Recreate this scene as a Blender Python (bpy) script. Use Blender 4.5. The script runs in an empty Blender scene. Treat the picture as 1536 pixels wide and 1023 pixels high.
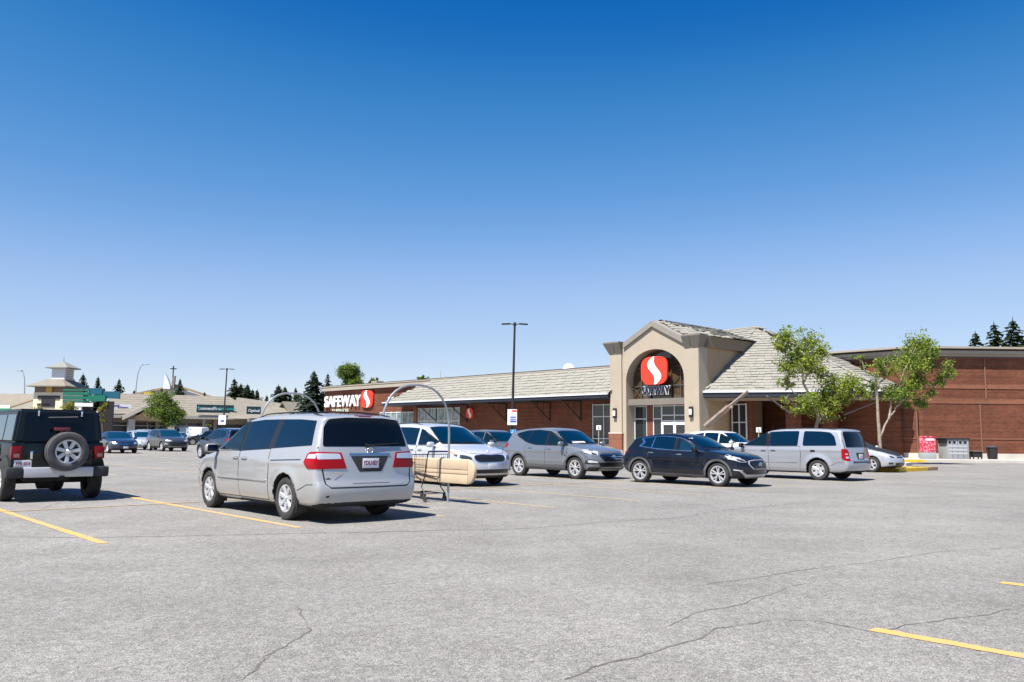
import bpy, bmesh, math, random
import numpy as np
from mathutils import Vector, Matrix, geometry
R_ = math.radians
pi = math.pi
SC = bpy.context.scene
COL = SC.collection
random.seed(7)

# ------------------------------------------------------------------ camera
CAM_F, CAM_P, CAM_R, CAM_H = 1254.88, R_(6.428), R_(0.48993), 1.4028   # focal px (1536 wide), pitch, roll, eye height
_F = Vector((0, math.cos(CAM_P), math.sin(CAM_P)))
_R0 = Vector((1, 0, 0)); _U0 = Vector((0, -math.sin(CAM_P), math.cos(CAM_P)))
_Rv = math.cos(CAM_R) * _R0 + math.sin(CAM_R) * _U0
_Uv = -math.sin(CAM_R) * _R0 + math.cos(CAM_R) * _U0
cd = bpy.data.cameras.new('camera'); cam = bpy.data.objects.new('camera', cd); COL.objects.link(cam)
m = Matrix((_Rv, _Uv, -_F)).transposed().to_4x4(); m.translation = (0, 0, CAM_H); cam.matrix_world = m
cd.sensor_width = 36; cd.lens = CAM_F / 1536 * 36; cd.clip_start = 0.1; cd.clip_end = 5000
SC.camera = cam

def ray(u, v):
    return (u - 768) * _Rv + (511.5 - v) * _Uv + CAM_F * _F
def at_z(u, v, z=0.0):
    d = ray(u, v); t = (z - CAM_H) / d.z
    return Vector((d.x * t, d.y * t, z))
def at_y(u, v, Y):
    d = ray(u, v); t = Y / d.y
    return Vector((d.x * t, Y, CAM_H + d.z * t))

# ------------------------------------------------------------------ world, sun, exposure
SUN_EL = R_(60.5); SUN_AZ = math.atan2(-0.745, -0.667)          # direction towards the sun (math angle)
w = bpy.data.worlds.new('World'); SC.world = w; w.use_nodes = True
nt = w.node_tree; nt.nodes.clear()
sky = nt.nodes.new('ShaderNodeTexSky'); sky.sky_type = 'NISHITA'; sky.sun_disc = False
sky.sun_elevation = SUN_EL; sky.sun_rotation = pi / 2 - SUN_AZ
sky.altitude = 1100; sky.air_density = 1.0; sky.dust_density = 0.5; sky.ozone_density = 2.0
bg = nt.nodes.new('ShaderNodeBackground'); bg.inputs[1].default_value = 0.078
out = nt.nodes.new('ShaderNodeOutputWorld')
# the sky through a saturated, polarised camera response: each channel graded by its own value
def vm(op, a, k):
    n = nt.nodes.new('ShaderNodeMixRGB'); n.blend_type = op; n.inputs[0].default_value = 1; n.inputs[2].default_value = (k, k, k, 1); nt.links.new(a, n.inputs[1]); return n
d1 = vm('DIVIDE', sky.outputs[0], 10.0); cv = nt.nodes.new('ShaderNodeRGBCurve'); nt.links.new(d1.outputs[0], cv.inputs[1])
for ch, P in enumerate((((0, 0), (.94, .03), (1.18, .29), (1.57, .863), (2.51, 2.395), (3.92, 3.577), (10, 8.6)), ((0, 0), (.9, .30), (1.65, .936), (1.96, 1.48), (2.59, 2.27), (3.92, 3.663), (5.57, 4.70), (10, 8.2)), ((0, 0), (2.98, 3.145), (3.53, 3.835), (4.39, 4.75), (5.8, 5.84), (6.67, 6.11), (10, 8.6)))):
    c = cv.mapping.curves[ch]
    while len(c.points) < len(P): c.points.new(.5, .5)
    for q, (x, y) in zip(c.points, P): q.location = (x / 10, y / 10); q.handle_type = 'AUTO_CLAMPED'
cv.mapping.update()
d2 = vm('MULTIPLY', cv.outputs[0], 10.0); nt.links.new(d2.outputs[0], bg.inputs[0]); nt.links.new(bg.outputs[0], out.inputs[0])
ld = bpy.data.lights.new('sun', 'SUN'); ld.energy = 5.0; ld.angle = R_(0.53); ld.color = (1, 0.945, 0.86)
sun = bpy.data.objects.new('sun', ld); COL.objects.link(sun)
sd = Vector((math.cos(SUN_AZ) * math.cos(SUN_EL), math.sin(SUN_AZ) * math.cos(SUN_EL), math.sin(SUN_EL)))
sun.rotation_euler = sd.to_track_quat('Z', 'Y').to_euler(); sun.location = sd * 60
vs = SC.view_settings; vs.view_transform = 'Standard'; vs.look = 'None'; vs.gamma = 1; vs.exposure = 0.95; vs.use_curve_mapping = False
SC.cycles.max_bounces = 7; SC.cycles.transparent_max_bounces = 8
try:
    SC.cycles.caustics_reflective = False; SC.cycles.caustics_refractive = False
except Exception:
    pass

# ------------------------------------------------------------------ materials
MATS = {}
def mat(name, col, rough=0.6, metal=0.0, spec=0.5, coat=0.0, var=0.0, vscale=3.0, bump=0.0, bscale=40.0, ior=None, emit=None):
    if name in MATS: return MATS[name]
    M = bpy.data.materials.new(name); M.use_nodes = True
    t = M.node_tree; b = t.nodes['Principled BSDF']
    b.inputs['Base Color'].default_value = (*col, 1); b.inputs['Roughness'].default_value = rough
    b.inputs['Metallic'].default_value = metal; b.inputs['Specular IOR Level'].default_value = spec
    if coat: b.inputs['Coat Weight'].default_value = coat; b.inputs['Coat Roughness'].default_value = 0.04
    if ior: b.inputs['IOR'].default_value = ior
    if var or bump:
        tc = t.nodes.new('ShaderNodeTexCoord')
    if var:
        n = t.nodes.new('ShaderNodeTexNoise'); n.inputs['Scale'].default_value = vscale; n.inputs['Detail'].default_value = 6
        n.inputs['Roughness'].default_value = 0.65
        t.links.new(tc.outputs['Object'], n.inputs['Vector'])
        r = t.nodes.new('ShaderNodeValToRGB'); r.color_ramp.elements[0].position = 0.3; r.color_ramp.elements[1].position = 0.72
        r.color_ramp.elements[0].color = (*[c * (1 - var) for c in col], 1); r.color_ramp.elements[1].color = (*[min(1, c * (1 + var)) for c in col], 1)
        t.links.new(n.outputs[0], r.inputs[0]); t.links.new(r.outputs[0], b.inputs['Base Color'])
    if bump:
        n2 = t.nodes.new('ShaderNodeTexNoise'); n2.inputs['Scale'].default_value = bscale; n2.inputs['Detail'].default_value = 4
        t.links.new(tc.outputs['Object'], n2.inputs['Vector'])
        bp = t.nodes.new('ShaderNodeBump'); bp.inputs['Strength'].default_value = bump; bp.inputs['Distance'].default_value = 0.02
        t.links.new(n2.outputs[0], bp.inputs['Height']); t.links.new(bp.outputs[0], b.inputs['Normal'])
    MATS[name] = M
    return M

def paint(name, col, metal=0.45, rough=0.34, dirt=0.12, coat=1.0):
    """car paint: clear coat over a slightly metallic base with road film low on the body"""
    if name in MATS: return MATS[name]
    M = mat(name, col, rough, metal, 0.5 if coat > .7 else 0.25, coat)
    t = M.node_tree; b = t.nodes['Principled BSDF']
    tc = t.nodes.new('ShaderNodeTexCoord'); n = t.nodes.new('ShaderNodeTexNoise'); n.inputs['Scale'].default_value = 2.2; n.inputs['Detail'].default_value = 7
    t.links.new(tc.outputs['Object'], n.inputs['Vector'])
    sx = t.nodes.new('ShaderNodeSeparateXYZ'); t.links.new(tc.outputs['Object'], sx.inputs[0])
    mr = t.nodes.new('ShaderNodeMapRange'); mr.inputs[1].default_value = 0.75; mr.inputs[2].default_value = 0.2; mr.inputs[3].default_value = 0.08; mr.inputs[4].default_value = 1.0
    t.links.new(sx.outputs[2], mr.inputs[0])
    mu = t.nodes.new('ShaderNodeMath'); mu.operation = 'MULTIPLY'; t.links.new(n.outputs[0], mu.inputs[0]); t.links.new(mr.outputs[0], mu.inputs[1])
    m2 = t.nodes.new('ShaderNodeMath'); m2.operation = 'MULTIPLY'; m2.inputs[1].default_value = dirt * 2.2; t.links.new(mu.outputs[0], m2.inputs[0])
    mx = t.nodes.new('ShaderNodeMixRGB'); mx.inputs[1].default_value = (*col, 1); mx.inputs[2].default_value = (0.30, 0.26, 0.21, 1)
    t.links.new(m2.outputs[0], mx.inputs[0]); t.links.new(mx.outputs[0], b.inputs['Base Color'])
    ad = t.nodes.new('ShaderNodeMath'); ad.operation = 'ADD'; ad.inputs[1].default_value = rough; t.links.new(m2.outputs[0], ad.inputs[0]); t.links.new(ad.outputs[0], b.inputs['Roughness'])
    c2 = t.nodes.new('ShaderNodeMath'); c2.operation = 'SUBTRACT'; c2.inputs[0].default_value = coat; t.links.new(m2.outputs[0], c2.inputs[1]); t.links.new(c2.outputs[0], b.inputs['Coat Weight'])
    # the inside of the shell is dark cloth
    ge = t.nodes.new('ShaderNodeNewGeometry'); df = t.nodes.new('ShaderNodeBsdfDiffuse'); df.inputs[0].default_value = (.05, .05, .052, 1); ms = t.nodes.new('ShaderNodeMixShader'); o_ = [n for n in t.nodes if n.type == 'OUTPUT_MATERIAL'][0]
    t.links.new(ge.outputs['Backfacing'], ms.inputs[0]); t.links.new(b.outputs[0], ms.inputs[1]); t.links.new(df.outputs[0], ms.inputs[2]); t.links.new(ms.outputs[0], o_.inputs[0])
    return M

# ------------------------------------------------------------------ object helpers
def tag(o, label=None, cat=None, group=None, kind=None):
    if label: o['label'] = label
    if cat: o['category'] = cat
    if group: o['group'] = group
    if kind: o['kind'] = kind
    return o
def empty(name, loc=(0, 0, 0), rz=0.0):
    o = bpy.data.objects.new(name, None); COL.objects.link(o); o.location = (loc[0], loc[1], loc[2] if len(loc) > 2 else 0); o.rotation_euler = (0, 0, rz); o.empty_display_size = 0.3
    return o
def copy_tree(o, parent=None):
    c = o.copy(); COL.objects.link(c); c.parent = parent
    for ch in list(o.children): copy_tree(ch, c)
    return c

class MB:
    """collects shapes, links them as one mesh object"""
    def __init__(s): s.v = []; s.f = []; s.mi = []; s.cur = 0
    def add(s, vs, fs):
        o = len(s.v); s.v += [tuple(p) for p in vs]; s.f += [tuple(i + o for i in f) for f in fs]; s.mi += [s.cur] * len(fs); return s
    def box(s, c, d, rz=0.0, rot=None, bev=0.0):
        x, y, z = [a / 2 for a in d]
        M = rot if rot is not None else Matrix.Rotation(rz, 3, 'Z')
        c = Vector(c)
        if bev <= 0:
            P = [(-x, -y, -z), (x, -y, -z), (x, y, -z), (-x, y, -z), (-x, -y, z), (x, -y, z), (x, y, z), (-x, y, z)]
            return s.add([c + M @ Vector(p) for p in P], [(3, 2, 1, 0), (4, 5, 6, 7), (0, 1, 5, 4), (1, 2, 6, 5), (2, 3, 7, 6), (3, 0, 4, 7)])
        bm = bmesh.new(); bmesh.ops.create_cube(bm, size=1)
        for vv in bm.verts: vv.co = Vector((vv.co.x * d[0], vv.co.y * d[1], vv.co.z * d[2]))
        bmesh.ops.bevel(bm, geom=list(bm.edges), offset=bev, segments=2, affect='EDGES', profile=0.6)
        return s.bm(bm, Matrix.Translation(c) @ M.to_4x4())
    def bm(s, bm, M=None):
        bm.verts.index_update()
        s.add([(M @ v.co if M else v.co) for v in bm.verts], [[v.index for v in f.verts] for f in bm.faces]); bm.free(); return s
    def quad(s, a, b, c, d): return s.add([a, b, c, d], [(0, 1, 2, 3)])
    def poly(s, P): return s.add(P, [tuple(range(len(P)))])
    def prism(s, poly, ext):
        """poly: list of 3D points (planar, ccw seen from -ext side reversed), ext: vector"""
        e = Vector(ext); n = len(poly); A = [Vector(p) for p in poly]; B = [p + e for p in A]
        nr = geometry.normal(A) if n < 5 else sum((A[i].cross(A[(i + 1) % n]) for i in range(n)), Vector()).normalized()
        if nr.dot(e) > 0: A.reverse(); B.reverse()
        fs = [tuple(range(n)), tuple(range(2 * n - 1, n - 1, -1))] + [(i, i + n, (i + 1) % n + n, (i + 1) % n) for i in range(n)]
        return s.add(A + B, fs)
    def tube(s, path, r, n=8, cap=True):
        P = [Vector(p) for p in path]; rs = r if isinstance(r, (list, tuple)) else [r] * len(P); rings = []
        up = None
        for i, p in enumerate(P):
            t = ((P[min(i + 1, len(P) - 1)] - P[max(i - 1, 0)])).normalized()
            if up is None: up = Vector((0, 0, 1)) if abs(t.z) < 0.9 else Vector((1, 0, 0))
            a = t.cross(up).normalized(); b = a.cross(t).normalized(); up = b
            rings.append([p + (a * math.cos(k * 2 * pi / n) + b * math.sin(k * 2 * pi / n)) * rs[i] for k in range(n)])
        vs = [q for g in rings for q in g]; fs = []
        for i in range(len(P) - 1):
            for k in range(n): fs.append((i * n + k, i * n + (k + 1) % n, (i + 1) * n + (k + 1) % n, (i + 1) * n + k))
        if cap: fs += [tuple(range(n - 1, -1, -1)), tuple((len(P) - 1) * n + k for k in range(n))]
        return s.add(vs, fs)
    def lathe(s, prof, n=32, axis='Y', c=(0, 0, 0)):
        """prof: (r, h) list, around axis"""
        vs = []; fs = []
        for r, h in prof:
            for k in range(n):
                a = 2 * pi * k / n
                if axis == 'Y': p = (r * math.cos(a), h, r * math.sin(a))
                elif axis == 'Z': p = (r * math.cos(a), r * math.sin(a), h)
                else: p = (h, r * math.cos(a), r * math.sin(a))
                vs.append((p[0] + c[0], p[1] + c[1], p[2] + c[2]))
        for i in range(len(prof) - 1):
            for k in range(n):
                q = (i * n + k, i * n + (k + 1) % n, (i + 1) * n + (k + 1) % n, (i + 1) * n + k)
                fs.append(q if axis != 'Y' else q[::-1])
        return s.add(vs, fs)
    def mesh(s, name, sharp=30, smooth=True):
        me = bpy.data.meshes.new(name); me.from_pydata([tuple(v) for v in s.v], [], s.f); me.validate(verbose=False); me.update()
        if len(me.polygons) == len(s.mi) and any(s.mi): me.polygons.foreach_set('material_index', s.mi)
        if smooth:
            me.shade_smooth(); me.set_sharp_from_angle(angle=R_(sharp))
        return me
    def build(s, name, mats, parent=None, sharp=30, smooth=True, loc=None, rz=None, fix=False):
        me = s.mesh(name, sharp, smooth)
        if fix:
            bm = bmesh.new(); bm.from_mesh(me); bmesh.ops.recalc_face_normals(bm, faces=list(bm.faces)); bm.to_mesh(me); bm.free()
        for M in (mats if isinstance(mats, (list, tuple)) else [mats]): me.materials.append(M)
        o = bpy.data.objects.new(name, me); COL.objects.link(o)
        if parent is not None: o.parent = parent
        if loc is not None: o.location = loc
        if rz is not None: o.rotation_euler = (0, 0, rz)
        return o

def text_mesh(txt, size=1.0, bold=0.0, depth=0.02, sx=1.0, align='CENTER', shear=0.0):
    cu = bpy.data.curves.new('txt', 'FONT'); cu.body = txt; cu.size = size; cu.offset = bold; cu.extrude = depth; cu.align_x = align; cu.align_y = 'CENTER'; cu.shear = shear
    o = bpy.data.objects.new('txt', cu); COL.objects.link(o)
    dg = bpy.context.evaluated_depsgraph_get(); dg.update()
    me = bpy.data.meshes.new_from_object(o.evaluated_get(dg))
    vs = [(v.co.x * sx, v.co.y, v.co.z) for v in me.vertices]; fs = [tuple(p.vertices) for p in me.polygons]
    bpy.data.objects.remove(o); bpy.data.curves.remove(cu); bpy.data.meshes.remove(me)
    return vs, fs
def add_text(mb, txt, origin, xdir, ydir, size, **k):
    vs, fs = text_mesh(txt, size, **k)
    X = Vector(xdir); Y = Vector(ydir); Z = X.cross(Y); O = Vector(origin)
    mb.add([O + X * v[0] + Y * v[1] + Z * v[2] for v in vs], fs)
# ================================================================== vehicles
def round_poly(P, r, n=4, closed=True):
    P = [np.array(p, float) for p in P]; N = len(P); out = []
    for i in range(N):
        p = P[i]
        if not closed and i in (0, N - 1): out.append(p); continue
        a = P[i - 1] - p; b = P[(i + 1) % N] - p; la = np.linalg.norm(a); lb = np.linalg.norm(b)
        if la < 1e-6 or lb < 1e-6: out.append(p); continue
        ra = min(r, la * 0.499); rb = min(r, lb * 0.499); A = p + a / la * ra; B = p + b / lb * rb
        for k in range(n + 1):
            t = k / n; out.append((1 - t) ** 2 * A + 2 * t * (1 - t) * p + t * t * B)
    return np.array(out)

class Field:
    """a car body as the blend of its side, plan and front outlines"""
    def __init__(s, sp):
        s.sp = sp; P = round_poly(sp['side'], sp.get('sr', 0.22)); h = 0.02; s.h = h
        s.x0 = P[:, 0].min() - 0.3; s.z0 = P[:, 1].min() - 0.25; nx = int((P[:, 0].max() + 0.3 - s.x0) / h) + 2; nz = int((P[:, 1].max() + 0.25 - s.z0) / h) + 2
        X, Z = np.meshgrid(s.x0 + np.arange(nx) * h, s.z0 + np.arange(nz) * h, indexing='ij')
        D = np.full(X.shape, 1e9); ins = np.zeros(X.shape, bool); N = len(P)
        for i in range(N):
            a = P[i]; b = P[(i + 1) % N]; e = b - a; L = e @ e
            if L < 1e-12: continue
            t = np.clip(((X - a[0]) * e[0] + (Z - a[1]) * e[1]) / L, 0, 1)
            D = np.minimum(D, (X - a[0] - t * e[0]) ** 2 + (Z - a[1] - t * e[1]) ** 2)
            c = ((a[1] > Z) != (b[1] > Z)); den = (b[1] - a[1]) if abs(b[1] - a[1]) > 1e-9 else 1e-9
            ins ^= c & (X < (b[0] - a[0]) * (Z - a[1]) / den + a[0])
        s.D = np.where(ins, -1, 1) * np.sqrt(D); s.P = P
        sec = round_poly(sp['sec'], 0.12, closed=False); s.sz = sec[:, 0]; s.sw = sec[:, 1]
        pl = round_poly(sp['plan'], 0.4, closed=False); s.px = pl[:, 0]; s.pw = pl[:, 1]
    def side(s, x, z):
        i = np.clip((x - s.x0) / s.h, 0, s.D.shape[0] - 1.001); k = np.clip((z - s.z0) / s.h, 0, s.D.shape[1] - 1.001)
        a = i.astype(int); b = k.astype(int); u = i - a; v = k - b; D = s.D
        return (D[a, b] * (1 - u) + D[a + 1, b] * u) * (1 - v) + (D[a, b + 1] * (1 - u) + D[a + 1, b + 1] * u) * v
    def __call__(s, x, y, z, arches=True):
        sp = s.sp; ay = np.abs(y); q = ay / sp['W2']
        bend = np.clip(x / 0.7, -1, 1)
        xe = x + np.where(bend > 0, sp['kf'] * bend * q ** sp.get('pf', 2.4), sp['kr'] * bend * q ** sp.get('pr', 2.6))
        ze = z + np.clip((z - 0.9) / 0.5, 0, 1) * sp.get('kz', 0.05) * q ** 2
        fs = s.side(xe, ze)
        w = np.interp(z, s.sz, s.sw) * np.interp(x, s.px, s.pw)
        hx = sp['wb'] / 2
        for sx in (-hx, hx):
            rr = np.sqrt((x - sx) ** 2 + (z - sp['R']) ** 2); w = w + sp.get('flare', 0.02) * np.exp(-((rr - sp['R'] - 0.07) / 0.09) ** 2) * (z < 1.0)
        if 'crease' in sp:
            for (zc, dep) in sp['crease']: w = w + dep * np.exp(-((z - zc) / 0.045) ** 2)
        fw = ay - w; r = sp.get('r', 0.07)
        hh = np.maximum(r - np.abs(fs - fw), 0) / r; f = np.maximum(fs, fw) + hh * hh * r * 0.25
        if arches:
            for sx in (-hx, hx):
                rr = np.sqrt((x - sx) ** 2 + (z - sp['R']) ** 2)
                f = np.maximum(f, -np.maximum(rr - sp['R'] - sp.get('gap', 0.045), 0.5 - ay))
        return f
    def grad(s, p, arches=True):
        e = 0.006; g = np.empty_like(p)
        for k in range(3):
            d = np.zeros(3); d[k] = e; a = p + d; b = p - d
            g[:, k] = s(a[:, 0], a[:, 1], a[:, 2], arches) - s(b[:, 0], b[:, 1], b[:, 2], arches)
        return g / (np.linalg.norm(g, axis=1, keepdims=True) + 1e-9)
    def surface(s, h):
        sp = s.sp; xs = np.arange(s.P[:, 0].min() - 2 * h, s.P[:, 0].max() + 2 * h, h); W = s.sw.max() + 0.08
        ny = int(W / h) + 2; ys = (np.arange(-ny, ny + 1)) * h; zs = np.arange(s.P[:, 1].min() - 2 * h, s.P[:, 1].max() + 2 * h, h)
        X, Y, Z = np.meshgrid(xs, ys, zs, indexing='ij'); V = s(X, Y, Z)
        org = np.array([xs[0], ys[0], zs[0]])
        S = V < 0; nx, ny, nz = V.shape
        acc = np.zeros((nx - 1, ny - 1, nz - 1, 3)); cnt = np.zeros((nx - 1, ny - 1, nz - 1))
        for ax in range(3):
            o1, o2 = [k for k in range(3) if k != ax]
            for d1 in (0, 1):
                for d2 in (0, 1):
                    sl0 = [slice(0, -1)] * 3; sl1 = [slice(0, -1)] * 3
                    sl0[o1] = slice(d1, V.shape[o1] - 1 + d1); sl0[o2] = slice(d2, V.shape[o2] - 1 + d2)
                    sl1 = list(sl0); sl0[ax] = slice(0, -1); sl1[ax] = slice(1, None)
                    a = V[tuple(sl0)]; b = V[tuple(sl1)]; c = (a < 0) != (b < 0); t = np.where(c, a / np.where(c, a - b, 1), 0)
                    off = np.zeros(a.shape + (3,)); off[..., ax] = t; off[..., o1] = d1; off[..., o2] = d2
                    acc += off * c[..., None]; cnt += c
        act = cnt > 0; idx = np.full(act.shape, -1); idx[act] = np.arange(act.sum())
        ijk = np.argwhere(act); p = org + (ijk + acc[act] / cnt[act][:, None]) * h
        faces = []
        for ax in range(3):
            o1, o2 = [(1, 2), (2, 0), (0, 1)][ax]
            sl0 = [slice(1, -1)] * 3; sl1 = [slice(1, -1)] * 3; sl0[ax] = slice(0, -1); sl1[ax] = slice(1, None)
            a = S[tuple(sl0)]; b = S[tuple(sl1)]
            for flip in (0, 1):
                c = np.argwhere((a & ~b) if flip == 0 else (~a & b))
                if not len(c): continue
                c = c + 1; c[:, ax] -= 1
                def g(d1, d2):
                    q = c.copy(); q[:, o1] -= d1; q[:, o2] -= d2; return idx[q[:, 0], q[:, 1], q[:, 2]]
                Q = np.stack([g(1, 1), g(0, 1), g(0, 0), g(1, 0)], 1)
                faces.append(Q if flip == 0 else Q[:, ::-1])
        F = np.concatenate(faces)
        for it in range(3):
            v = s(p[:, 0], p[:, 1], p[:, 2]); g = s.grad(p); p = p - g * np.clip(v, -0.4 * h, 0.4 * h)[:, None]
        return p, F

def project(fl, P2, view, sgn=1, arches=False, full=False):
    """2D points of a side / front / rear / top drawing -> points on the body"""
    n = len(P2); u = P2[:, 0]; v = P2[:, 1]; T = 160
    if view == 'side': a = np.linspace(1.25, 0.25, T); mk = lambda t: (u, sgn * t, v)
    elif view == 'front': a = np.linspace(fl.P[:, 0].max() + 0.1, -0.2, T); mk = lambda t: (t, u, v)
    elif view == 'rear': a = np.linspace(fl.P[:, 0].min() - 0.1, 0.4, T); mk = lambda t: (t, u, v)
    else: a = np.linspace(2.1, 0.5, T); mk = lambda t: (u, v, t)
    lo = np.full(n, a[-1]); hi = np.full(n, a[0]); done = np.zeros(n, bool); best = np.full(n, 1e9); bt = np.full(n, a[0])
    for t in a:
        x, y, z = mk(np.full(n, t)); f = fl(x, y, z, arches); hit = (f < 0) & ~done
        lo[hit] = t; done |= hit; hi[~done] = t
        b = f < best; best[b] = f[b]; bt[b] = t
    for it in range(18):
        mid = (lo + hi) / 2; x, y, z = mk(mid); f = fl(x, y, z, arches); ins = f < 0; lo = np.where(ins, mid, lo); hi = np.where(ins, hi, mid)
    t = np.where(done, (lo + hi) / 2, bt); x, y, z = mk(t)
    if full: return np.stack([x, y, z], 1), done
    return np.stack([x, y, z], 1)

def patch(mb, fl, view, poly, off=0.004, rd=0.03, sgn=1, skirt=0.02, h=0.06):
    P = round_poly(poly, rd, 3) if rd > 0 else np.array(poly, float)
    B = []
    for i in range(len(P)):
        a = P[i]; b = P[(i + 1) % len(P)]; L = np.linalg.norm(b - a)
        if L < 1e-5: continue
        k = max(1, int(L / h)); B += [a + (b - a) * j / k for j in range(k)]
    B = np.array(B); nb = len(B); x0, y0 = B.min(0); x1, y1 = B.max(0)
    I = []
    for x in np.arange(x0 + h / 2, x1, h):
        for y in np.arange(y0 + h / 2, y1, h):
            c = False
            for i in range(nb):
                a = B[i]; b = B[(i + 1) % nb]
                if (a[1] > y) != (b[1] > y) and x < (b[0] - a[0]) * (y - a[1]) / (b[1] - a[1]) + a[0]: c = not c
            if c:
                if min(np.min(np.hypot(B[:, 0] - x, B[:, 1] - y)), 9) > h * 0.4: I.append((x, y))
    V = [Vector(p) for p in B] + [Vector(p) for p in I]
    r = geometry.delaunay_2d_cdt(V, [(i, (i + 1) % nb) for i in range(nb)], [], 1, 1e-5)
    P2 = np.array([tuple(p) for p in r[0]])
    Q, ok = project(fl, P2, view, sgn, full=True); g = fl.grad(Q, False); top = Q + g * off
    fs = [tuple(f) for f in r[2]]
    ax = {'side': 1, 'front': 0, 'rear': 0, 'top': 2}[view]
    good = []
    for f in fs:
        nn = np.cross(top[f[1]] - top[f[0]], top[f[2]] - top[f[0]]); L = np.linalg.norm(nn)
        if L > 1e-10 and abs(nn[ax]) / L > 0.28 and all(ok[k] for k in f): good.append(f)
    if good:
        par = list(range(len(top)))
        def fd(q):
            while par[q] != q: par[q] = par[par[q]]; q = par[q]
            return q
        for f in good: par[fd(f[0])] = fd(f[1]); par[fd(f[1])] = fd(f[2])
        ct = {}
        for f in good: ct[fd(f[0])] = ct.get(fd(f[0]), 0) + 1
        mxc = max(ct.values()); fs = [f for f in good if ct[fd(f[0])] > mxc * .3]
    # orientation: outward
    f0 = fs[0]; nn = np.cross(top[f0[1]] - top[f0[0]], top[f0[2]] - top[f0[0]])
    tot = sum(np.dot(np.cross(top[f[1]] - top[f[0]], top[f[2]] - top[f[0]]), g[f[0]]) for f in fs)
    if tot < 0: fs = [f[::-1] for f in fs]
    n = len(top); mb_v = list(top); ec = {}
    for f in fs:
        for k in range(len(f)): ec[(f[k], f[(k + 1) % len(f)])] = 1
    bd = [e for e in ec if (e[1], e[0]) not in ec]
    low = Q - g * skirt; mp = {}; fs2 = list(fs)
    for (a, b) in bd:
        for q in (a, b):
            if q not in mp: mp[q] = len(mb_v); mb_v.append(low[q])
        fs2.append((b, a, mp[a], mp[b]))
    us = sorted({q for f in fs2 for q in f}); ix = {q: i for i, q in enumerate(us)}
    mb.add([mb_v[q] for q in us], [tuple(ix[q] for q in f) for f in fs2])

def inset(P, d):
    P = np.array(P, float); n = len(P); A = 0.5 * sum(P[i][0] * P[(i + 1) % n][1] - P[(i + 1) % n][0] * P[i][1] for i in range(n)); out = []
    for i in range(n):
        a = P[i] - P[i - 1]; b = P[(i + 1) % n] - P[i]; a = a / (np.linalg.norm(a) + 1e-9); b = b / (np.linalg.norm(b) + 1e-9)
        na = np.array([-a[1], a[0]]) * np.sign(A); nb = np.array([-b[1], b[0]]) * np.sign(A); m = na + nb; out.append(P[i] + m / max(.35, m @ m / 2) * d * .5 * 1.0 if m @ m > 1e-6 else P[i] + na * d)
    return out
def in_poly(P, x, y):
    c = np.zeros(len(x), bool); n = len(P)
    for i in range(n):
        a = P[i]; b = P[(i + 1) % n]; den = b[1] - a[1] if abs(b[1] - a[1]) > 1e-9 else 1e-9
        c ^= ((a[1] > y) != (b[1] > y)) & (x < (b[0] - a[0]) * (y - a[1]) / den + a[0])
    return c
def ring(mb, fl, view, poly, wd, off, rd, sgn=1):
    O = round_poly(poly, rd, 3); I = inset(poly, wd); I = round_poly(I, max(.01, rd - .01), 3); n = len(O); B = []; D = []
    for i in range(n):
        j = (i + 1) % n; k = max(1, int(np.linalg.norm(O[j] - O[i]) / .05))
        for q in range(k): B.append(O[i] + (O[j] - O[i]) * q / k); D.append(I[i] + (I[j] - I[i]) * q / k)
    P2 = np.array(B + D); Q, ok = project(fl, P2, view, sgn, full=True); g = fl.grad(Q, False); T = Q + g * off; m = len(B); fs = []
    for i in range(m):
        j = (i + 1) % m
        if all(ok[[i, j, m + i, m + j]]): fs.append((i, j, m + j, m + i))
    mb.add(list(T), fs)
def see_through(name, tint, ior=1.42, body=(.006, .035, .062, 1)):
    M = bpy.data.materials.new(name); M.use_nodes = True; t = M.node_tree; t.nodes.clear(); L = t.links
    o = t.nodes.new('ShaderNodeOutputMaterial'); tr = t.nodes.new('ShaderNodeBsdfTransparent'); tr.inputs[0].default_value = (*tint, 1); gl = t.nodes.new('ShaderNodeBsdfGlossy'); gl.inputs['Roughness'].default_value = .015; gl.inputs[0].default_value = (.92, .97, 1, 1)
    df = t.nodes.new('ShaderNodeBsdfDiffuse'); df.inputs[0].default_value = body; m1 = t.nodes.new('ShaderNodeMixShader'); m1.inputs[0].default_value = .30; L.new(tr.outputs[0], m1.inputs[1]); L.new(df.outputs[0], m1.inputs[2])
    fr = t.nodes.new('ShaderNodeFresnel'); fr.inputs[0].default_value = ior; ms = t.nodes.new('ShaderNodeMixShader'); L.new(fr.outputs[0], ms.inputs[0]); L.new(m1.outputs[0], ms.inputs[1]); L.new(gl.outputs[0], ms.inputs[2]); L.new(ms.outputs[0], o.inputs[0]); return M
def strip_poly(pts, w):
    """an open 2D polyline thickened to a closed outline"""
    P = [np.array(p, float) for p in pts]; L = []; Rr = []
    for i, p in enumerate(P):
        t = P[min(i + 1, len(P) - 1)] - P[max(i - 1, 0)]; t /= np.linalg.norm(t) + 1e-9; nn = np.array([-t[1], t[0]]) * w / 2
        L.append(p + nn); Rr.append(p - nn)
    return L + Rr[::-1]
def arc_poly(cx, cz, r0, r1, a0, a1, n=16):
    A = [R_(a0 + (a1 - a0) * k / n) for k in range(n + 1)]
    return [(cx + r1 * math.cos(a), cz + r1 * math.sin(a)) for a in A] + [(cx + r0 * math.cos(a), cz + r0 * math.sin(a)) for a in reversed(A)]

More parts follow.
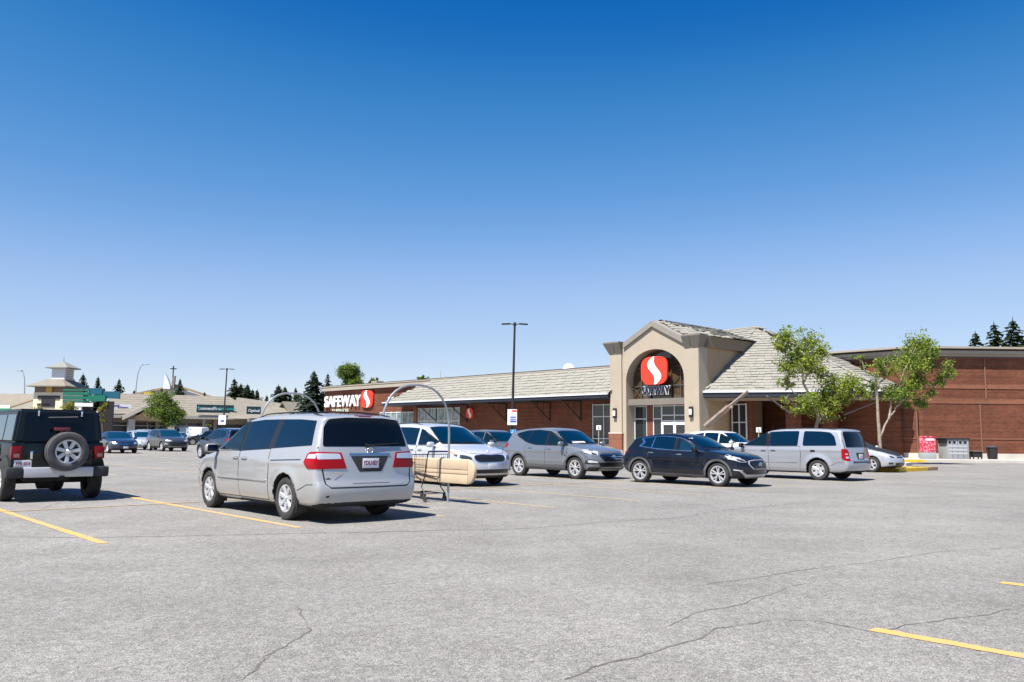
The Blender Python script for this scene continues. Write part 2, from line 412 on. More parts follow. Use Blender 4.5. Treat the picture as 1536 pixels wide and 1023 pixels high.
# shared materials
M_GLASS = mat('tinted_glass', (0.001, 0.013, 0.034), 0.02, 0, 0.28, 0.0, ior=1.45)
M_GLASS2 = mat('windscreen_glass', (0.003, 0.030, 0.056), 0.02, 0, 0.5, 0.0, ior=1.48)
M_SEE = see_through('clear_side_glass', (.42, .58, .62)); M_SEEW = see_through('clear_windscreen', (.36, .58, .62), 1.62, (.002, .045, .085, 1))  # windscreen's blue diffuse body paints in the sky's reflection
M_SEAT = mat('seat_cloth', (.11, .108, .105), .9, var=.2, vscale=6); M_DASH = mat('dashboard', (.035, .036, .04), .7)
M_GLASSB = mat('privacy_glass', (0.003, 0.005, 0.009), 0.03, 0, 0.25, 0.0)
M_TRIM = mat('black_trim', (0.012, 0.012, 0.013), 0.28, 0, 0.5)
M_PLASTIC = mat('black_plastic', (0.028, 0.029, 0.031), 0.62, 0, 0.4, var=0.25, vscale=6)
M_GREYPL = mat('grey_cladding', (0.10, 0.102, 0.108), 0.55, 0, 0.4, var=0.15, vscale=5)
M_UNDER = mat('underbody', (0.012, 0.011, 0.010), 0.85)
M_CHROME = mat('chrome', (0.72, 0.73, 0.75), 0.14, 1.0)
M_ALLOY = mat('alloy_wheel', (0.58, 0.59, 0.61), 0.38, 0.5, var=0.12, vscale=9)
M_ALLOYD = mat('dark_alloy', (0.045, 0.046, 0.05), 0.4, 0.5)
M_TYRE = mat('tyre_rubber', (0.042, 0.041, 0.040), 0.82, 0, 0.3, var=0.3, vscale=8, bump=0.15, bscale=70)
M_RED = mat('tail_lamp_red', (0.29, 0.002, 0.005), 0.22, 0, 0.25, 0.0)
M_REDD = mat('tail_lamp_dark_red', (0.16, 0.005, 0.008), 0.12, 0, 0.6, 0.6)
M_CLEAR = mat('lamp_clear', (0.62, 0.63, 0.66), 0.10, 0.35, 0.8, 0.8)
M_LAMPD = mat('lamp_inner_dark', (0.05, 0.055, 0.065), 0.12, 0.3, 0.6, 0.6)
M_AMBER = mat('lamp_amber', (0.75, 0.28, 0.03), 0.2, 0, 0.5, 0.5)
M_PLATE = mat('plate_white', (0.68, 0.69, 0.74), 0.5, 0, 0.4)
M_PLTXT = mat('plate_text', (0.25, 0.05, 0.09), 0.5)
M_PAPER = mat('paper_white', (0.75, 0.77, 0.78), 0.6)

def wheel(parent, R, wid, rr, spokes, side, style='star', loc=(0, 0, 0), rimmat=None, low=False, name='wheel'):
    """wheel > tyre, rim. side=+1: face looks to +y"""
    N = 20 if low else 40
    hub = MB(); s = side
    hub.lathe([(0.0, s * (wid * 0.02)), (rr * 0.92, s * (wid * 0.02)), (rr * 0.92, -s * wid * 0.4)], N)
    h = hub.build(name, M_ALLOYD, parent, loc=loc, fix=True)
    t = MB(); y = wid / 2
    prof = [(rr, -y * 0.86), (rr + (R - rr) * 0.45, -y * 1.0), (R - 0.022, -y * 0.90), (R - 0.004, -y * 0.70)]
    for q in (-0.42, -0.2, 0.0, 0.2, 0.42):
        if not low: prof += [(R, y * (q - 0.09)), (R, y * (q + 0.06)), (R - 0.012, y * (q + 0.07)), (R - 0.012, y * (q + 0.1))]
    prof += [(R - 0.004, y * 0.70), (R - 0.022, y * 0.90), (rr + (R - rr) * 0.45, y * 1.0), (rr + 0.012, y * 0.93), (rr, y * 0.86), (rr - 0.012, y * 0.6)]
    t.lathe(prof, N); t.build('tyre', M_TYRE, h, fix=True)
    r = MB(); yo = s * wid * 0.40
    r.lathe([(rr + 0.008, s * wid * 0.44), (rr - 0.02, s * wid * 0.43), (rr - 0.035, s * wid * 0.3), (rr - 0.04, -s * wid * 0.1)], N)
    r.lathe([(0.0, yo + s * 0.012), (rr * 0.15, yo + s * 0.010), (rr * 0.19, yo - s * 0.008), (rr * 0.2, yo - s * 0.05)], 16)
    def spoke(a, w0, w1, da=0.0):
        P = []
        for (q, wq, dy) in ((rr * 0.14, w0, -0.004), (rr * 0.55, (w0 + w1) / 2, 0.006), (rr - 0.016, w1, 0.012)):
            aa = a + da * (q / rr); c, sn = math.cos(aa), math.sin(aa)
            for (e, dz) in ((-wq / 2, -0.012), (-wq * 0.36, 0.0), (wq * 0.36, 0.0), (wq / 2, -0.012)):
                P.append((q * c - e * sn, yo + s * (dz + dy), q * sn + e * c))
            for e in (-wq / 2, wq / 2): P.append((q * c - e * sn, yo - s * 0.05, q * sn + e * c))
        fs = []
        for k in (0, 6):
            o = [0, 1, 2, 3, 5, 4]
            for i in range(6): fs.append((k + o[i], k + o[(i + 1) % 6], k + 6 + o[(i + 1) % 6], k + 6 + o[i]))
        r.add(P, fs)
    for k in range(spokes):
        a = 2 * pi * k / spokes + 0.3
        if style == 'star': spoke(a, rr * 0.30, rr * 0.36)
        elif style == 'twin': spoke(a - 0.13, rr * 0.13, rr * 0.15, -0.10); spoke(a + 0.13, rr * 0.13, rr * 0.15, 0.10)
        elif style == 'thin': spoke(a, rr * 0.12, rr * 0.20)
        elif style == 'cover': spoke(a, rr * 0.5, rr * 0.62)
    r.build('rim', rimmat or M_ALLOY, h, fix=True)
    return h

FIELDS = {}
def body_mesh(key, sp, h):
    k = (key, h)
    if k not in FIELDS:
        fl = FIELDS[key] if key in FIELDS else Field(sp); FIELDS[key] = fl
        p, F = fl.surface(h)
        me = bpy.data.meshes.new('body'); me.from_pydata([tuple(q) for q in p], [], [tuple(int(i) for i in f) for f in F]); me.update()
        nf = len(me.polygons); nor = np.empty(nf * 3); cen = np.empty(nf * 3); me.polygons.foreach_get('normal', nor); me.polygons.foreach_get('center', cen)
        nor = nor.reshape(-1, 3); cen = cen.reshape(-1, 3); mi = np.zeros(nf, np.int32)
        hx = sp['wb'] / 2
        mi[(nor[:, 2] < -0.6) & (cen[:, 2] < 0.42)] = 1
        for sx in (-hx, hx):
            rr = np.hypot(cen[:, 0] - sx, cen[:, 2] - sp['R']); mi[(rr < sp['R'] + sp.get('gap', 0.045) + 0.012) & ((np.abs(nor[:, 1]) < 0.75) | (np.abs(cen[:, 1]) < 0.6))] = 1
        me.polygons.foreach_set('material_index', mi)
        me.shade_smooth(); me.set_sharp_from_angle(angle=R_(38))
        FIELDS[k] = me
    return FIELDS[key], FIELDS[k]

def car(key, sp, loc, heading, pm, name, label, cat, group=None, h=0.035, low=False, rimmat=None, skip=()):
    root = empty(name, (loc[0], loc[1], 0.0), heading); tag(root, label, cat, group)
    fl, me = body_mesh(key, sp, h); me = me.copy(); me.materials.append(pm); me.materials.append(M_UNDER)
    b = bpy.data.objects.new('body', me); COL.objects.link(b); b.parent = root
    MT = dict(paint=pm, glass=M_GLASS, wind=M_GLASS2, dark=M_GLASSB, trim=M_TRIM, plastic=M_PLASTIC, grey=M_GREYPL, chrome=M_CHROME, red=M_RED, dred=M_REDD, clear=M_CLEAR, lampd=M_LAMPD, amber=M_AMBER, plate=M_PLATE, paper=M_PAPER, silver=MATS.get('silver_plastic') or mat('silver_plastic', (0.5, 0.5, 0.52), 0.35, 0.5), hood=mat('black_hood', (0.022, 0.022, 0.024), 0.5, 0, 0.25))
    clear = {} if low else {it[0]: it[2][0] for it in sp['patches'] if it[0] in ('side_window', 'windscreen')}
    if clear:
        nf = len(me.polygons); nor = np.empty(nf * 3); cen = np.empty(nf * 3); me.polygons.foreach_get('normal', nor); me.polygons.foreach_get('center', cen); nor = nor.reshape(-1, 3); cen = cen.reshape(-1, 3); kill = np.zeros(nf, bool)
        for nm_, s_ in clear.items():
            I = inset(s_[1], .036)
            if s_[0] == 'side': kill |= in_poly(I, cen[:, 0], cen[:, 2]) & (np.abs(cen[:, 1]) > .4) & (np.abs(nor[:, 1]) > .3)
            else: kill |= in_poly(I, cen[:, 1], cen[:, 2]) & (cen[:, 0] > -.2) & (nor[:, 0] > .15)
        bm = bmesh.new(); bm.from_mesh(me); bm.faces.ensure_lookup_table(); bmesh.ops.delete(bm, geom=[bm.faces[int(i)] for i in np.where(kill)[0]], context='FACES'); bm.to_mesh(me); bm.free()
        zb = sp['cowl'][1]; xc = sp['cowl'][0]
        mb = MB(); mb.box((xc - .95 - .2, 0, .40), (2.9, 1.4, .3)); mb.build('cabin_floor', M_DASH, b, smooth=False)
        mb = MB(); mb.box((xc - .28, 0, zb - .20), (.62, 1.44, .26), bev=.07); mb.build('dashboard', M_DASH, b)
        mb = MB(); n = 20; mb.tube([(xc - .62 - .06 * math.sin(2 * pi * k / n), .36 + .18 * math.cos(2 * pi * k / n), zb - .10 + .17 * math.sin(2 * pi * k / n)) for k in range(n + 1)], .016, 6, False); mb.build('steering_wheel', M_DASH, b)
        for (xs, yy) in ((xc - 1.32, .38), (xc - 1.32, -.38), (xc - 2.2, .40), (xc - 2.2, -.40)):
            mb = MB(); mb.box((xs, yy, zb - .16), (.17, .48, .66), bev=.06, rot=Matrix.Rotation(-.22, 3, 'Y')); mb.box((xs + .22, yy, zb - .46), (.5, .5, .16), bev=.05); sd_ = mb.build('seat', M_SEAT, b)
            mb = MB(); mb.box((xs - .11, yy, zb + .27), (.10, .26, .18), bev=.04); mb.build('headrest', M_SEAT, sd_) if False else mb.build('headrest', M_SEAT, b)
    ph = 0.11 if low else 0.045
    made = {}
    for it in sp['patches']:
        nm, mk, shapes = it[0], it[1], it[2]; off = it[3] if len(it) > 3 else 0.004; rd = it[4] if len(it) > 4 else 0.03; par = it[5] if len(it) > 5 else None
        if nm.split('#')[0] in skip: continue
        both = any(s[0] == 'side' for s in shapes) or any(len(s) > 2 and s[2] for s in shapes)
        for sgn in ((1, -1) if both else (1,)):
            mb = MB()
            for s in shapes:
                if s[0] == 'side': patch(mb, fl, 'side', s[1], off, rd, sgn, h=ph)
                else:
                    P = s[1] if sgn == 1 else ([(x, -y) for x, y in s[1]] if s[0] == 'top' else [(-y, z) for y, z in s[1]])
                    patch(mb, fl, s[0], P, off, rd, h=ph)
            pa = made.get((par, sgn)) or made.get((par, 1)) or root
            o = mb.build(nm.split('#')[0], (M_SEEW if nm == 'windscreen' else M_SEE) if nm in clear else MT[mk], pa, sharp=35)
            if nm in clear:
                rg = MB(); ring(rg, fl, shapes[0][0], shapes[0][1], .052, off + .003, rd, sgn); rg.build('window_border', M_TRIM, o)
            made[(nm, sgn)] = o
    # seams and door handles
    if 'seams' in sp and not low:
        mb = MB()
        for (view, pts, wdt) in sp['seams']:
            for sgn in ((1, -1) if view == 'side' else (1,)): patch(mb, fl, view, strip_poly(pts, wdt), 0.0015, 0, sgn, skirt=0.01, h=0.08)
        sm_ = mb.mesh('seams', smooth=False); nb_ = len(b.data.polygons); bm = bmesh.new(); bm.from_mesh(b.data); bm.from_mesh(sm_); bm.faces.ensure_lookup_table()
        for q in range(nb_, len(bm.faces)): bm.faces[q].material_index = 1
        bm.to_mesh(b.data); bm.free(); bpy.data.meshes.remove(sm_)
    for (hx, hz, hl) in sp.get('handles', []):
        for sgn in (1, -1):
            q = project(fl, np.array([[hx, hz]]), 'side', sgn)[0]; mb = MB()
            if sp.get('handle_chrome'): mb.box((q[0], q[1] + sgn * 0.018, q[2]), (hl, 0.022, 0.03), bev=0.008)
            else: mb.box((q[0], q[1] + sgn * 0.018, q[2]), (hl, 0.022, 0.032), bev=0.009)
            mb.cur = 1; mb.box((q[0] - 0.0, q[1] + sgn * 0.001, q[2] - 0.006), (hl * 0.62, 0.008, 0.055), bev=0.003)
            mb.build('handle', [M_CHROME if sp.get('handle_chrome') else pm, M_TRIM], made.get((sp.get('handle_on', 'x'), sgn)) or root)
    # mirrors
    if 'mirror' in sp:
        mx, mz, mmat = sp['mirror']
        for sgn in (1, -1):
            q = project(fl, np.array([[mx, mz]]), 'side', sgn)[0]; mb = MB()
            bm = bmesh.new(); bmesh.ops.create_uvsphere(bm, u_segments=16, v_segments=10, radius=1)
            for v in bm.verts:
                c = v.co; p = lambda a: math.copysign(abs(a) ** 0.62, a)
                v.co = Vector((p(c.x) * (0.075 if c.x > 0 else 0.05), p(c.y) * 0.115, p(c.z) * 0.078))
            mb.bm(bm, Matrix.Translation((q[0] + 0.0, q[1] + sgn * 0.15, q[2] + 0.035)))
            mb.cur = 1; mb.box((q[0] - 0.002, q[1] + sgn * 0.03, q[2] - 0.02), (0.06, 0.12, 0.035), bev=0.01)
            mo = mb.build('wing_mirror', [MT[mmat], M_TRIM], root)
            g = MB(); g.box((q[0] - 0.051, q[1] + sgn * 0.15, q[2] + 0.035), (0.006, 0.19, 0.12), bev=0.002); g.build('mirror_glass', M_GLASS, mo)
    # wheels
    yo = sp['yo'] - sp['tw'] / 2
    for sx in (sp['wb'] / 2, -sp['wb'] / 2):
        for sgn in (1, -1): wheel(root, sp['R'], sp['tw'], sp['rim'], sp['spokes'][0], sgn, sp['spokes'][1], (sx, sgn * yo, sp['R']), rimmat, low)
    # licence plates
    for (end, y, z, txt) in sp.get('plates', []):
        q = project(fl, np.array([[y, z]]), end)[0]; d = 1 if end == 'front' else -1
        mb = MB(); mb.box((q[0] + d * 0.012, q[1], q[2]), (0.012, 0.305, 0.155), bev=0.004); p = mb.build('licence_plate', M_PLATE, root)
        if txt and not low:
            t = MB(); add_text(t, txt, (q[0] + d * 0.0195, q[1], q[2]), (0, d, 0), (0, 0, 1), 0.095, bold=0.004, depth=0.001, sx=0.8); t.build('plate_lettering', M_PLTXT, p)
    for fn in sp.get('extras', []): fn(root, fl, pm, sp)
    return root
# ------------------------------------------------------------------ body specifications (metres, x forward from mid wheelbase)
def doors(sp, polys):
    for i, P in enumerate(polys):
        nm = 'door' if i == 0 else 'door#%d' % i
        sp['patches'].insert(i, (nm, 'paint', [('side', P)], 0.005, 0.02)); sp['seams'].append(('side', P + [P[0]], 0.030))
def flares(sp, mk, w=0.05, a0=-4, a1=184, off=0.012, name='arch_flare'):
    for i, sx in enumerate((-sp['wb'] / 2, sp['wb'] / 2)):
        sp['patches'].append((name + ('' if i == 0 else '#b'), mk, [('side', arc_poly(sx, sp['R'], sp['R'] + sp.get('gap', .045) - 0.004, sp['R'] + sp.get('gap', .045) + w, a0, a1, 20))], off, 0))
def rails(x0, x1, y, z0, matk='trim'):
    def fn(root, fl, pm, sp):
        for s in (1, -1):
            mb = MB(); n = 7; X = [x0 + (x1 - x0) * k / n for k in range(n + 1)]
            Q = project(fl, np.array([[x, s * y] for x in X]), 'top')
            P = [(q[0], q[1], q[2] + (0.03 if 0 < k < n else 0.004)) for k, q in enumerate(Q)]
            mb.tube(P, 0.011, 8)
            mb.build('roof_rail', {'trim': M_TRIM, 'chrome': M_CHROME, 'alloy': M_ALLOY}[matk], root)
    return fn
def crossbars(xs, y):
    def fn(root, fl, pm, sp):
        for x in xs:
            q = project(fl, np.array([[x, 0.0]]), 'top')[0]; mb = MB()
            mb.tube([(x, -y, q[2] + 0.005), (x, -y * .5, q[2] + 0.03), (x, y * .5, q[2] + 0.03), (x, y, q[2] + 0.005)], 0.013, 8); mb.build('roof_crossbar', M_TRIM, root)
    return fn
def wiper(y0, z0, y1, z1, end='rear'):
    def fn(root, fl, pm, sp):
        Q = project(fl, np.array([[y0 + (y1 - y0) * k / 5, z0 + (z1 - z0) * k / 5] for k in range(6)]), end); d = -1 if end == 'rear' else 1
        mb = MB(); mb.tube([(q[0] + d * 0.03, q[1], q[2]) for q in Q], [0.02, 0.016, 0.012, 0.010, 0.009, 0.008], 6)
        mb.tube([(Q[0][0], Q[0][1], Q[0][2]), (Q[0][0] + d * 0.035, Q[0][1], Q[0][2])], 0.03, 10); mb.build('wiper', M_TRIM, root)
    return fn
def front_wipers(root, fl, pm, sp):
    z = sp['cowl'][1]
    for (y0, y1) in ((0.62, -0.02), (-0.05, -0.62)):
        Q = project(fl, np.array([[y0 + (y1 - y0) * k / 5, z + 0.03 + 0.04 * (k / 5)] for k in range(6)]), 'front'); mb = MB()
        mb.tube([(q[0] + 0.02, q[1], q[2] + 0.012) for q in Q], 0.009, 6); mb.build('wiper', M_TRIM, root)
def exhaust(x, y, z=0.22):
    def fn(root, fl, pm, sp):
        mb = MB(); mb.tube([(x + .5, y, z + .02), (x, y, z)], 0.033, 12); mb.tube([(x + 1.0, y * .8, z + .03), (x + .45, y * .9, z + 0.03)], [0.09, 0.09], 12); mb.build('exhaust', M_UNDER, root)
    return fn
def badge(end, y, z, r=0.055, kind='ring'):
    def fn(root, fl, pm, sp):
        q = project(fl, np.array([[y, z]]), end)[0]; d = 1 if end == 'front' else -1; mb = MB(); n = 20
        mb.tube([(q[0] + d * 0.018, q[1] + r * 1.25 * math.cos(2 * pi * k / n), q[2] + r * math.sin(2 * pi * k / n)) for k in range(n + 1)], 0.009, 6, False)
        if kind == 'bar': mb.tube([(q[0] + d * .018, q[1] - r * .5, q[2] - r * .7), (q[0] + d * .018, q[1] - r * .3, q[2] + r * .7)], .008, 6); mb.tube([(q[0] + d * .018, q[1] + r * .5, q[2] - r * .7), (q[0] + d * .018, q[1] + r * .3, q[2] + r * .7)], .008, 6); mb.tube([(q[0] + d * .018, q[1] - r * .5, q[2]), (q[0] + d * .018, q[1] + r * .5, q[2])], .008, 6)
        mb.build('emblem', M_CHROME, root)
    return fn
def antenna(x, y):
    def fn(root, fl, pm, sp):
        q = project(fl, np.array([[x, y]]), 'top')[0]; mb = MB(); mb.tube([(x, y, q[2] - .01), (x - .02, y, q[2] + .05), (x - .1, y, q[2] + .2)], [0.018, 0.008, 0.004], 6); mb.build('antenna', M_TRIM, root)
    return fn
def scuffs(root, fl, pm, sp):
    for P in ([(.80, .70), (.74, .715), (.70, .695), (.755, .688)], [(.80, .435), (.745, .445), (.75, .415), (.79, .41)]):
        mb = MB(); patch(mb, fl, 'rear', P, .0025, .0, h=.03); mb.build('bumper_scuff', M_UNDER, root)
def tail_name(txt, y, z, w):
    def fn(root, fl, pm, sp):
        q = project(fl, np.array([[y, z]]), 'rear')[0]; mb = MB(); add_text(mb, txt, (q[0] - .012, y, z), (0, -1, 0), (0, 0, 1), .062, bold=.002, depth=.002, sx=w); mb.build('model_lettering', M_CHROME, root, smooth=False)
    return fn
def mudflaps(root, fl, pm, sp):
    for sx in (sp['wb'] / 2, -sp['wb'] / 2):
        for s in (1, -1):
            mb = MB(); mb.box((sx - sp['R'] - 0.055, s * (sp['yo'] - .10), 0.255), (0.02, 0.2, 0.22), bev=.006, rot=Matrix.Rotation(-0.18, 3, 'Y')); mb.build('mud_flap', M_PLASTIC, root)

# ---- silver minivan seen from behind
ODY = dict(wb=3.0, R=0.352, tw=0.235, rim=0.222, spokes=(7, 'star'), yo=0.955, W2=0.979, kf=0.30, kr=0.13, kz=0.055, r=0.075, flare=0.016, gap=0.05,
  side=[(-2.40, .24), (-2.58, .29), (-2.625, .44), (-2.625, .58), (-2.575, .665), (-2.555, .78), (-2.545, .92), (-2.525, 1.06), (-2.44, 1.33), (-2.34, 1.60), (-2.36, 1.675), (-2.28, 1.705), (-1.9, 1.735), (-1.2, 1.755), (-.4, 1.745), (.2, 1.70), (.62, 1.60), (1.05, 1.36), (1.5, 1.10), (1.72, 1.045), (2.1, .975), (2.38, .86), (2.47, .73), (2.49, .55), (2.45, .34), (2.30, .22), (1.6, .20), (-1.4, .22)],
  sec=[(.18, .86), (.30, .925), (.50, .972), (.78, .982), (.98, .965), (1.08, .945), (1.35, .865), (1.60, .775), (1.76, .70)], plan=[(-2.7, .955), (-2.2, .985), (-1.2, 1.0), (1.3, 1.0), (2.0, .955), (2.5, .85)],
  crease=[(0.93, 0.012)], cowl=(1.5, 1.1), patches=[
   ('side_window', 'glass', [('side', [(1.34, 1.105), (.98, 1.335), (.58, 1.545), (.30, 1.615), (.22, 1.615), (.26, 1.10)])], .004, .03),
   ('side_window#2', 'glass', [('side', [(.18, 1.10), (.14, 1.61), (-.30, 1.63), (-.86, 1.63), (-.80, 1.15)])], .004, .03),
   ('side_window#3', 'glass', [('side', [(-1.0, 1.16), (-1.06, 1.63), (-1.6, 1.625), (-2.10, 1.60), (-2.20, 1.225)])], .004, .03),
   ('window_surround', 'trim', [('side', [(.30, 1.09), (.28, 1.60), (-.30, 1.638), (-.9, 1.64), (-1.6, 1.635), (-2.12, 1.61), (-2.215, 1.215), (-1.0, 1.15), (-.80, 1.135), (.17, 1.085)])], .0025, .02),
   ('windscreen', 'wind', [('front', [(-.80, 1.12), (.80, 1.12), (.66, 1.60), (-.66, 1.60)])], .004, .05),
   ('rear_window', 'dark', [('rear', [(-.80, 1.20), (.80, 1.20), (.745, 1.50), (.66, 1.635), (.35, 1.665), (-.35, 1.665), (-.66, 1.635), (-.745, 1.50)])], .004, .04),
   ('tail_lamp', 'red', [('rear', [(.97, .85), (.44, .855), (.52, 1.105), (.97, 1.12)], True), ('side', [(-2.10, .95), (-2.16, 1.08), (-2.24, 1.115), (-2.60, 1.12), (-2.60, .85), (-2.22, .85)])], .010, .02),
   ('reversing_lamp', 'clear', [('rear', [(.90, 1.0), (.525, 1.005), (.55, 1.085), (.90, 1.095)], True), ('side', [(-2.17, 1.01), (-2.21, 1.075), (-2.50, 1.09), (-2.50, 1.01)])], .013, .015, 'tail_lamp'),
   ('plate_recess', 'plastic', [('rear', [(-.36, 1.045), (.36, 1.045), (.21, .80), (-.21, .80)])], .003, .03),
   ('plate_garnish', 'chrome', [('rear', [(-.38, 1.07), (.38, 1.07), (.39, 1.09), (-.39, 1.09)])], .014, .005),
   ('high_stop_lamp', 'dred', [('rear', [(-.17, 1.682), (.17, 1.682), (.16, 1.70), (-.16, 1.70)])], .010, .004),
   ('door_track', 'trim', [('side', [(-1.0, .945), (-1.0, .96), (-1.98, .995), (-1.98, .98)])], .004, .0),
   ('rub_strip', 'paint', [('side', [(1.05, .60), (1.05, .63), (-.86, .63), (-.86, .60)])], .020, .01),
   ('lower_valance', 'plastic', [('rear', [(-.80, .235), (.80, .235), (.88, .30), (.5, .33), (-.5, .33), (-.88, .30)])], .006, .02),
   ('headlamp', 'clear', [('front', [(.45, .74), (.55, .85), (.86, .88), (.86, .72)], True), ('side', [(2.3, .76), (2.26, .88), (2.0, .92), (2.06, .80)])], .006, .03),
   ('grille', 'trim', [('front', [(-.42, .70), (.42, .70), (.40, .80), (-.40, .80)])], .006, .02)],
  seams=[('rear', [(-.84, 1.66), (-.87, 1.10), (-.80, .62), (-.72, .56), (.72, .56), (.80, .62), (.87, 1.10), (.84, 1.66)], .022), ('rear', [(-.35, .62), (.35, .62)], .008), ('side', [(1.55, 1.08), (1.18, 1.03), (1.13, .8)], .012), ('side', [(-2.62, .62), (-2.2, .60), (-1.93, .50)], .012), ('side', [(2.45, .66), (2.1, .72), (1.93, .62)], .012)],
  handles=[(.33, .965, .20), (-.02, .965, .20)], handle_chrome=False, mirror=(1.16, 1.09, 'paint'), plates=[('rear', 0, .935, 'YDU·826')], 
  extras=[rails(-2.1, .1, .66, 1.7, 'trim'), crossbars((-1.75, -.55), .62), wiper(0.05, 1.22, -.60, 1.26), scuffs, tail_name('ODYSSEY', .58, .775, .9), mudflaps, exhaust(-2.35, -.5), badge('rear', 0, 1.14, .042, 'bar'), front_wipers])
doors(ODY, [[(1.12, .30), (1.14, 1.075), (.225, 1.082), (.20, .30)], [(.185, .30), (.20, 1.082), (-.90, 1.135), (-.93, .80), (-.90, .30)]])

# ---- pale silver minivan seen from the front
KIA = dict(wb=3.06, R=0.36, tw=0.235, rim=0.235, spokes=(5, 'twin'), yo=0.965, W2=0.99, kf=0.36, kr=0.14, kz=0.055, r=0.08, flare=0.018, gap=0.05,
  side=[(-2.4, .24), (-2.60, .30), (-2.665, .5), (-2.64, .85), (-2.58, 1.1), (-2.42, 1.6), (-2.3, 1.66), (-1.6, 1.72), (-.7, 1.745), (.05, 1.715), (.45, 1.63), (.95, 1.40), (1.42, 1.135), (1.7, 1.075), (2.1, 1.0), (2.34, .90), (2.455, .78), (2.49, .55), (2.47, .36), (2.36, .22), (1.6, .20), (-1.4, .22)],
  sec=[(.18, .87), (.30, .94), (.50, .982), (.78, .99), (1.0, .97), (1.1, .95), (1.4, .85), (1.62, .765), (1.76, .69)], plan=[(-2.7, .955), (-2.2, .985), (-1.2, 1.0), (1.3, 1.0), (2.0, .965), (2.5, .88)],
  crease=[(0.98, 0.014), (.52, .008)], cowl=(1.42, 1.135), patches=[
   ('side_window', 'glass', [('side', [(1.08, 1.115), (1.08, 1.20), (.78, 1.345), (.42, 1.52), (.22, 1.575), (.26, 1.105)])], .004, .03),
   ('side_window#2', 'glass', [('side', [(.15, 1.105), (.12, 1.585), (-.4, 1.61), (-.95, 1.615), (-.92, 1.13)])], .004, .03),
   ('side_window#3', 'glass', [('side', [(-1.0, 1.13), (-1.03, 1.615), (-1.7, 1.595), (-2.0, 1.5), (-2.22, 1.19)])], .004, .04),
   ('windscreen', 'wind', [('front', [(-.79, 1.14), (.79, 1.14), (.63, 1.61), (.3, 1.64), (-.3, 1.64), (-.63, 1.61)])], .004, .05),
   ('rear_window', 'dark', [('rear', [(-.8, 1.1), (.8, 1.1), (.66, 1.58), (-.66, 1.58)])], .004, .05),
   ('grille_surround', 'chrome', [('front', [(-.44, .655), (.44, .655), (.55, .74), (.53, .845), (.30, .87), (0, .86), (-.30, .87), (-.53, .845), (-.55, .74)])], .008, .06),
   ('grille', 'trim', [('front', [(-.42, .67), (.42, .67), (.525, .745), (.51, .83), (.30, .852), (0, .842), (-.30, .852), (-.51, .83), (-.525, .745)])], .013, .05, 'grille_surround'),
   ('headlamp', 'clear', [('front', [(.57, .71), (.59, .83), (.74, .885), (.97, .935), (.97, .82), (.80, .70)], True), ('side', [(2.3, .78), (2.22, .90), (1.80, 1.0), (1.72, .985), (1.98, .86)])], .006, .03),
   ('lamp_inner', 'lampd', [('front', [(.60, .73), (.615, .80), (.74, .845), (.94, .88), (.94, .83), (.79, .715)], True)], .010, .03, 'headlamp'),
   ('turn_signal', 'amber', [('side', [(2.05, .855), (2.0, .885), (1.80, .965), (1.80, .94)])], .010, .01, 'headlamp'),
   ('lower_grille', 'trim', [('front', [(-.66, .37), (.66, .37), (.72, .47), (-.72, .47)])], .008, .03),
   ('bumper_trim', 'silver', [('front', [(-.70, .32), (.70, .32), (.76, .36), (-.76, .36)])], .014, .01),
   ('lower_valance', 'plastic', [('front', [(-.8, .22), (.8, .22), (.88, .31), (-.88, .31)])], .006, .02),
   ('fog_lamp', 'lampd', [('front', [(.78, .40), (.92, .43), (.92, .52), (.80, .50)], True)], .006, .02),
   ('tail_lamp', 'red', [('rear', [(.66, .8), (.7, 1.05), (.95, 1.08), (.95, .82)], True), ('side', [(-2.2, 1.02), (-2.25, .9), (-2.6, .85), (-2.6, 1.08)])], .008, .03)],
  seams=[('front', [(-.86, 1.02), (-.60, .90), (-.3, .885), (.3, .885), (.60, .90), (.86, 1.02)], .012), ('side', [(1.55, 1.09), (1.14, 1.04), (1.10, .8)], .012)],
  handles=[(.40, .985, .20), (-.02, .985, .20)], mirror=(1.08, 1.09, 'paint'), plates=[('front', .0, .555, '')],
  extras=[rails(-2.1, .1, .67, 1.7, 'trim'), front_wipers, badge('front', 0, .93, .035)])
doors(KIA, [[(1.09, .30), (1.12, 1.08), (.225, 1.082), (.20, .30)], [(.185, .30), (.20, 1.082), (-.95, 1.105), (-.98, .80), (-.95, .30)]])

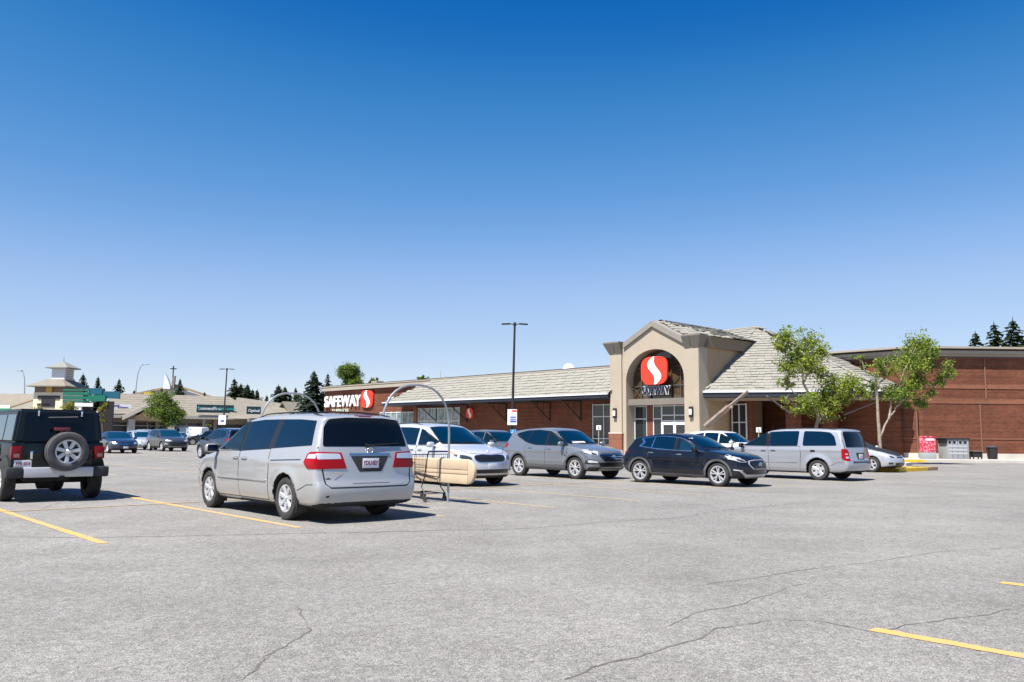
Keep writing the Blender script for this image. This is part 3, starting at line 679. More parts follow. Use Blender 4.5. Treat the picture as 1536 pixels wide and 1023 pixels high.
# ---- grey crossover
SAN = dict(wb=2.70, R=0.37, tw=0.235, rim=0.245, spokes=(5, 'twin'), yo=0.925, W2=0.94, kf=0.34, kr=0.16, kz=0.05, r=0.075, flare=0.03, gap=0.045,
  side=[(-2.1, .30), (-2.32, .36), (-2.40, .55), (-2.38, .78), (-2.31, .98), (-2.2, 1.16), (-2.02, 1.44), (-2.04, 1.535), (-1.85, 1.575), (-1.3, 1.645), (-.6, 1.68), (-.05, 1.655), (.3, 1.55), (.72, 1.34), (1.10, 1.13), (1.35, 1.085), (1.75, 1.03), (2.08, .945), (2.2, .85), (2.26, .66), (2.26, .46), (2.18, .30), (1.9, .25), (-1.6, .27)],
  sec=[(.22, .84), (.34, .90), (.5, .925), (.78, .94), (.98, .925), (1.1, .90), (1.35, .80), (1.55, .71), (1.7, .64)], plan=[(-2.45, .90), (-2.0, .955), (-1.1, 1.0), (1.1, 1.0), (1.8, .965), (2.3, .87)],
  crease=[(.90, .016), (.56, .010)], cowl=(1.1, 1.13), patches=[
   ('window_surround', 'trim', [('side', [(1.02, 1.075), (.42, 1.42), (.08, 1.555), (-.5, 1.60), (-1.1, 1.575), (-1.50, 1.50), (-1.62, 1.46), (-1.56, 1.38), (-1.02, 1.17), (-.5, 1.09)])], .003, .05),
   ('side_window', 'glass', [('side', [(.96, 1.09), (.40, 1.405), (.08, 1.535), (.03, 1.54), (.03, 1.085)])], .006, .03),
   ('side_window#2', 'glass', [('side', [(-.05, 1.085), (-.05, 1.55), (-.5, 1.58), (-.78, 1.575), (-.96, 1.17), (-.5, 1.105)])], .006, .03),
   ('side_window#3', 'glass', [('side', [(-1.0, 1.19), (-.86, 1.57), (-1.15, 1.55), (-1.54, 1.465)])], .006, .04),
   ('windscreen', 'wind', [('front', [(-.76, 1.135), (.76, 1.135), (.61, 1.54), (.3, 1.575), (-.3, 1.575), (-.61, 1.54)])], .004, .05),
   ('dash_paper', 'paper', [('front', [(-.56, 1.16), (-.02, 1.16), (-.05, 1.215), (-.54, 1.215)])], .0055, .01, 'windscreen'),
   ('rear_window', 'dark', [('rear', [(-.7, 1.14), (.7, 1.14), (.6, 1.46), (-.6, 1.46)])], .004, .05),
   ('grille', 'trim', [('front', [(-.42, .60), (.42, .60), (.58, .77), (.50, .84), (-.50, .84), (-.58, .77)])], .008, .04),
   ('grille_bar', 'chrome', [('front', [(-.52, .79), (.52, .79), (.52, .812), (-.52, .812)])], .016, .006, 'grille'),
   ('grille_bar#2', 'chrome', [('front', [(-.52, .725), (.52, .725), (.52, .747), (-.52, .747)])], .016, .006, 'grille'),
   ('grille_bar#3', 'chrome', [('front', [(-.46, .655), (.46, .655), (.47, .677), (-.47, .677)])], .016, .006, 'grille'),
   ('headlamp', 'clear', [('front', [(.60, .78), (.62, .86), (.80, .93), (.93, .96), (.93, .86), (.75, .78)], True), ('side', [(2.1, .80), (2.05, .90), (1.62, 1.015), (1.56, 1.0), (1.80, .87)])], .006, .03),
   ('lamp_inner', 'lampd', [('front', [(.64, .79), (.65, .83), (.78, .875), (.78, .80)], True)], .010, .02, 'headlamp'),
   ('fog_lamp_surround', 'plastic', [('front', [(.56, .50), (.64, .62), (.90, .66), (.92, .50)], True), ('side', [(2.1, .5), (2.06, .64), (1.92, .66), (1.98, .55)])], .006, .03),
   ('fog_lamp', 'clear', [('front', [(.62, .535), (.66, .60), (.88, .625), (.88, .55)], True)], .011, .02, 'fog_lamp_surround'),
   ('lower_grille', 'trim', [('front', [(-.55, .40), (.55, .40), (.62, .55), (-.62, .55)])], .006, .02),
   ('skid_plate', 'silver', [('front', [(-.5, .27), (.5, .27), (.56, .345), (-.56, .345)])], .012, .02),
   ('lower_cladding', 'plastic', [('front', [(-.85, .26), (.85, .26), (.93, .40), (.58, .40), (.5, .36), (-.5, .36), (-.58, .40), (-.93, .40)])], .006, .02),
   ('sill_cladding', 'grey', [('side', [(.94, .27), (.94, .44), (-.94, .46), (-.94, .29)])], .012, .02),
   ('tail_lamp', 'red', [('rear', [(.5, .92), (.58, 1.06), (.9, 1.14), (.9, .95)], True), ('side', [(-1.95, 1.13), (-2.0, 1.0), (-2.3, .94), (-2.3, 1.14)])], .008, .03)],
  seams=[('front', [(-.86, .99), (-.62, .885), (.62, .885), (.86, .99)], .012), ('side', [(1.3, 1.09), (1.05, 1.05), (.99, .75)], .012), ('side', [(-2.35, .64), (-1.85, .62)], .012)],
  handles=[(.16, .955, .19), (-.78, .985, .19)], mirror=(.82, 1.10, 'paint'), plates=[],
  extras=[front_wipers, badge('front', 0, .75, .05, 'bar'), antenna(-1.7, 0)])
doors(SAN, [[(.98, .45), (1.0, 1.06), (.03, 1.068), (-.02, .8), (-.02, .45)], [(-.035, .45), (-.035, .8), (.012, 1.068), (-.5, 1.075), (-.92, 1.13), (-1.08, .92), (-.90, .62), (-.88, .45)]])
flares(SAN, 'grey', .06)

# ---- dark crossover hatchback
QX = dict(wb=2.70, R=0.345, tw=0.235, rim=0.24, spokes=(5, 'twin'), yo=0.90, W2=0.91, kf=0.34, kr=0.2, kz=0.05, r=0.075, flare=0.03, gap=0.04,
  side=[(-1.85, .27), (-2.08, .34), (-2.19, .52), (-2.18, .74), (-2.10, .93), (-1.98, 1.08), (-1.82, 1.26), (-1.80, 1.335), (-1.66, 1.375), (-1.2, 1.46), (-.6, 1.515), (-.15, 1.50), (.2, 1.42), (.6, 1.25), (1.0, 1.045), (1.25, 1.01), (1.65, .95), (1.98, .865), (2.13, .76), (2.21, .60), (2.21, .44), (2.14, .28), (1.9, .22), (-1.5, .23)],
  sec=[(.18, .81), (.30, .875), (.46, .90), (.72, .91), (.90, .895), (1.0, .87), (1.25, .765), (1.42, .68), (1.55, .60)], plan=[(-2.25, .88), (-1.8, .95), (-1.1, 1.0), (1.1, 1.0), (1.7, .965), (2.25, .86)],
  crease=[(.80, .022), (.45, .012)], cowl=(1.0, 1.045), patches=[
   ('window_surround', 'chrome', [('side', [(.93, .975), (.42, 1.25), (.05, 1.375), (-.45, 1.425), (-1.0, 1.405), (-1.40, 1.34), (-1.28, 1.22), (-1.44, 1.10), (-.7, 1.02), (.2, .985)])], .003, .025),
   ('side_window', 'glass', [('side', [(.84, 1.0), (.40, 1.235), (.05, 1.355), (-.06, 1.365), (-.06, 1.01)])], .006, .02),
   ('side_window#2', 'glass', [('side', [(-.13, 1.015), (-.13, 1.375), (-.45, 1.40), (-.86, 1.395), (-.92, 1.06)])], .006, .02),
   ('side_window#3', 'glass', [('side', [(-.96, 1.065), (-.90, 1.392), (-1.30, 1.335), (-1.20, 1.22), (-1.34, 1.115)])], .006, .02),
   ('window_pillar', 'trim', [('side', [(.06, 1.01), (.06, 1.352), (-.28, 1.385), (-.28, 1.022)])], .0045, .0),
   ('windscreen', 'wind', [('front', [(-.73, 1.045), (.73, 1.045), (.58, 1.39), (.3, 1.42), (-.3, 1.42), (-.58, 1.39)])], .004, .05),
   ('parking_tag', 'paper', [('front', [(-.60, 1.35), (-.46, 1.355), (-.46, 1.366), (-.60, 1.362)])], .0055, .0, 'windscreen'),
   ('rear_window', 'dark', [('rear', [(-.62, 1.06), (.62, 1.06), (.5, 1.28), (-.5, 1.28)])], .004, .04),
   ('grille_surround', 'silver', [('front', [(-.36, .50), (.36, .50), (.50, .64), (.46, .74), (.2, .765), (-.2, .765), (-.46, .74), (-.50, .64)])], .008, .03),
   ('grille', 'trim', [('front', [(-.33, .52), (.33, .52), (.46, .64), (.43, .72), (.2, .745), (-.2, .745), (-.43, .72), (-.46, .64)])], .013, .03, 'grille_surround'),
   ('headlamp', 'clear', [('front', [(.52, .70), (.58, .77), (.78, .835), (.90, .86), (.90, .79), (.72, .70)], True), ('side', [(1.98, .74), (1.93, .81), (1.60, .91), (1.56, .87), (1.75, .77)])], .006, .025),
   ('lamp_inner', 'lampd', [('front', [(.55, .71), (.59, .75), (.76, .80), (.76, .74), (.70, .71)], True)], .010, .02, 'headlamp'),
   ('fog_lamp', 'clear', [('front', [(.68, .455), (.70, .48), (.86, .50), (.86, .47)], True)], .012, .01),
   ('lower_grille', 'trim', [('front', [(-.5, .32), (.5, .32), (.58, .42), (-.58, .42)])], .006, .02),
   ('bumper_trim', 'silver', [('front', [(-.50, .265), (.50, .265), (.62, .33), (.80, .47), (.74, .47), (.55, .36), (-.55, .36), (-.74, .47), (-.80, .47), (-.62, .33)])], .016, .01),
   ('front_cladding', 'plastic', [('front', [(-.82, .22), (.82, .22), (.88, .42), (.62, .42), (.5, .31), (-.5, .31), (-.62, .42), (-.88, .42)])], .006, .02),
   ('sill_cladding', 'grey', [('side', [(.94, .22), (.94, .31), (-.94, .33), (-.94, .24)])], .010, .015),
   ('rear_cladding', 'plastic', [('side', [(-1.78, .30), (-1.72, .52), (-2.15, .48), (-2.15, .28)])], .006, .02),
   ('tail_lamp', 'dred', [('rear', [(.55, .86), (.62, 1.0), (.84, 1.0), (.84, .86)], True), ('side', [(-1.80, .985), (-1.86, .88), (-2.12, .84), (-2.12, 1.0), (-1.98, 1.01)])], .008, .025)],
  seams=[('front', [(-.82, .90), (-.55, .79), (-.2, .785), (.2, .785), (.55, .79), (.82, .90)], .010), ('side', [(1.2, 1.0), (1.0, .96), (.93, .6)], .010)],
  handles=[(.08, .885, .19), (-.93, .92, .19)], handle_chrome=True, mirror=(.70, 1.0, 'paint'), plates=[],
  extras=[front_wipers, badge('front', 0, .635, .06, 'bar')])
doors(QX, [[(.93, .32), (.95, .965), (-.08, .985), (-.12, .7), (-.12, .32)], [(-.135, .32), (-.135, .7), (-.095, .985), (-.7, 1.005), (-1.18, 1.06), (-1.16, .85), (-.94, .55), (-.90, .32)]])
flares(QX, 'grey', .055)

# ---- silver boxy minivan
CAR = dict(wb=3.078, R=0.345, tw=0.225, rim=0.22, spokes=(5, 'cover'), yo=0.95, W2=0.975, kf=0.30, kr=0.13, kz=0.05, r=0.08, flare=0.03, gap=0.055,
  side=[(-2.4, .25), (-2.60, .30), (-2.665, .46), (-2.66, .62), (-2.60, .70), (-2.58, .85), (-2.55, 1.06), (-2.45, 1.40), (-2.36, 1.60), (-2.37, 1.675), (-2.2, 1.71), (-1.2, 1.735), (-.2, 1.72), (.3, 1.665), (.62, 1.575), (1.1, 1.33), (1.52, 1.11), (1.75, 1.065), (2.15, .98), (2.38, .86), (2.47, .70), (2.49, .5), (2.44, .32), (2.3, .22), (-1.5, .23)],
  sec=[(.18, .86), (.28, .925), (.46, .965), (.78, .975), (1.0, .965), (1.1, .95), (1.4, .875), (1.62, .80), (1.75, .73)], plan=[(-2.7, .95), (-2.2, .985), (-1.2, 1.0), (1.3, 1.0), (2.0, .96), (2.5, .87)],
  crease=[(.995, .010)], cowl=(1.52, 1.11), patches=[
   ('side_window', 'glass', [('side', [(1.40, 1.115), (1.06, 1.315), (.66, 1.515), (.42, 1.585), (.32, 1.59), (.30, 1.11)])], .004, .03),
   ('side_window#2', 'glass', [('side', [(.17, 1.11), (.18, 1.60), (-.3, 1.625), (-.86, 1.63), (-.84, 1.13)])], .004, .04),
   ('side_window#3', 'glass', [('side', [(-1.02, 1.13), (-1.03, 1.63), (-1.6, 1.62), (-1.95, 1.585), (-2.10, 1.45), (-2.20, 1.15)])], .004, .06),
   ('window_pillar', 'trim', [('side', [(.30, 1.11), (.32, 1.59), (.18, 1.60), (.17, 1.11)])], .003, .0),
   ('windscreen', 'wind', [('front', [(-.82, 1.12), (.82, 1.12), (.68, 1.58), (-.68, 1.58)])], .004, .05),
   ('rear_window', 'dark', [('rear', [(-.80, 1.10), (.80, 1.10), (.73, 1.52), (.66, 1.62), (-.66, 1.62), (-.73, 1.52)])], .004, .05),
   ('tail_lamp', 'red', [('rear', [(.965, .66), (.73, .66), (.745, .88), (.76, 1.03), (.965, 1.05)], True), ('side', [(-2.36, 1.05), (-2.36, .75), (-2.44, .68), (-2.62, .66), (-2.62, 1.05)])], .010, .02),
   ('lamp_inner', 'clear', [('rear', [(.90, .74), (.77, .74), (.78, .80), (.90, .80)], True)], .014, .015, 'tail_lamp'),
   ('lamp_inner#2', 'clear', [('rear', [(.90, .86), (.80, .86), (.80, .90), (.90, .90)], True)], .014, .01, 'tail_lamp'),
   ('plate_recess', 'plastic', [('rear', [(-.32, .92), (.32, .92), (.24, .70), (-.24, .70)])], .003, .03),
   ('bumper_step', 'plastic', [('rear', [(-.66, .595), (.66, .595), (.62, .635), (-.62, .635)])], .010, .01),
   ('side_moulding', 'chrome', [('side', [(1.0, .535), (1.0, .553), (-.84, .568), (-.84, .55)])], .008, .0),
   ('sill_moulding', 'chrome', [('side', [(1.0, .375), (1.0, .392), (-.84, .402), (-.84, .385)])], .008, .0),
   ('headlamp', 'clear', [('front', [(.50, .70), (.50, .85), (.88, .88), (.88, .70)], True)], .006, .03),
   ('grille', 'trim', [('front', [(-.42, .62), (.42, .62), (.42, .80), (-.42, .80)])], .006, .03)],
  seams=[('rear', [(-.82, 1.66), (-.86, 1.10), (-.72, .66), (.72, .66), (.86, 1.10), (.82, 1.66)], .014), ('side', [(1.6, 1.08), (1.2, 1.04), (1.12, .8)], .010), ('side', [(-1.30, 1.0), (-1.30, .93), (-1.46, .93), (-1.46, 1.0), (-1.30, 1.0)], .008), ('side', [(-2.6, .63), (-2.2, .60), (-1.99, .50)], .010)],
  handles=[(.42, .97, .19), (.06, .98, .19)], handle_chrome=False, mirror=(1.22, 1.09, 'plastic'), plates=[('rear', 0, .80, '')],
  extras=[rails(-2.1, .1, .70, 1.7, 'trim'), front_wipers, exhaust(-2.4, -.45), antenna(.3, .6)])
doors(CAR, [[(1.11, .28), (1.15, 1.08), (.255, 1.088), (.23, .28)], [(.215, .28), (.24, 1.088), (-.92, 1.108), (-.95, .85), (-.90, .28)]])

# ---- saloon
SED = dict(wb=2.74, R=0.335, tw=0.22, rim=0.22, spokes=(5, 'star'), yo=0.905, W2=0.915, kf=0.34, kr=0.22, kz=0.05, r=0.07, flare=0.02, gap=0.04,
  side=[(-2.1, .24), (-2.3, .30), (-2.38, .5), (-2.37, .72), (-2.30, .94), (-2.22, 1.0), (-1.75, 1.05), (-1.35, 1.18), (-.8, 1.39), (-.35, 1.445), (.1, 1.42), (.5, 1.27), (1.05, 1.0), (1.3, .965), (1.9, .87), (2.2, .76), (2.30, .62), (2.31, .45), (2.24, .28), (2.0, .20), (-1.6, .20)],
  sec=[(.16, .82), (.28, .885), (.46, .91), (.70, .915), (.88, .895), (.97, .87), (1.2, .755), (1.36, .66), (1.5, .57)], plan=[(-2.45, .90), (-1.9, .96), (-1.1, 1.0), (1.1, 1.0), (1.8, .96), (2.35, .84)],
  crease=[(.78, .012)], cowl=(1.05, 1.0), patches=[
   ('side_window', 'glass', [('side', [(.86, .975), (.44, 1.20), (.1, 1.335), (-.1, 1.365), (-.08, .985)])], .004, .03),
   ('side_window#2', 'glass', [('side', [(-.15, .985), (-.17, 1.365), (-.5, 1.365), (-.9, 1.27), (-1.25, 1.09), (-1.2, 1.01)])], .004, .03),
   ('windscreen', 'wind', [('front', [(-.74, 1.0), (.74, 1.0), (.58, 1.36), (-.58, 1.36)])], .004, .05),
   ('rear_window', 'dark', [('rear', [(-.70, 1.06), (.70, 1.06), (.54, 1.36), (-.54, 1.36)])], .004, .05),
   ('grille', 'trim', [('front', [(-.34, .46), (.34, .46), (.46, .66), (.42, .71), (-.42, .71), (-.46, .66)])], .008, .03),
   ('grille_bar', 'chrome', [('front', [(-.46, .60), (0, .56), (.46, .60), (.47, .66), (.25, .635), (0, .63), (-.25, .635), (-.47, .66)])], .014, .01, 'grille'),
   ('headlamp', 'clear', [('front', [(.50, .60), (.54, .70), (.80, .76), (.90, .76), (.90, .66)], True), ('side', [(2.15, .64), (2.1, .73), (1.8, .79), (1.85, .70)])], .006, .03),
   ('lower_grille', 'trim', [('front', [(-.6, .26), (.6, .26), (.66, .36), (-.66, .36)])], .006, .02),
   ('tail_lamp', 'red', [('rear', [(.55, .78), (.55, .92), (.9, .95), (.9, .78)], True), ('side', [(-2.1, .80), (-2.05, .93), (-2.3, .95), (-2.3, .78)])], .008, .03)],
  seams=[], handles=[(.1, .86, .18), (-.9, .88, .18)], handle_on='door', mirror=(.70, .97, 'paint'), plates=[('front', 0, .40, '')], extras=[])
doors(SED, [[(.86, .30), (.90, .955), (-.10, .962), (-.12, .30)], [(-.135, .30), (-.115, .962), (-1.0, .985), (-1.1, .75), (-.92, .50), (-.9, .30)]])

# ---- compact suv (also the base of other far suvs)
RAV = dict(wb=2.66, R=0.36, tw=0.235, rim=0.23, spokes=(5, 'twin'), yo=0.91, W2=0.925, kf=0.32, kr=0.15, kz=0.05, r=0.07, flare=0.03, gap=0.045,
  side=[(-2.0, .30), (-2.2, .36), (-2.28, .55), (-2.26, .8), (-2.2, 1.05), (-2.0, 1.48), (-2.0, 1.57), (-1.7, 1.62), (-.9, 1.665), (-.2, 1.64), (.15, 1.55), (.6, 1.33), (1.05, 1.10), (1.35, 1.06), (1.8, .98), (2.1, .87), (2.22, .72), (2.26, .5), (2.2, .32), (1.95, .24), (-1.5, .25)],
  sec=[(.2, .83), (.32, .89), (.5, .915), (.78, .925), (.98, .91), (1.08, .885), (1.35, .79), (1.55, .71), (1.7, .64)], plan=[(-2.35, .91), (-1.9, .96), (-1.1, 1.0), (1.1, 1.0), (1.8, .965), (2.3, .86)],
  crease=[(.88, .012)], cowl=(1.05, 1.1), patches=[
   ('side_window', 'glass', [('side', [(.92, 1.07), (.40, 1.36), (.05, 1.51), (-.05, 1.525), (-.05, 1.065)])], .004, .03),
   ('side_window#2', 'glass', [('side', [(-.13, 1.065), (-.13, 1.535), (-.6, 1.56), (-.95, 1.55), (-1.0, 1.11)])], .004, .03),
   ('side_window#3', 'glass', [('side', [(-1.06, 1.12), (-1.02, 1.55), (-1.5, 1.5), (-1.75, 1.30), (-1.6, 1.2)])], .004, .04),
   ('windscreen', 'wind', [('front', [(-.77, 1.11), (.77, 1.11), (.64, 1.545), (-.64, 1.545)])], .004, .05),
   ('rear_window', 'dark', [('rear', [(-.7, 1.1), (.7, 1.1), (.6, 1.5), (-.6, 1.5)])], .004, .05),
   ('grille', 'trim', [('front', [(-.5, .40), (.5, .40), (.62, .56), (.58, .72), (0, .66), (-.58, .72), (-.62, .56)])], .008, .03),
   ('grille_bar', 'chrome', [('front', [(-.30, .76), (.30, .76), (.26, .79), (-.26, .79)])], .012, .01),
   ('bumper_trim', 'silver', [('front', [(-.66, .335), (.66, .335), (.68, .365), (-.68, .365)])], .014, .005),
   ('headlamp', 'clear', [('front', [(.44, .74), (.50, .82), (.80, .90), (.92, .91), (.92, .82), (.70, .74)], True), ('side', [(2.1, .77), (2.05, .87), (1.65, .97), (1.7, .90)])], .006, .03),
   ('fog_lamp', 'clear', [('front', [(.70, .50), (.74, .60), (.86, .62), (.88, .5)], True)], .008, .02),
   ('lower_cladding', 'plastic', [('front', [(-.85, .24), (.85, .24), (.9, .32), (-.9, .32)])], .006, .02),
   ('sill_cladding', 'plastic', [('side', [(.92, .25), (.92, .38), (-.92, .40), (-.92, .27)])], .010, .02),
   ('tail_lamp', 'red', [('rear', [(.6, .95), (.66, 1.1), (.9, 1.12), (.9, .95)], True), ('side', [(-1.95, 1.1), (-1.98, .97), (-2.25, .95), (-2.25, 1.1)])], .008, .03)],
  seams=[], handles=[(.1, .93, .18), (-.85, .95, .18)], handle_on='door', mirror=(.76, 1.07, 'paint'), plates=[], extras=[])
doors(RAV, [[(.90, .40), (.93, 1.045), (-.07, 1.05), (-.10, .40)], [(-.115, .40), (-.085, 1.05), (-.98, 1.085), (-1.08, .85), (-.9, .6), (-.88, .40)]])

# ---- small silver hatchback with a black bonnet
HAT = dict(wb=2.60, R=0.32, tw=0.205, rim=0.205, spokes=(5, 'star'), yo=0.87, W2=0.885, kf=0.36, kr=0.16, kz=0.05, r=0.07, flare=0.025, gap=0.05,
  side=[(-1.8, .26), (-2.0, .32), (-2.07, .5), (-2.05, .8), (-1.95, 1.05), (-1.75, 1.42), (-1.6, 1.49), (-.9, 1.54), (-.3, 1.53), (.1, 1.45), (.6, 1.22), (1.08, 1.0), (1.3, .97), (1.75, .87), (2.05, .74), (2.18, .58), (2.21, .42), (2.14, .24), (1.9, .18), (-1.4, .20)],
  sec=[(.16, .79), (.28, .85), (.46, .875), (.72, .885), (.9, .87), (1.0, .845), (1.25, .75), (1.45, .66), (1.56, .59)], plan=[(-2.1, .9), (-1.7, .96), (-1.1, 1.0), (1.1, 1.0), (1.7, .95), (2.25, .80)],
  crease=[(.84, .012)], cowl=(1.08, 1.0), patches=[
   ('side_window', 'glass', [('side', [(.92, .98), (.48, 1.20), (.1, 1.38), (-.05, 1.41), (-.05, .99)])], .004, .03),
   ('side_window#2', 'glass', [('side', [(-.12, .99), (-.12, 1.42), (-.6, 1.44), (-.95, 1.42), (-1.0, 1.04)])], .004, .03),
   ('side_window#3', 'glass', [('side', [(-1.06, 1.06), (-1.02, 1.42), (-1.4, 1.37), (-1.5, 1.2)])], .004, .03),
   ('windscreen', 'wind', [('front', [(-.72, 1.0), (.72, 1.0), (.58, 1.42), (-.58, 1.42)])], .004, .05),
   ('bonnet', 'hood', [('top', [(1.06, .66), (1.5, .70), (1.9, .50), (2.08, .24), (2.10, 0), (2.08, -.24), (1.9, -.50), (1.5, -.70), (1.06, -.66)])], .006, .06),
   ('headlamp', 'clear', [('front', [(.34, .58), (.38, .66), (.62, .74), (.84, .80), (.86, .72), (.66, .58)], True), ('side', [(2.0, .60), (1.95, .71), (1.55, .86), (1.52, .82), (1.72, .68)])], .006, .03),
   ('lamp_inner', 'lampd', [('front', [(.42, .60), (.46, .65), (.64, .70), (.62, .60)], True)], .010, .02, 'headlamp'),
   ('grille', 'trim', [('front', [(-.28, .60), (.28, .60), (.30, .655), (-.30, .655)])], .006, .02),
   ('lower_grille', 'trim', [('front', [(-.40, .26), (.40, .26), (.44, .40), (-.44, .40)])], .006, .03),
   ('fog_lamp', 'lampd', [('front', [(.56, .34), (.56, .42), (.74, .42), (.72, .34)], True)], .006, .02),
   ('tail_lamp', 'red', [('rear', [(.6, .85), (.62, 1.0), (.85, 1.0), (.85, .85)], True)], .008, .03)],
  seams=[], handles=[(.1, .88, .18), (-.85, .90, .18)], handle_on='door', mirror=(.75, .98, 'paint'), plates=[], extras=[])
doors(HAT, [[(.88, .28), (.92, .955), (-.07, .965), (-.10, .28)], [(-.115, .28), (-.085, .965), (-.98, 1.01), (-1.0, .8), (-.86, .5), (-.84, .28)]])
# ---- box van cab for the service truck
VAN = dict(wb=2.9, R=0.36, tw=0.235, rim=0.22, spokes=(5, 'cover'), yo=0.95, W2=0.97, kf=0.24, kr=0.05, kz=0.05, r=0.08, flare=0.02, gap=0.05,
  side=[(-2.5, .35), (-2.55, .6), (-2.55, 1.6), (-2.5, 2.0), (-2.3, 2.06), (-.5, 2.08), (.6, 2.05), (.85, 1.98), (1.2, 1.62), (1.62, 1.22), (1.85, 1.16), (2.25, 1.02), (2.42, .85), (2.47, .6), (2.42, .38), (2.2, .26), (-1.5, .30)],
  sec=[(.2, .88), (.35, .94), (.6, .965), (1.0, .97), (1.2, .955), (1.6, .90), (2.0, .82), (2.1, .76)], plan=[(-2.6, .97), (-2.2, 1.0), (1.5, 1.0), (2.1, .95), (2.5, .85)], cowl=(1.62, 1.22), patches=[
   ('side_window', 'glass', [('side', [(1.40, 1.24), (1.08, 1.60), (.84, 1.84), (.35, 1.86), (.35, 1.24)])], .004, .04),
   ('windscreen', 'wind', [('front', [(-.82, 1.24), (.82, 1.24), (.70, 1.88), (-.70, 1.88)])], .004, .06),
   ('headlamp', 'clear', [('front', [(.50, .72), (.54, .90), (.85, .95), (.88, .75)], True)], .006, .03),
   ('grille', 'trim', [('front', [(-.45, .70), (.45, .70), (.48, .88), (-.48, .88)])], .006, .03),
   ('front_bumper', 'plastic', [('front', [(-.9, .3), (.9, .3), (.92, .58), (-.92, .58)])], .012, .03)],
  seams=[], handles=[], mirror=(1.2, 1.27, 'plastic'), plates=[], extras=[])
doors(VAN, [[(1.3, .38), (1.36, 1.2), (.30, 1.2), (.30, .38)]])
# ------------------------------------------------------------------ paints and parked cars
P_SILVER = paint('paint_warm_silver', (0.42, 0.425, 0.43), 0.35, 0.30, .13)
P_PALE = paint('paint_pale_silver', (0.60, 0.62, 0.66), 0.35, 0.34, .05)
P_GREY = paint('paint_mid_grey', (0.20, 0.22, 0.25), 0.45, 0.32, .07)
P_NAVY = paint('paint_black_blue', (0.004, 0.007, 0.015), 0.1, 0.25, .03, .6)
P_SILV2 = paint('paint_cool_silver', (0.36, 0.375, 0.41), 0.35, 0.30, .05)
P_JEEP = paint('paint_dark_teal', (0.003, 0.007, 0.009), 0.0, 0.3, .04, .18)
HD = R_(-47.84)
car('minivan_a', ODY, (-4.00, 15.59), R_(132.6), P_SILVER, 'minivan', 'silver minivan seen from behind, nearest vehicle, white over red tail lamps', 'minivan', h=0.026)
car('minivan_b', KIA, (-2.13, 25.03), R_(-49), P_PALE, 'minivan', 'pale silver minivan facing the camera behind the tan cart corral panel', 'minivan', h=0.032)
car('crossover_a', SAN, (1.85, 29.16), R_(-47.9), P_GREY, 'crossover', 'mid grey crossover with chrome barred grille and white paper on its dashboard', 'car', h=0.033, rimmat=mat('bright_rim', (.7, .7, .71), .3, .6))
car('crossover_b', QX, (5.54, 25.64), R_(-44.5), P_NAVY, 'hatchback', 'glossy black blue hatchback with chrome window outline and twin spoke wheels', 'car', h=0.03)
car('minivan_c', CAR, (9.82, 29.89), R_(134.1), P_SILV2, 'minivan', 'cool silver boxy minivan seen from its left rear, beside the small tree', 'minivan', h=0.032)
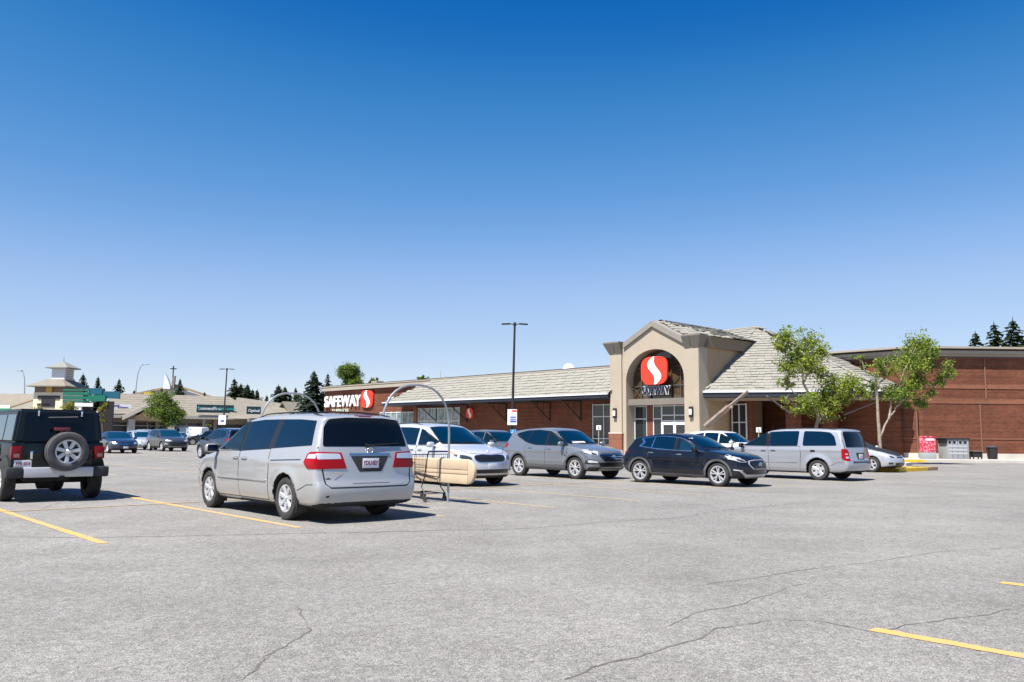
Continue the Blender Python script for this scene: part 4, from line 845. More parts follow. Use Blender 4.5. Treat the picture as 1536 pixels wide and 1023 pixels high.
# ================================================================== ground, markings, kerbs
E_ = Vector((math.cos(R_(-47.838)), math.sin(R_(-47.838)), 0)); N_ = Vector((-E_.y, E_.x, 0))   # along the shop front / into the shop
def asphalt():
    M = bpy.data.materials.new('worn_asphalt'); M.use_nodes = True; t = M.node_tree; b = t.nodes['Principled BSDF']; L = t.links
    tc = t.nodes.new('ShaderNodeTexCoord')
    def noise(sc, det=3, rough=0.6):
        n = t.nodes.new('ShaderNodeTexNoise'); n.inputs['Scale'].default_value = sc; n.inputs['Detail'].default_value = det; n.inputs['Roughness'].default_value = rough; L.new(tc.outputs['Object'], n.inputs['Vector']); return n
    def ramp(src, p0, c0, p1, c1):
        r = t.nodes.new('ShaderNodeValToRGB'); r.color_ramp.elements[0].position = p0; r.color_ramp.elements[1].position = p1
        r.color_ramp.elements[0].color = (*c0, 1); r.color_ramp.elements[1].color = (*c1, 1); L.new(src, r.inputs[0]); return r
    def mix(mode, fac, a, bb):
        m = t.nodes.new('ShaderNodeMixRGB'); m.blend_type = mode; m.inputs[0].default_value = fac; L.new(a, m.inputs[1]); L.new(bb, m.inputs[2]); return m
    base = ramp(noise(0.22, 5).outputs[0], 0.32, (0.210, 0.203, 0.193), 0.70, (0.276, 0.267, 0.254))
    vo = t.nodes.new('ShaderNodeTexVoronoi'); vo.inputs['Scale'].default_value = 115; L.new(tc.outputs['Object'], vo.inputs['Vector'])
    sp = ramp(vo.outputs['Color'], 0.15, (0.46, 0.46, 0.47), 0.9, (1.46, 1.45, 1.43))
    m1 = mix('MULTIPLY', 0.9, base.outputs[0], sp.outputs[0])
    vo2 = t.nodes.new('ShaderNodeTexVoronoi'); vo2.inputs['Scale'].default_value = 21; L.new(tc.outputs['Object'], vo2.inputs['Vector'])
    sp2 = ramp(vo2.outputs['Color'], 0.10, (0.80, 0.80, 0.80), 0.9, (1.18, 1.18, 1.17))
    m2 = mix('MULTIPLY', 0.8, m1.outputs[0], sp2.outputs[0])
    st = ramp(noise(0.75, 8, 0.7).outputs[0], 0.36, (0.84, 0.83, 0.815), 0.64, (1.05, 1.05, 1.05))
    m3 = mix('MULTIPLY', 0.8, m2.outputs[0], st.outputs[0])
    ns = noise(2.4, 6, 0.75); oil = ramp(ns.outputs[0], 0.66, (1, 1, 1), 0.76, (0.62, 0.61, 0.60)); m4 = mix('MULTIPLY', 0.7, m3.outputs[0], oil.outputs[0])
    L.new(m4.outputs[0], b.inputs['Base Color']); b.inputs['Roughness'].default_value = 0.88; b.inputs['Specular IOR Level'].default_value = 0.3
    bp = t.nodes.new('ShaderNodeBump'); bp.inputs['Strength'].default_value = 0.55; bp.inputs['Distance'].default_value = 0.012
    L.new(vo.outputs['Distance'], bp.inputs['Height']); L.new(bp.outputs[0], b.inputs['Normal'])
    return M
mb = MB(); mb.quad((-900, -60, 0), (900, -60, 0), (900, 1500, 0), (-900, 1500, 0))
tag(mb.build('ground', asphalt()), kind='structure')

def worn_paint():
    M = bpy.data.materials.new('worn_yellow_paint'); M.use_nodes = True; t = M.node_tree; b = t.nodes['Principled BSDF']; L = t.links
    tc = t.nodes.new('ShaderNodeTexCoord'); n = t.nodes.new('ShaderNodeTexNoise'); n.inputs['Scale'].default_value = 34; n.inputs['Detail'].default_value = 9; n.inputs['Roughness'].default_value = .75; L.new(tc.outputs['Object'], n.inputs['Vector'])
    n2 = t.nodes.new('ShaderNodeTexNoise'); n2.inputs['Scale'].default_value = .35; n2.inputs['Detail'].default_value = 2; L.new(tc.outputs['Object'], n2.inputs['Vector'])
    r = t.nodes.new('ShaderNodeValToRGB'); r.color_ramp.elements[0].position = .46; r.color_ramp.elements[1].position = .60; r.color_ramp.elements[0].color = (.38, .29, .17, 1); r.color_ramp.elements[1].color = (.70, .35, .06, 1)
    ad = t.nodes.new('ShaderNodeMath'); ad.operation = 'ADD'; L.new(n.outputs[0], ad.inputs[0]); s2 = t.nodes.new('ShaderNodeMath'); s2.operation = 'MULTIPLY_ADD'; L.new(n2.outputs[0], s2.inputs[0]); s2.inputs[1].default_value = .5; s2.inputs[2].default_value = -.22; L.new(s2.outputs[0], ad.inputs[1]); L.new(ad.outputs[0], r.inputs[0])
    L.new(r.outputs[0], b.inputs['Base Color']); b.inputs['Roughness'].default_value = .75
    return M
M_YEL = worn_paint()
M_YELF = mat('faded_yellow_paint', (.40, .31, .17), .85, var=.25, vscale=7)
def line(mb, a, b, wd, z=0.004):
    a = Vector((a[0], a[1], z)); b = Vector((b[0], b[1], z)); n = int((b - a).length / 0.12) + 1; d = (b - a).normalized(); p = Vector((-d.y, d.x, 0)); L = []
    for k in range(n + 1):
        q = a + (b - a) * k / n; L.append((q + p * (wd / 2 + random.uniform(-.010, .008)), q - p * (wd / 2 + random.uniform(-.010, .008))))
    for k in range(n): mb.quad(L[k][1], L[k + 1][1], L[k + 1][0], L[k][0])
mb = MB(); mf = MB()
A = Vector((-5.15, 10.81, 0)); ST = Vector((2.0, 1.947, 0))
for k in range(-3, 13):
    p = A + ST * k
    line(mb if k < 2 else mf, p, p - E_ * (10.9 if k < 8 else 9), 0.12 if k < 2 else .10)
    q = p - E_ * 17.4; line(mf, q, q - E_ * 10.9, 0.10)
    q = p - E_ * 35.5; line(mf, q, q - E_ * 10.9, 0.10)
for k in range(-2, 6):
    p = Vector((2.68, 6.38, 0)) + Vector((2.16, 2.08, 0)) * k; line(mb, p, p + E_ * 5.6, 0.125)
line(mf, A - ST * 3 - E_ * 5.45, A + ST * 6 - E_ * 5.45, .10, 0.0085)
tag(mb.build('parking_lines', M_YEL, smooth=False), kind='structure'); tag(mf.build('faded_parking_lines', M_YELF, smooth=False), kind='structure')

# cracks: traced on the ground, thin sealed and open cracks
M_CRACK = mat('crack_dark', (.115, .106, .096), .95, var=.45, vscale=14)
def crack(mb, px, wd, jit=.022):
    P = [at_z(u, v, 0) for u, v in px]; Q = []
    for i in range(len(P) - 1):
        n = max(2, int((P[i + 1] - P[i]).length / .075))
        for k in range(n): Q.append(P[i].lerp(P[i + 1], k / n))
    Q.append(P[-1]); rnd = random.Random(len(px) * 13 + int(px[0][0])); L = []; off = 0
    for i, q in enumerate(Q):
        d = (Q[min(i + 1, len(Q) - 1)] - Q[max(i - 1, 0)]).normalized(); p = Vector((-d.y, d.x, 0)); off = off * .8 + rnd.uniform(-jit, jit); w_ = wd * rnd.uniform(.1, 1.35) * min(1, .2 + min(i, len(Q) - 1 - i) * .3)
        L.append((q + p * (off + w_ / 2) + Vector((0, 0, .0025)), q + p * (off - w_ / 2) + Vector((0, 0, .0025))))
    for i in range(len(L) - 1): mb.quad(L[i][1], L[i + 1][1], L[i + 1][0], L[i][0])
mb = MB()
crack(mb, [(0, 806), (150, 806), (330, 803), (520, 799), (690, 795), (770, 794), (900, 784), (1020, 776), (1090, 765), (1200, 755), (1330, 748), (1536, 742)], .035)
crack(mb, [(365, 1023), (395, 985), (440, 960), (465, 945), (460, 925), (448, 905)], .016)
crack(mb, [(830, 1023), (900, 998), (960, 985), (1020, 966), (1055, 958), (1075, 943), (1130, 935), (1160, 928)], .020)
crack(mb, [(1160, 928), (1230, 932), (1300, 946), (1330, 944), (1370, 936), (1440, 926), (1536, 912)], .014)
crack(mb, [(990, 943), (1060, 916), (1120, 905), (1180, 880), (1230, 872)], .010)
crack(mb, [(1040, 880), (1150, 862), (1330, 840), (1400, 828), (1536, 820)], .014)
crack(mb, [(560, 880), (640, 870), (740, 858), (800, 852)], .008)
crack(mb, [(180, 730), (330, 722), (420, 716)], .03); crack(mb, [(165, 710), (250, 716), (300, 722)], .03)
crack(mb, [(60, 764), (130, 742), (190, 724)], .02)
tag(mb.build('pavement_cracks', M_CRACK, smooth=False), kind='structure')

# raised footway along the shop, with kerb
M_CONC = mat('concrete', (.40, .385, .36), .85, var=.16, vscale=1.2, bump=.1, bscale=60)
M_CONCL = mat('pale_concrete', (.50, .47, .42), .85, var=.12, vscale=1.5)
def W(s, n, z=0): return Vector((7.6076, 64.0, 0)) + E_ * s + N_ * n + Vector((0, 0, z))
foot = [W(-60, -4.2), W(9.0, -4.2), Vector((14.0, 50.6, 0)), Vector((70, 50.6, 0)), Vector((70, 90, 0)), W(-60, 30)]
mb = MB(); mb.prism(foot, (0, 0, .14)); tag(mb.build('footway', M_CONC, smooth=False), kind='structure')
mb = MB()
kp = [W(-60, -4.35), W(9.0, -4.35), Vector((13.9, 50.45, 0)), Vector((70, 50.45, 0))]
for i in range(3):
    a, b = kp[i], kp[i + 1]; d = (b - a).normalized(); p = Vector((-d.y, d.x, 0))
    mb.prism([a, b, b + p * .149, a + p * .149], (0, 0, .15))
tag(mb.build('kerb', M_CONCL, smooth=False), kind='structure')
mb = MB(); a = at_z(1356, 694.2, 0); a.y = 50.44
mb.box((a.x + .8, 50.445, .08), (2.0, .02, .145)); mb.box((a.x + .8, 50.52, .153), (2.0, .15, .004))
tag(mb.build('yellow_kerb_paint', mat('kerb_yellow', (.72, .47, .03), .6, var=.15, vscale=4), smooth=False), kind='structure')
# end island with yellow kerb, two planting islands
def island(name, pts, mk, h=.15):
    P = [Vector((p[0], p[1], 0)) for p in pts]; c = sum(P, Vector()) / len(P); m1 = MB()
    I = [c + (p - c) * .86 for p in P]; n = len(P)
    for i in range(n):
        j = (i + 1) % n; z = Vector((0, 0, h))
        m1.quad(P[i], P[j], P[j] + z, P[i] + z); m1.quad(P[i] + z, P[j] + z, I[j] + z, I[i] + z); m1.quad(I[j] + z, I[j] + z * .7, I[i] + z * .7, I[i] + z)
    m1.cur = 1; m1.poly([p + Vector((0, 0, h * .7)) for p in I])
    o = m1.build(name, [mk, mat('planting_soil', (.10, .075, .05), .95, var=.4, vscale=5)], smooth=False, fix=True); tag(o, kind='structure')
M_KY = MATS['kerb_yellow']
a = Vector((16.3, 35.5, 0)); b = Vector((19.7, 38.5, 0)); d = (b - a).normalized(); p = Vector((-d.y, d.x, 0))
island('end_island', [a, a.lerp(b, .62), a.lerp(b, .62) + p * .9, a + p * .9], M_KY)
a2 = a.lerp(b, .63)
island('end_island', [a2, b - d * .6, b - d * .5 + p * .45, b - d * .6 + p * .9, a2 + p * .9], mat('kerb_worn', (.36, .25, .14), .85, var=.4, vscale=3))
island('planting_island', [(17.6, 43.6), (20.4, 43.6), (21.2, 44.6), (21.2, 47), (20.2, 48), (17.8, 48), (17.0, 46.6), (17.0, 44.4)], M_CONCL)
island('planting_island', [(14.0, 42.6), (16.4, 42.2), (16.9, 43), (16.9, 46), (16.0, 47), (14.4, 47), (13.7, 46), (13.6, 43.4)], M_CONCL)
# ================================================================== the supermarket, in its own frame: x along the front, y into the building
def brickmat(name, c1, c2, mortar, sc=1.0, var=.25):
    M = bpy.data.materials.new(name); M.use_nodes = True; t = M.node_tree; b = t.nodes['Principled BSDF']; L = t.links
    tc = t.nodes.new('ShaderNodeTexCoord'); sx = t.nodes.new('ShaderNodeSeparateXYZ'); L.new(tc.outputs['Object'], sx.inputs[0])
    ad = t.nodes.new('ShaderNodeMath'); L.new(sx.outputs[0], ad.inputs[0]); L.new(sx.outputs[1], ad.inputs[1])
    cb = t.nodes.new('ShaderNodeCombineXYZ'); L.new(ad.outputs[0], cb.inputs[0]); L.new(sx.outputs[2], cb.inputs[1])
    br = t.nodes.new('ShaderNodeTexBrick'); L.new(cb.outputs[0], br.inputs['Vector'])
    br.inputs['Color1'].default_value = (*c1, 1); br.inputs['Color2'].default_value = (*c2, 1); br.inputs['Mortar'].default_value = (*mortar, 1)
    br.inputs['Scale'].default_value = 1.0; br.inputs['Mortar Size'].default_value = .010 * sc; br.inputs['Brick Width'].default_value = .30 * sc; br.inputs['Row Height'].default_value = .10 * sc; br.inputs['Bias'].default_value = -.1
    n = t.nodes.new('ShaderNodeTexNoise'); n.inputs['Scale'].default_value = .6; n.inputs['Detail'].default_value = 7; n.inputs['Roughness'].default_value = .7; L.new(tc.outputs['Object'], n.inputs['Vector'])
    r = t.nodes.new('ShaderNodeValToRGB'); r.color_ramp.elements[0].position = .3; r.color_ramp.elements[1].position = .72; r.color_ramp.elements[0].color = (1 - var,) * 3 + (1,); r.color_ramp.elements[1].color = (1 + var * .6,) * 3 + (1,); L.new(n.outputs[0], r.inputs[0])
    mx = t.nodes.new('ShaderNodeMixRGB'); mx.blend_type = 'MULTIPLY'; mx.inputs[0].default_value = 1; L.new(br.outputs[0], mx.inputs[1]); L.new(r.outputs[0], mx.inputs[2]); L.new(mx.outputs[0], b.inputs['Base Color'])
    # courses of slightly different firing
    mp = t.nodes.new('ShaderNodeMapping'); mp.inputs['Scale'].default_value = (.12, 4.6, 1); L.new(cb.outputs[0], mp.inputs[0]); n3 = t.nodes.new('ShaderNodeTexNoise'); n3.inputs['Scale'].default_value = 1; n3.inputs['Detail'].default_value = 3; L.new(mp.outputs[0], n3.inputs['Vector'])
    r3 = t.nodes.new('ShaderNodeValToRGB'); r3.color_ramp.elements[0].position = .38; r3.color_ramp.elements[1].position = .62; r3.color_ramp.elements[0].color = (.66, .68, .72, 1); r3.color_ramp.elements[1].color = (1.22, 1.2, 1.16, 1); L.new(n3.outputs[0], r3.inputs[0])
    m3 = t.nodes.new('ShaderNodeMixRGB'); m3.blend_type = 'MULTIPLY'; m3.inputs[0].default_value = .45; L.new(mx.outputs[0], m3.inputs[1]); L.new(r3.outputs[0], m3.inputs[2]); L.new(m3.outputs[0], b.inputs['Base Color'])
    b.inputs['Roughness'].default_value = .85; b.inputs['Specular IOR Level'].default_value = .25
    return M
M_BRICK = brickmat('red_brick', (.180, .054, .028), (.118, .036, .020), (.16, .092, .062))
M_BRICKL = brickmat('soldier_brick', (.25, .092, .053), (.21, .074, .042), (.20, .13, .09))
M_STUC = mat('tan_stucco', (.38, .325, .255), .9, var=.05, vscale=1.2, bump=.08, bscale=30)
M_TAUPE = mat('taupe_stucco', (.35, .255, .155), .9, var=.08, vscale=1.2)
M_CAP = mat('cap_grey', (.175, .155, .13), .9, var=.08, vscale=1.2)
M_COPE = mat('grey_coping', (.24, .22, .195), .85, var=.10, vscale=1.5)
M_CORN = mat('pale_cornice', (.33, .295, .25), .85, var=.08, vscale=1.0)
M_NAVY = mat('dark_fascia', (.018, .022, .034), .5)
M_STEEL = mat('dark_steel', (.022, .020, .020), .5, .2)
M_GUT = mat('white_gutter', (.70, .72, .74), .45)
M_FRAME = mat('window_frame_white', (.62, .63, .64), .45)
M_SGLASS = mat('shop_glass', (.016, .022, .026), .03, 0, .7)
M_SGLASSL = mat('shop_glass_blinds', (.20, .26, .27), .08, 0, .7, var=.5, vscale=1.4)
M_BRGLASS = mat('bronze_glass', (.075, .048, .026), .06, 0, .7, var=.35, vscale=.8)
M_TILE = mat('concrete_tile', (.24, .232, .204), .85, var=.10, vscale=1.8)
M_TILE2 = mat('mall_shingle', (.21, .19, .155), .9, var=.14, vscale=1.2)
M_WHITE = mat('sign_white', (.82, .82, .82), .4)
M_SRED = mat('sign_red', (.75, .045, .022), .35, 0, .5)
M_SNAVY = mat('sign_navy', (.012, .018, .04), .4)
M_WOOD = mat('soffit', (.30, .23, .17), .8)

def tile_roof(mb, poly, cw=.50, ch=.345, lift=.062, stagger=.035, seed=1, th=.022, z=None):
    """staggered roof tiles, each lifted at its lower edge, laid over a planar polygon (3D points)"""
    P = [Vector(p) for p in poly]; nr = sum((P[i].cross(P[(i + 1) % len(P)]) for i in range(len(P))), Vector()).normalized()
    if nr.z < 0: nr = -nr
    up = (Vector((0, 0, 1)) - nr * nr.z).normalized(); hz = up.cross(nr).normalized(); O = P[0]
    Q = [((p - O).dot(hz), (p - O).dot(up)) for p in P]; x0 = min(q[0] for q in Q); x1 = max(q[0] for q in Q); y0 = min(q[1] for q in Q); y1 = max(q[1] for q in Q)
    def inside(x, y):
        c = False
        for i in range(len(Q)):
            a = Q[i]; b = Q[(i + 1) % len(Q)]
            if (a[1] > y) != (b[1] > y) and x < (b[0] - a[0]) * (y - a[1]) / (b[1] - a[1]) + a[0]: c = not c
        return c
    rnd = random.Random(seed); r = 0; y = y0
    while y < y1:
        x = x0 - rnd.uniform(0, cw)
        while x < x1:
            w_ = cw * rnd.uniform(.75, 1.3)
            if inside(x + w_ / 2, y + ch * .5):
                lo = y - rnd.choice((0, 0, stagger, stagger * 1.6)); l2 = lift * rnd.uniform(.75, 1.25); hi = y + ch * 1.12
                a = [(x + .006, lo, l2), (x + w_ - .006, lo, l2), (x + w_ - .006, hi, .015), (x + .006, hi, .015)]
                T = [O + hz * p[0] + up * p[1] + nr * (p[2] + th) for p in a]; Bm = [O + hz * p[0] + up * p[1] + nr * p[2] for p in a]
                mb.add(T + Bm, [(0, 1, 2, 3), (0, 4, 5, 1), (1, 5, 6, 2), (3, 7, 4, 0), (7, 6, 5, 4)])
            x += w_
        y += ch; r += 1
    mb.poly(P)

st = empty('supermarket', W(0, 0), R_(-47.838)); tag(st, 'long brick supermarket with tan gabled entrance tower and tiled canopy roofs', 'supermarket')
def Lc(P): P = Vector(P) - Vector((7.6076, 64.0, 0)); return Vector((P.dot(E_), P.dot(N_), P.z))
WN = 2.0   # front wall line behind the canopy
# --- brick walls
mb = MB(); mb.box((-23.3, WN + .25, 3.2), (47.0, .5, 6.4)); mb.box((-46.65, 16, 3.2), (.3, 27, 6.4)); mb.build('brick_wall', M_BRICK, st, smooth=False)
mb = MB(); mb.box((-23.3, WN + .1, 6.56), (47.3, .9, .32)); mb.cur = 1; mb.box((-23.3, WN + .1, 6.77), (47.2, .7, .10)); mb.cur = 0; mb.box((-23.3, WN + .1, 6.89), (47.3, .86, .14)); mb.cur = 2; mb.box((-23.3, WN + .1, 6.975), (47.3, .9, .03))
mb.build('parapet', [M_CORN, M_TAUPE, M_STEEL], st, smooth=False)
mb = MB(); mb.box((-23, WN + .02 - .3, .42), (46, .12, .56)); mb.build('wall_base', M_CONCL, st, smooth=False)
mb = MB(); mb.box((-23.4, 17, 6.2), (46.4, 28, .2)); mb.build('flat_roof', M_TILE2, st, smooth=False)
# --- canopy roof on the left
EV, ZE, TV, ZT = -.4, 4.58, WN - .32, 6.72
def stp(u, v, n_):
    d = ray(u, v); o = Vector((0, 0, CAM_H)) - W(0, n_); t = -o.dot(N_) / d.dot(N_); p = o + W(0, n_) + d * t; return Lc(p)
SL = stp(575, 606, EV).x; SH = stp(645, 579, TV).x
mb = MB()
tile_roof(mb, [(SL, EV, ZE), (.05, EV, ZE), (.05, TV, ZT), (SH, TV, ZT)], seed=3)
tile_roof(mb, [(SL, TV, ZE), (SL, EV, ZE), (SH, TV, ZT)], seed=4)
mb.build('canopy_roof', M_TILE, st, smooth=False)
mb = MB(); mb.box((SL / 2, EV - .03, ZE - .18), (-SL + .1, .12, .30)); mb.box((SL - .02, (EV + WN) / 2 - .1, ZE - .18), (.12, WN - EV - .2, .30)); mb.box((SL / 2, .3, ZE - .27), (-SL, 3.1, .06)); mb.cur = 1; mb.box((SL / 2, EV - .07, ZE + .03), (-SL + .15, .14, .11)); mb.box((SL - .07, (EV + WN) / 2 - .1, ZE + .03), (.14, WN - EV - .2, .11)); mb.build('canopy_fascia', [M_NAVY, M_GUT], st, smooth=False)
for s in (-24.6, -19.8, -14.2, -8.6, -5.0):
    mb = MB(); zt = ZE - .34
    mb.tube([(s, WN - .06, 2.6), (s, WN - .06, zt)], .06, 6); mb.tube([(s, WN - .06, zt), (s, EV + .1, zt)], .05, 6); mb.tube([(s, WN - .08, 2.75), (s, EV + .2, zt - .03)], .05, 6)
    for q in (.33, .62): y = WN - .06 + (EV - WN) * q; zz = 2.75 + (zt - 2.75) * q; mb.tube([(s, y, zz), (s, y, zt)], .035, 6)
    mb.build('bracket', M_STEEL, st)
# --- shop windows in the long wall
def window(x0, x1, z0, z1, nx, zs, y, glass=M_SGLASS, parent=st, fw=.07, name='window'):
    mb = MB(); mb.box(((x0 + x1) / 2, y, (z0 + z1) / 2), (x1 - x0, .05, z1 - z0)); g = mb.build(name, glass, parent, smooth=False)
    f = MB(); yy = y - .045
    for i in range(nx + 1): f.box((x0 + (x1 - x0) * i / nx, yy, (z0 + z1) / 2), (fw, .09, z1 - z0 + fw))
    for zz in zs: f.box(((x0 + x1) / 2, yy + .004, zz), (x1 - x0, .07, fw))
    f.build('window_frame', M_FRAME, g, smooth=False); return g
window(-34.6, -28.3, .8, 3.75, 6, (.8, 2.6, 3.7), WN - .03, M_SGLASSL)
window(-27.6, -20.9, .6, 4.05, 6, (.6, 2.75, 4.0), WN - .03, M_SGLASSL)
mb = MB(); mb.box((-27.95, WN - .12, 2.1), (.5, .3, 4.2)); mb.build('brick_pier', M_BRICKL, st, smooth=False)
window(-3.6, -.1, .75, 3.95, 3, (.75, 1.2, 2.95, 3.9), WN - .03)
# --- entrance tower
def arch_poly():
    P = [(0, 0), (0, 8.25), (1.45, 8.25), (4.07, 9.62), (6.7, 8.25), (8.13, 8.25), (8.13, 0), (6.79, 0), (6.79, 5.5)]
    for k in range(1, 24): a = pi * k / 24; P.append((4.14 + 2.65 * math.cos(a), 5.5 + 2.26 * math.sin(a)))
    return P + [(1.49, 5.5), (1.49, 0)]
mb = MB(); mb.prism([(x, 0, z) for x, z in arch_poly()], (0, .9, 0)); mb.box((.17, 4.3, 4.1), (.34, 7.0, 8.2)); mb.build('tower_front', M_STUC, st, smooth=False)
for x in (.575, 7.55): mb = MB(); mb.box((x, -.06, 4.0), (1.15, .13, 7.7)); mb.build('pilaster', M_STUC, st, smooth=False)
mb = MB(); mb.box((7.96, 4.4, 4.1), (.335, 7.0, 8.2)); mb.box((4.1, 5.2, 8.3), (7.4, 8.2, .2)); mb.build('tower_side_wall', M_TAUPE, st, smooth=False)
for (x0, x1) in ((-.03, .545), (.605, 1.18), (6.95, 7.525), (7.585, 8.16)):
    mb = MB(); ex0 = -.36 if x0 < 0 else -.02; ex1 = .36 if x1 > 8.1 else .02
    b = [(x0, -.16, 7.62), (x1, -.16, 7.62), (x1, .5, 7.62), (x0, .5, 7.62)]; t = [(x0 + ex0, -.5, 8.42), (x1 + ex1, -.5, 8.42), (x1 + ex1, .5, 8.42), (x0 + ex0, .5, 8.42)]
    u = [(p[0], p[1], 8.52) for p in t]
    mb.add(b + t + u, [(3, 2, 1, 0), (0, 1, 5, 4), (1, 2, 6, 5), (2, 3, 7, 6), (3, 0, 4, 7), (4, 5, 9, 8), (5, 6, 10, 9), (6, 7, 11, 10), (7, 4, 8, 11), (8, 9, 10, 11)]); mb.build('pilaster_cap', M_CAP, st, smooth=False)
mb = MB(); mb.box((8.28, 4.0, 8.05), (.36, 6.9, .78)); mb.build('tower_cornice', mat('dark_taupe', (.22, .16, .105), .9), st, smooth=False)
mb = MB()
for sg in (-1, 1):
    x = lambda q: 4.07 + sg * q
    mb.prism([(x(0), -.16, 9.44), (x(2.75), -.16, 8.0), (x(2.75), -.16, 8.42), (x(0), -.16, 9.86)], (0, .95, 0))
mb.build('gable_coping', M_COPE, st, smooth=False)
mb = MB()
for sg in (1, -1):
    X = lambda x: 4.07 + sg * (x - 4.07)
    tile_roof(mb, [(X(8.6), 3.4, 8.46), (X(8.6), 9.5, 8.46), (4.07, 9.5, 9.98), (4.07, .80, 9.90)], seed=9, lift=.05)
    tile_roof(mb, [(4.07, .80, 9.90), (X(6.85), .80, 8.44), (X(8.6), 3.4, 8.46)], seed=11, lift=.05); tile_roof(mb, [(X(6.85), .80, 8.44), (X(8.5), .80, 8.42), (X(8.6), 3.4, 8.46)], seed=12, lift=.04)
mb.build('tower_roof', M_TILE, st, smooth=False)
for x in (.575, 7.55):
    mb = MB(); mb.box((x, .02, .95), (1.28, .46, 1.3)); mb.cur = 1; mb.box((x, .02, .22), (1.4, .6, .3)); mb.box((x, .02, 1.63), (1.32, .5, .08)); mb.build('pilaster_base', [M_BRICKL, M_CONCL], st, smooth=False)
# arch glazing
P = [(6.78, 4.15), (6.78, 5.5)] + [(4.14 + 2.64 * math.cos(pi * k / 24), 5.5 + 2.25 * math.sin(pi * k / 24)) for k in range(1, 24)] + [(1.5, 5.5), (1.5, 4.15)]
mb = MB(); mb.prism([(x, .62 + .25, z) for x, z in P], (0, .05, 0)); ag = mb.build('arch_window', M_BRGLASS, st, smooth=False)
mb = MB(); yy = .80
for x in (2.35, 3.2, 5.1, 5.95): h = 5.5 + 2.2 * math.sqrt(max(0, 1 - ((x - 4.14) / 2.65) ** 2)); mb.box((x, yy, (4.15 + h) / 2), (.07, .1, h - 4.15))
for z in (5.12, 6.5): hw = 2.6 if z < 5.5 else 2.65 * math.sqrt(1 - ((z - 5.5) / 2.26) ** 2) - .03; mb.box((4.14, yy + .005, z), (2 * hw, .08, .07))
for (a, b) in (((1.55, 4.2), (2.3, 5.1)), ((2.3, 4.2), (1.55, 5.1)), ((6.0, 4.2), (6.75, 5.1)), ((6.75, 4.2), (6.0, 5.1)), ((5.2, 5.2), (6.6, 6.4)), ((1.7, 6.4), (3.1, 5.2)), ((2.4, 6.55), (3.2, 7.3)), ((5.9, 6.55), (5.1, 7.3))): mb.tube([(a[0], yy, a[1]), (b[0], yy, b[1])], .03, 5)
n = 24
mb.tube([(4.14 + 2.58 * math.cos(pi * k / n), yy, 5.5 + 2.2 * math.sin(pi * k / n)) for k in range(n + 1)], .05, 6)
mb.build('window_lattice', mat('bronze_frame', (.10, .085, .07), .5, .3), ag, smooth=False)
mb = MB(); mb.box((4.14, .55, 3.93), (5.28, .68, .46)); mb.build('lintel', M_CAP, st, smooth=False)
window(1.55, 2.7, .9, 3.66, 1, (.9, 2.7, 3.64), 1.0)
mb = MB(); mb.box((2.1, 1.02, .5), (1.2, .1, .8)); mb.box((3.0, 1.0, 1.85), (.56, .2, 3.65)); mb.build('brick_pier', M_BRICK, st, smooth=False)
window(3.32, 4.06, .2, 3.66, 1, (.25, 1.3, 2.7, 3.64), 1.0)
window(4.10, 6.36, 2.5, 3.66, 2, (2.55, 2.95, 3.64), 1.0)
for x in (4.68, 5.80):
    mb = MB(); mb.box((x, .98, 1.32), (.9, .05, 2.25)); d = mb.build('sliding_door', M_SGLASS, st, smooth=False)
    f = MB()
    for q in (-.5, .5): f.box((x + q, .95, 1.3), (.12, .1, 2.35))
    f.box((x, .954, 2.36), (1.0, .09, .22)); f.box((x, .954, .26), (1.0, .09, .22)); f.build('door_frame', M_FRAME, d, smooth=False)
mb = MB(); mb.box((6.58, .98, 1.9), (.36, .12, 3.5)); mb.build('wall_panel', M_FRAME, st, smooth=False)
mb = MB(); mb.box((4.1, 1.4, 2), (5.2, .1, 4)); mb.build('inner_wall', M_STEEL, st, smooth=False)
for x in (.55, 7.5):
    mb = MB(); mb.box((x, -.22, 3.12), (.30, .16, .75), bev=.03); mb.cur = 1; mb.box((x, -.30, 3.12), (.24, .06, .4), bev=.02)
    mb.build('wall_light', [M_STEEL, mat('frosted_glass', (.7, .66, .58), .4)], st)
# --- porch on the right of the tower
zE = 4.52
A1 = Vector((8.14, .36, zE)); A4 = Vector((18.45, 6.0, zE)); PK = Vector((7.75, 8.0, 9.75)); PL = Vector((3.6, 8.4, 9.75)); WT = Vector((18.62 - 5.2, 8.62, 7.25)); WE = Vector((18.75, 8.5, zE))
mb = MB()
tile_roof(mb, [A1, A4, PK], seed=20); tile_roof(mb, [A1, PK, PL], seed=43); tile_roof(mb, [A4, WE, WT, PK], seed=44)
mb.build('porch_roof', M_TILE, st, smooth=False)
mb = MB(); hp = [A4 + Vector((0, 0, .06)), PK + Vector((0, 0, .08))]; mb.tube(hp, .10, 6); mb.tube([PK + Vector((0, 0, .05)), PL + Vector((0, 0, .05))], .10, 6); mb.build('hip_cap', M_TILE, st)
mb = MB()
for a, b in ((A1, A4), (A4, WE)):
    d = (b - a); d.z = 0; L = d.length; d.normalize(); p = Vector((-d.y, d.x, 0)); c = (a + b) / 2; M3 = Matrix((d, p, Vector((0, 0, 1)))).transposed()
    mb.cur = 0; mb.box(c + Vector((0, 0, -.22)) + p * .02, (L + .02, .12, .32), rot=M3); mb.cur = 1; mb.box(c + Vector((0, 0, .0)) - p * .03, (L + .04, .16, .13), rot=M3)
    mb.cur = 2; mb.box(c + Vector((0, 0, -.50)) + p * .45, (L, .35, .22), rot=M3)
mb.cur = 2; mb.poly([A1 + Vector((0, .1, -.42)), A4 + Vector((-.1, .1, -.42)), Vector((18.5, 8.4, 4.1)), Vector((8.2, 8.4, 4.1))])
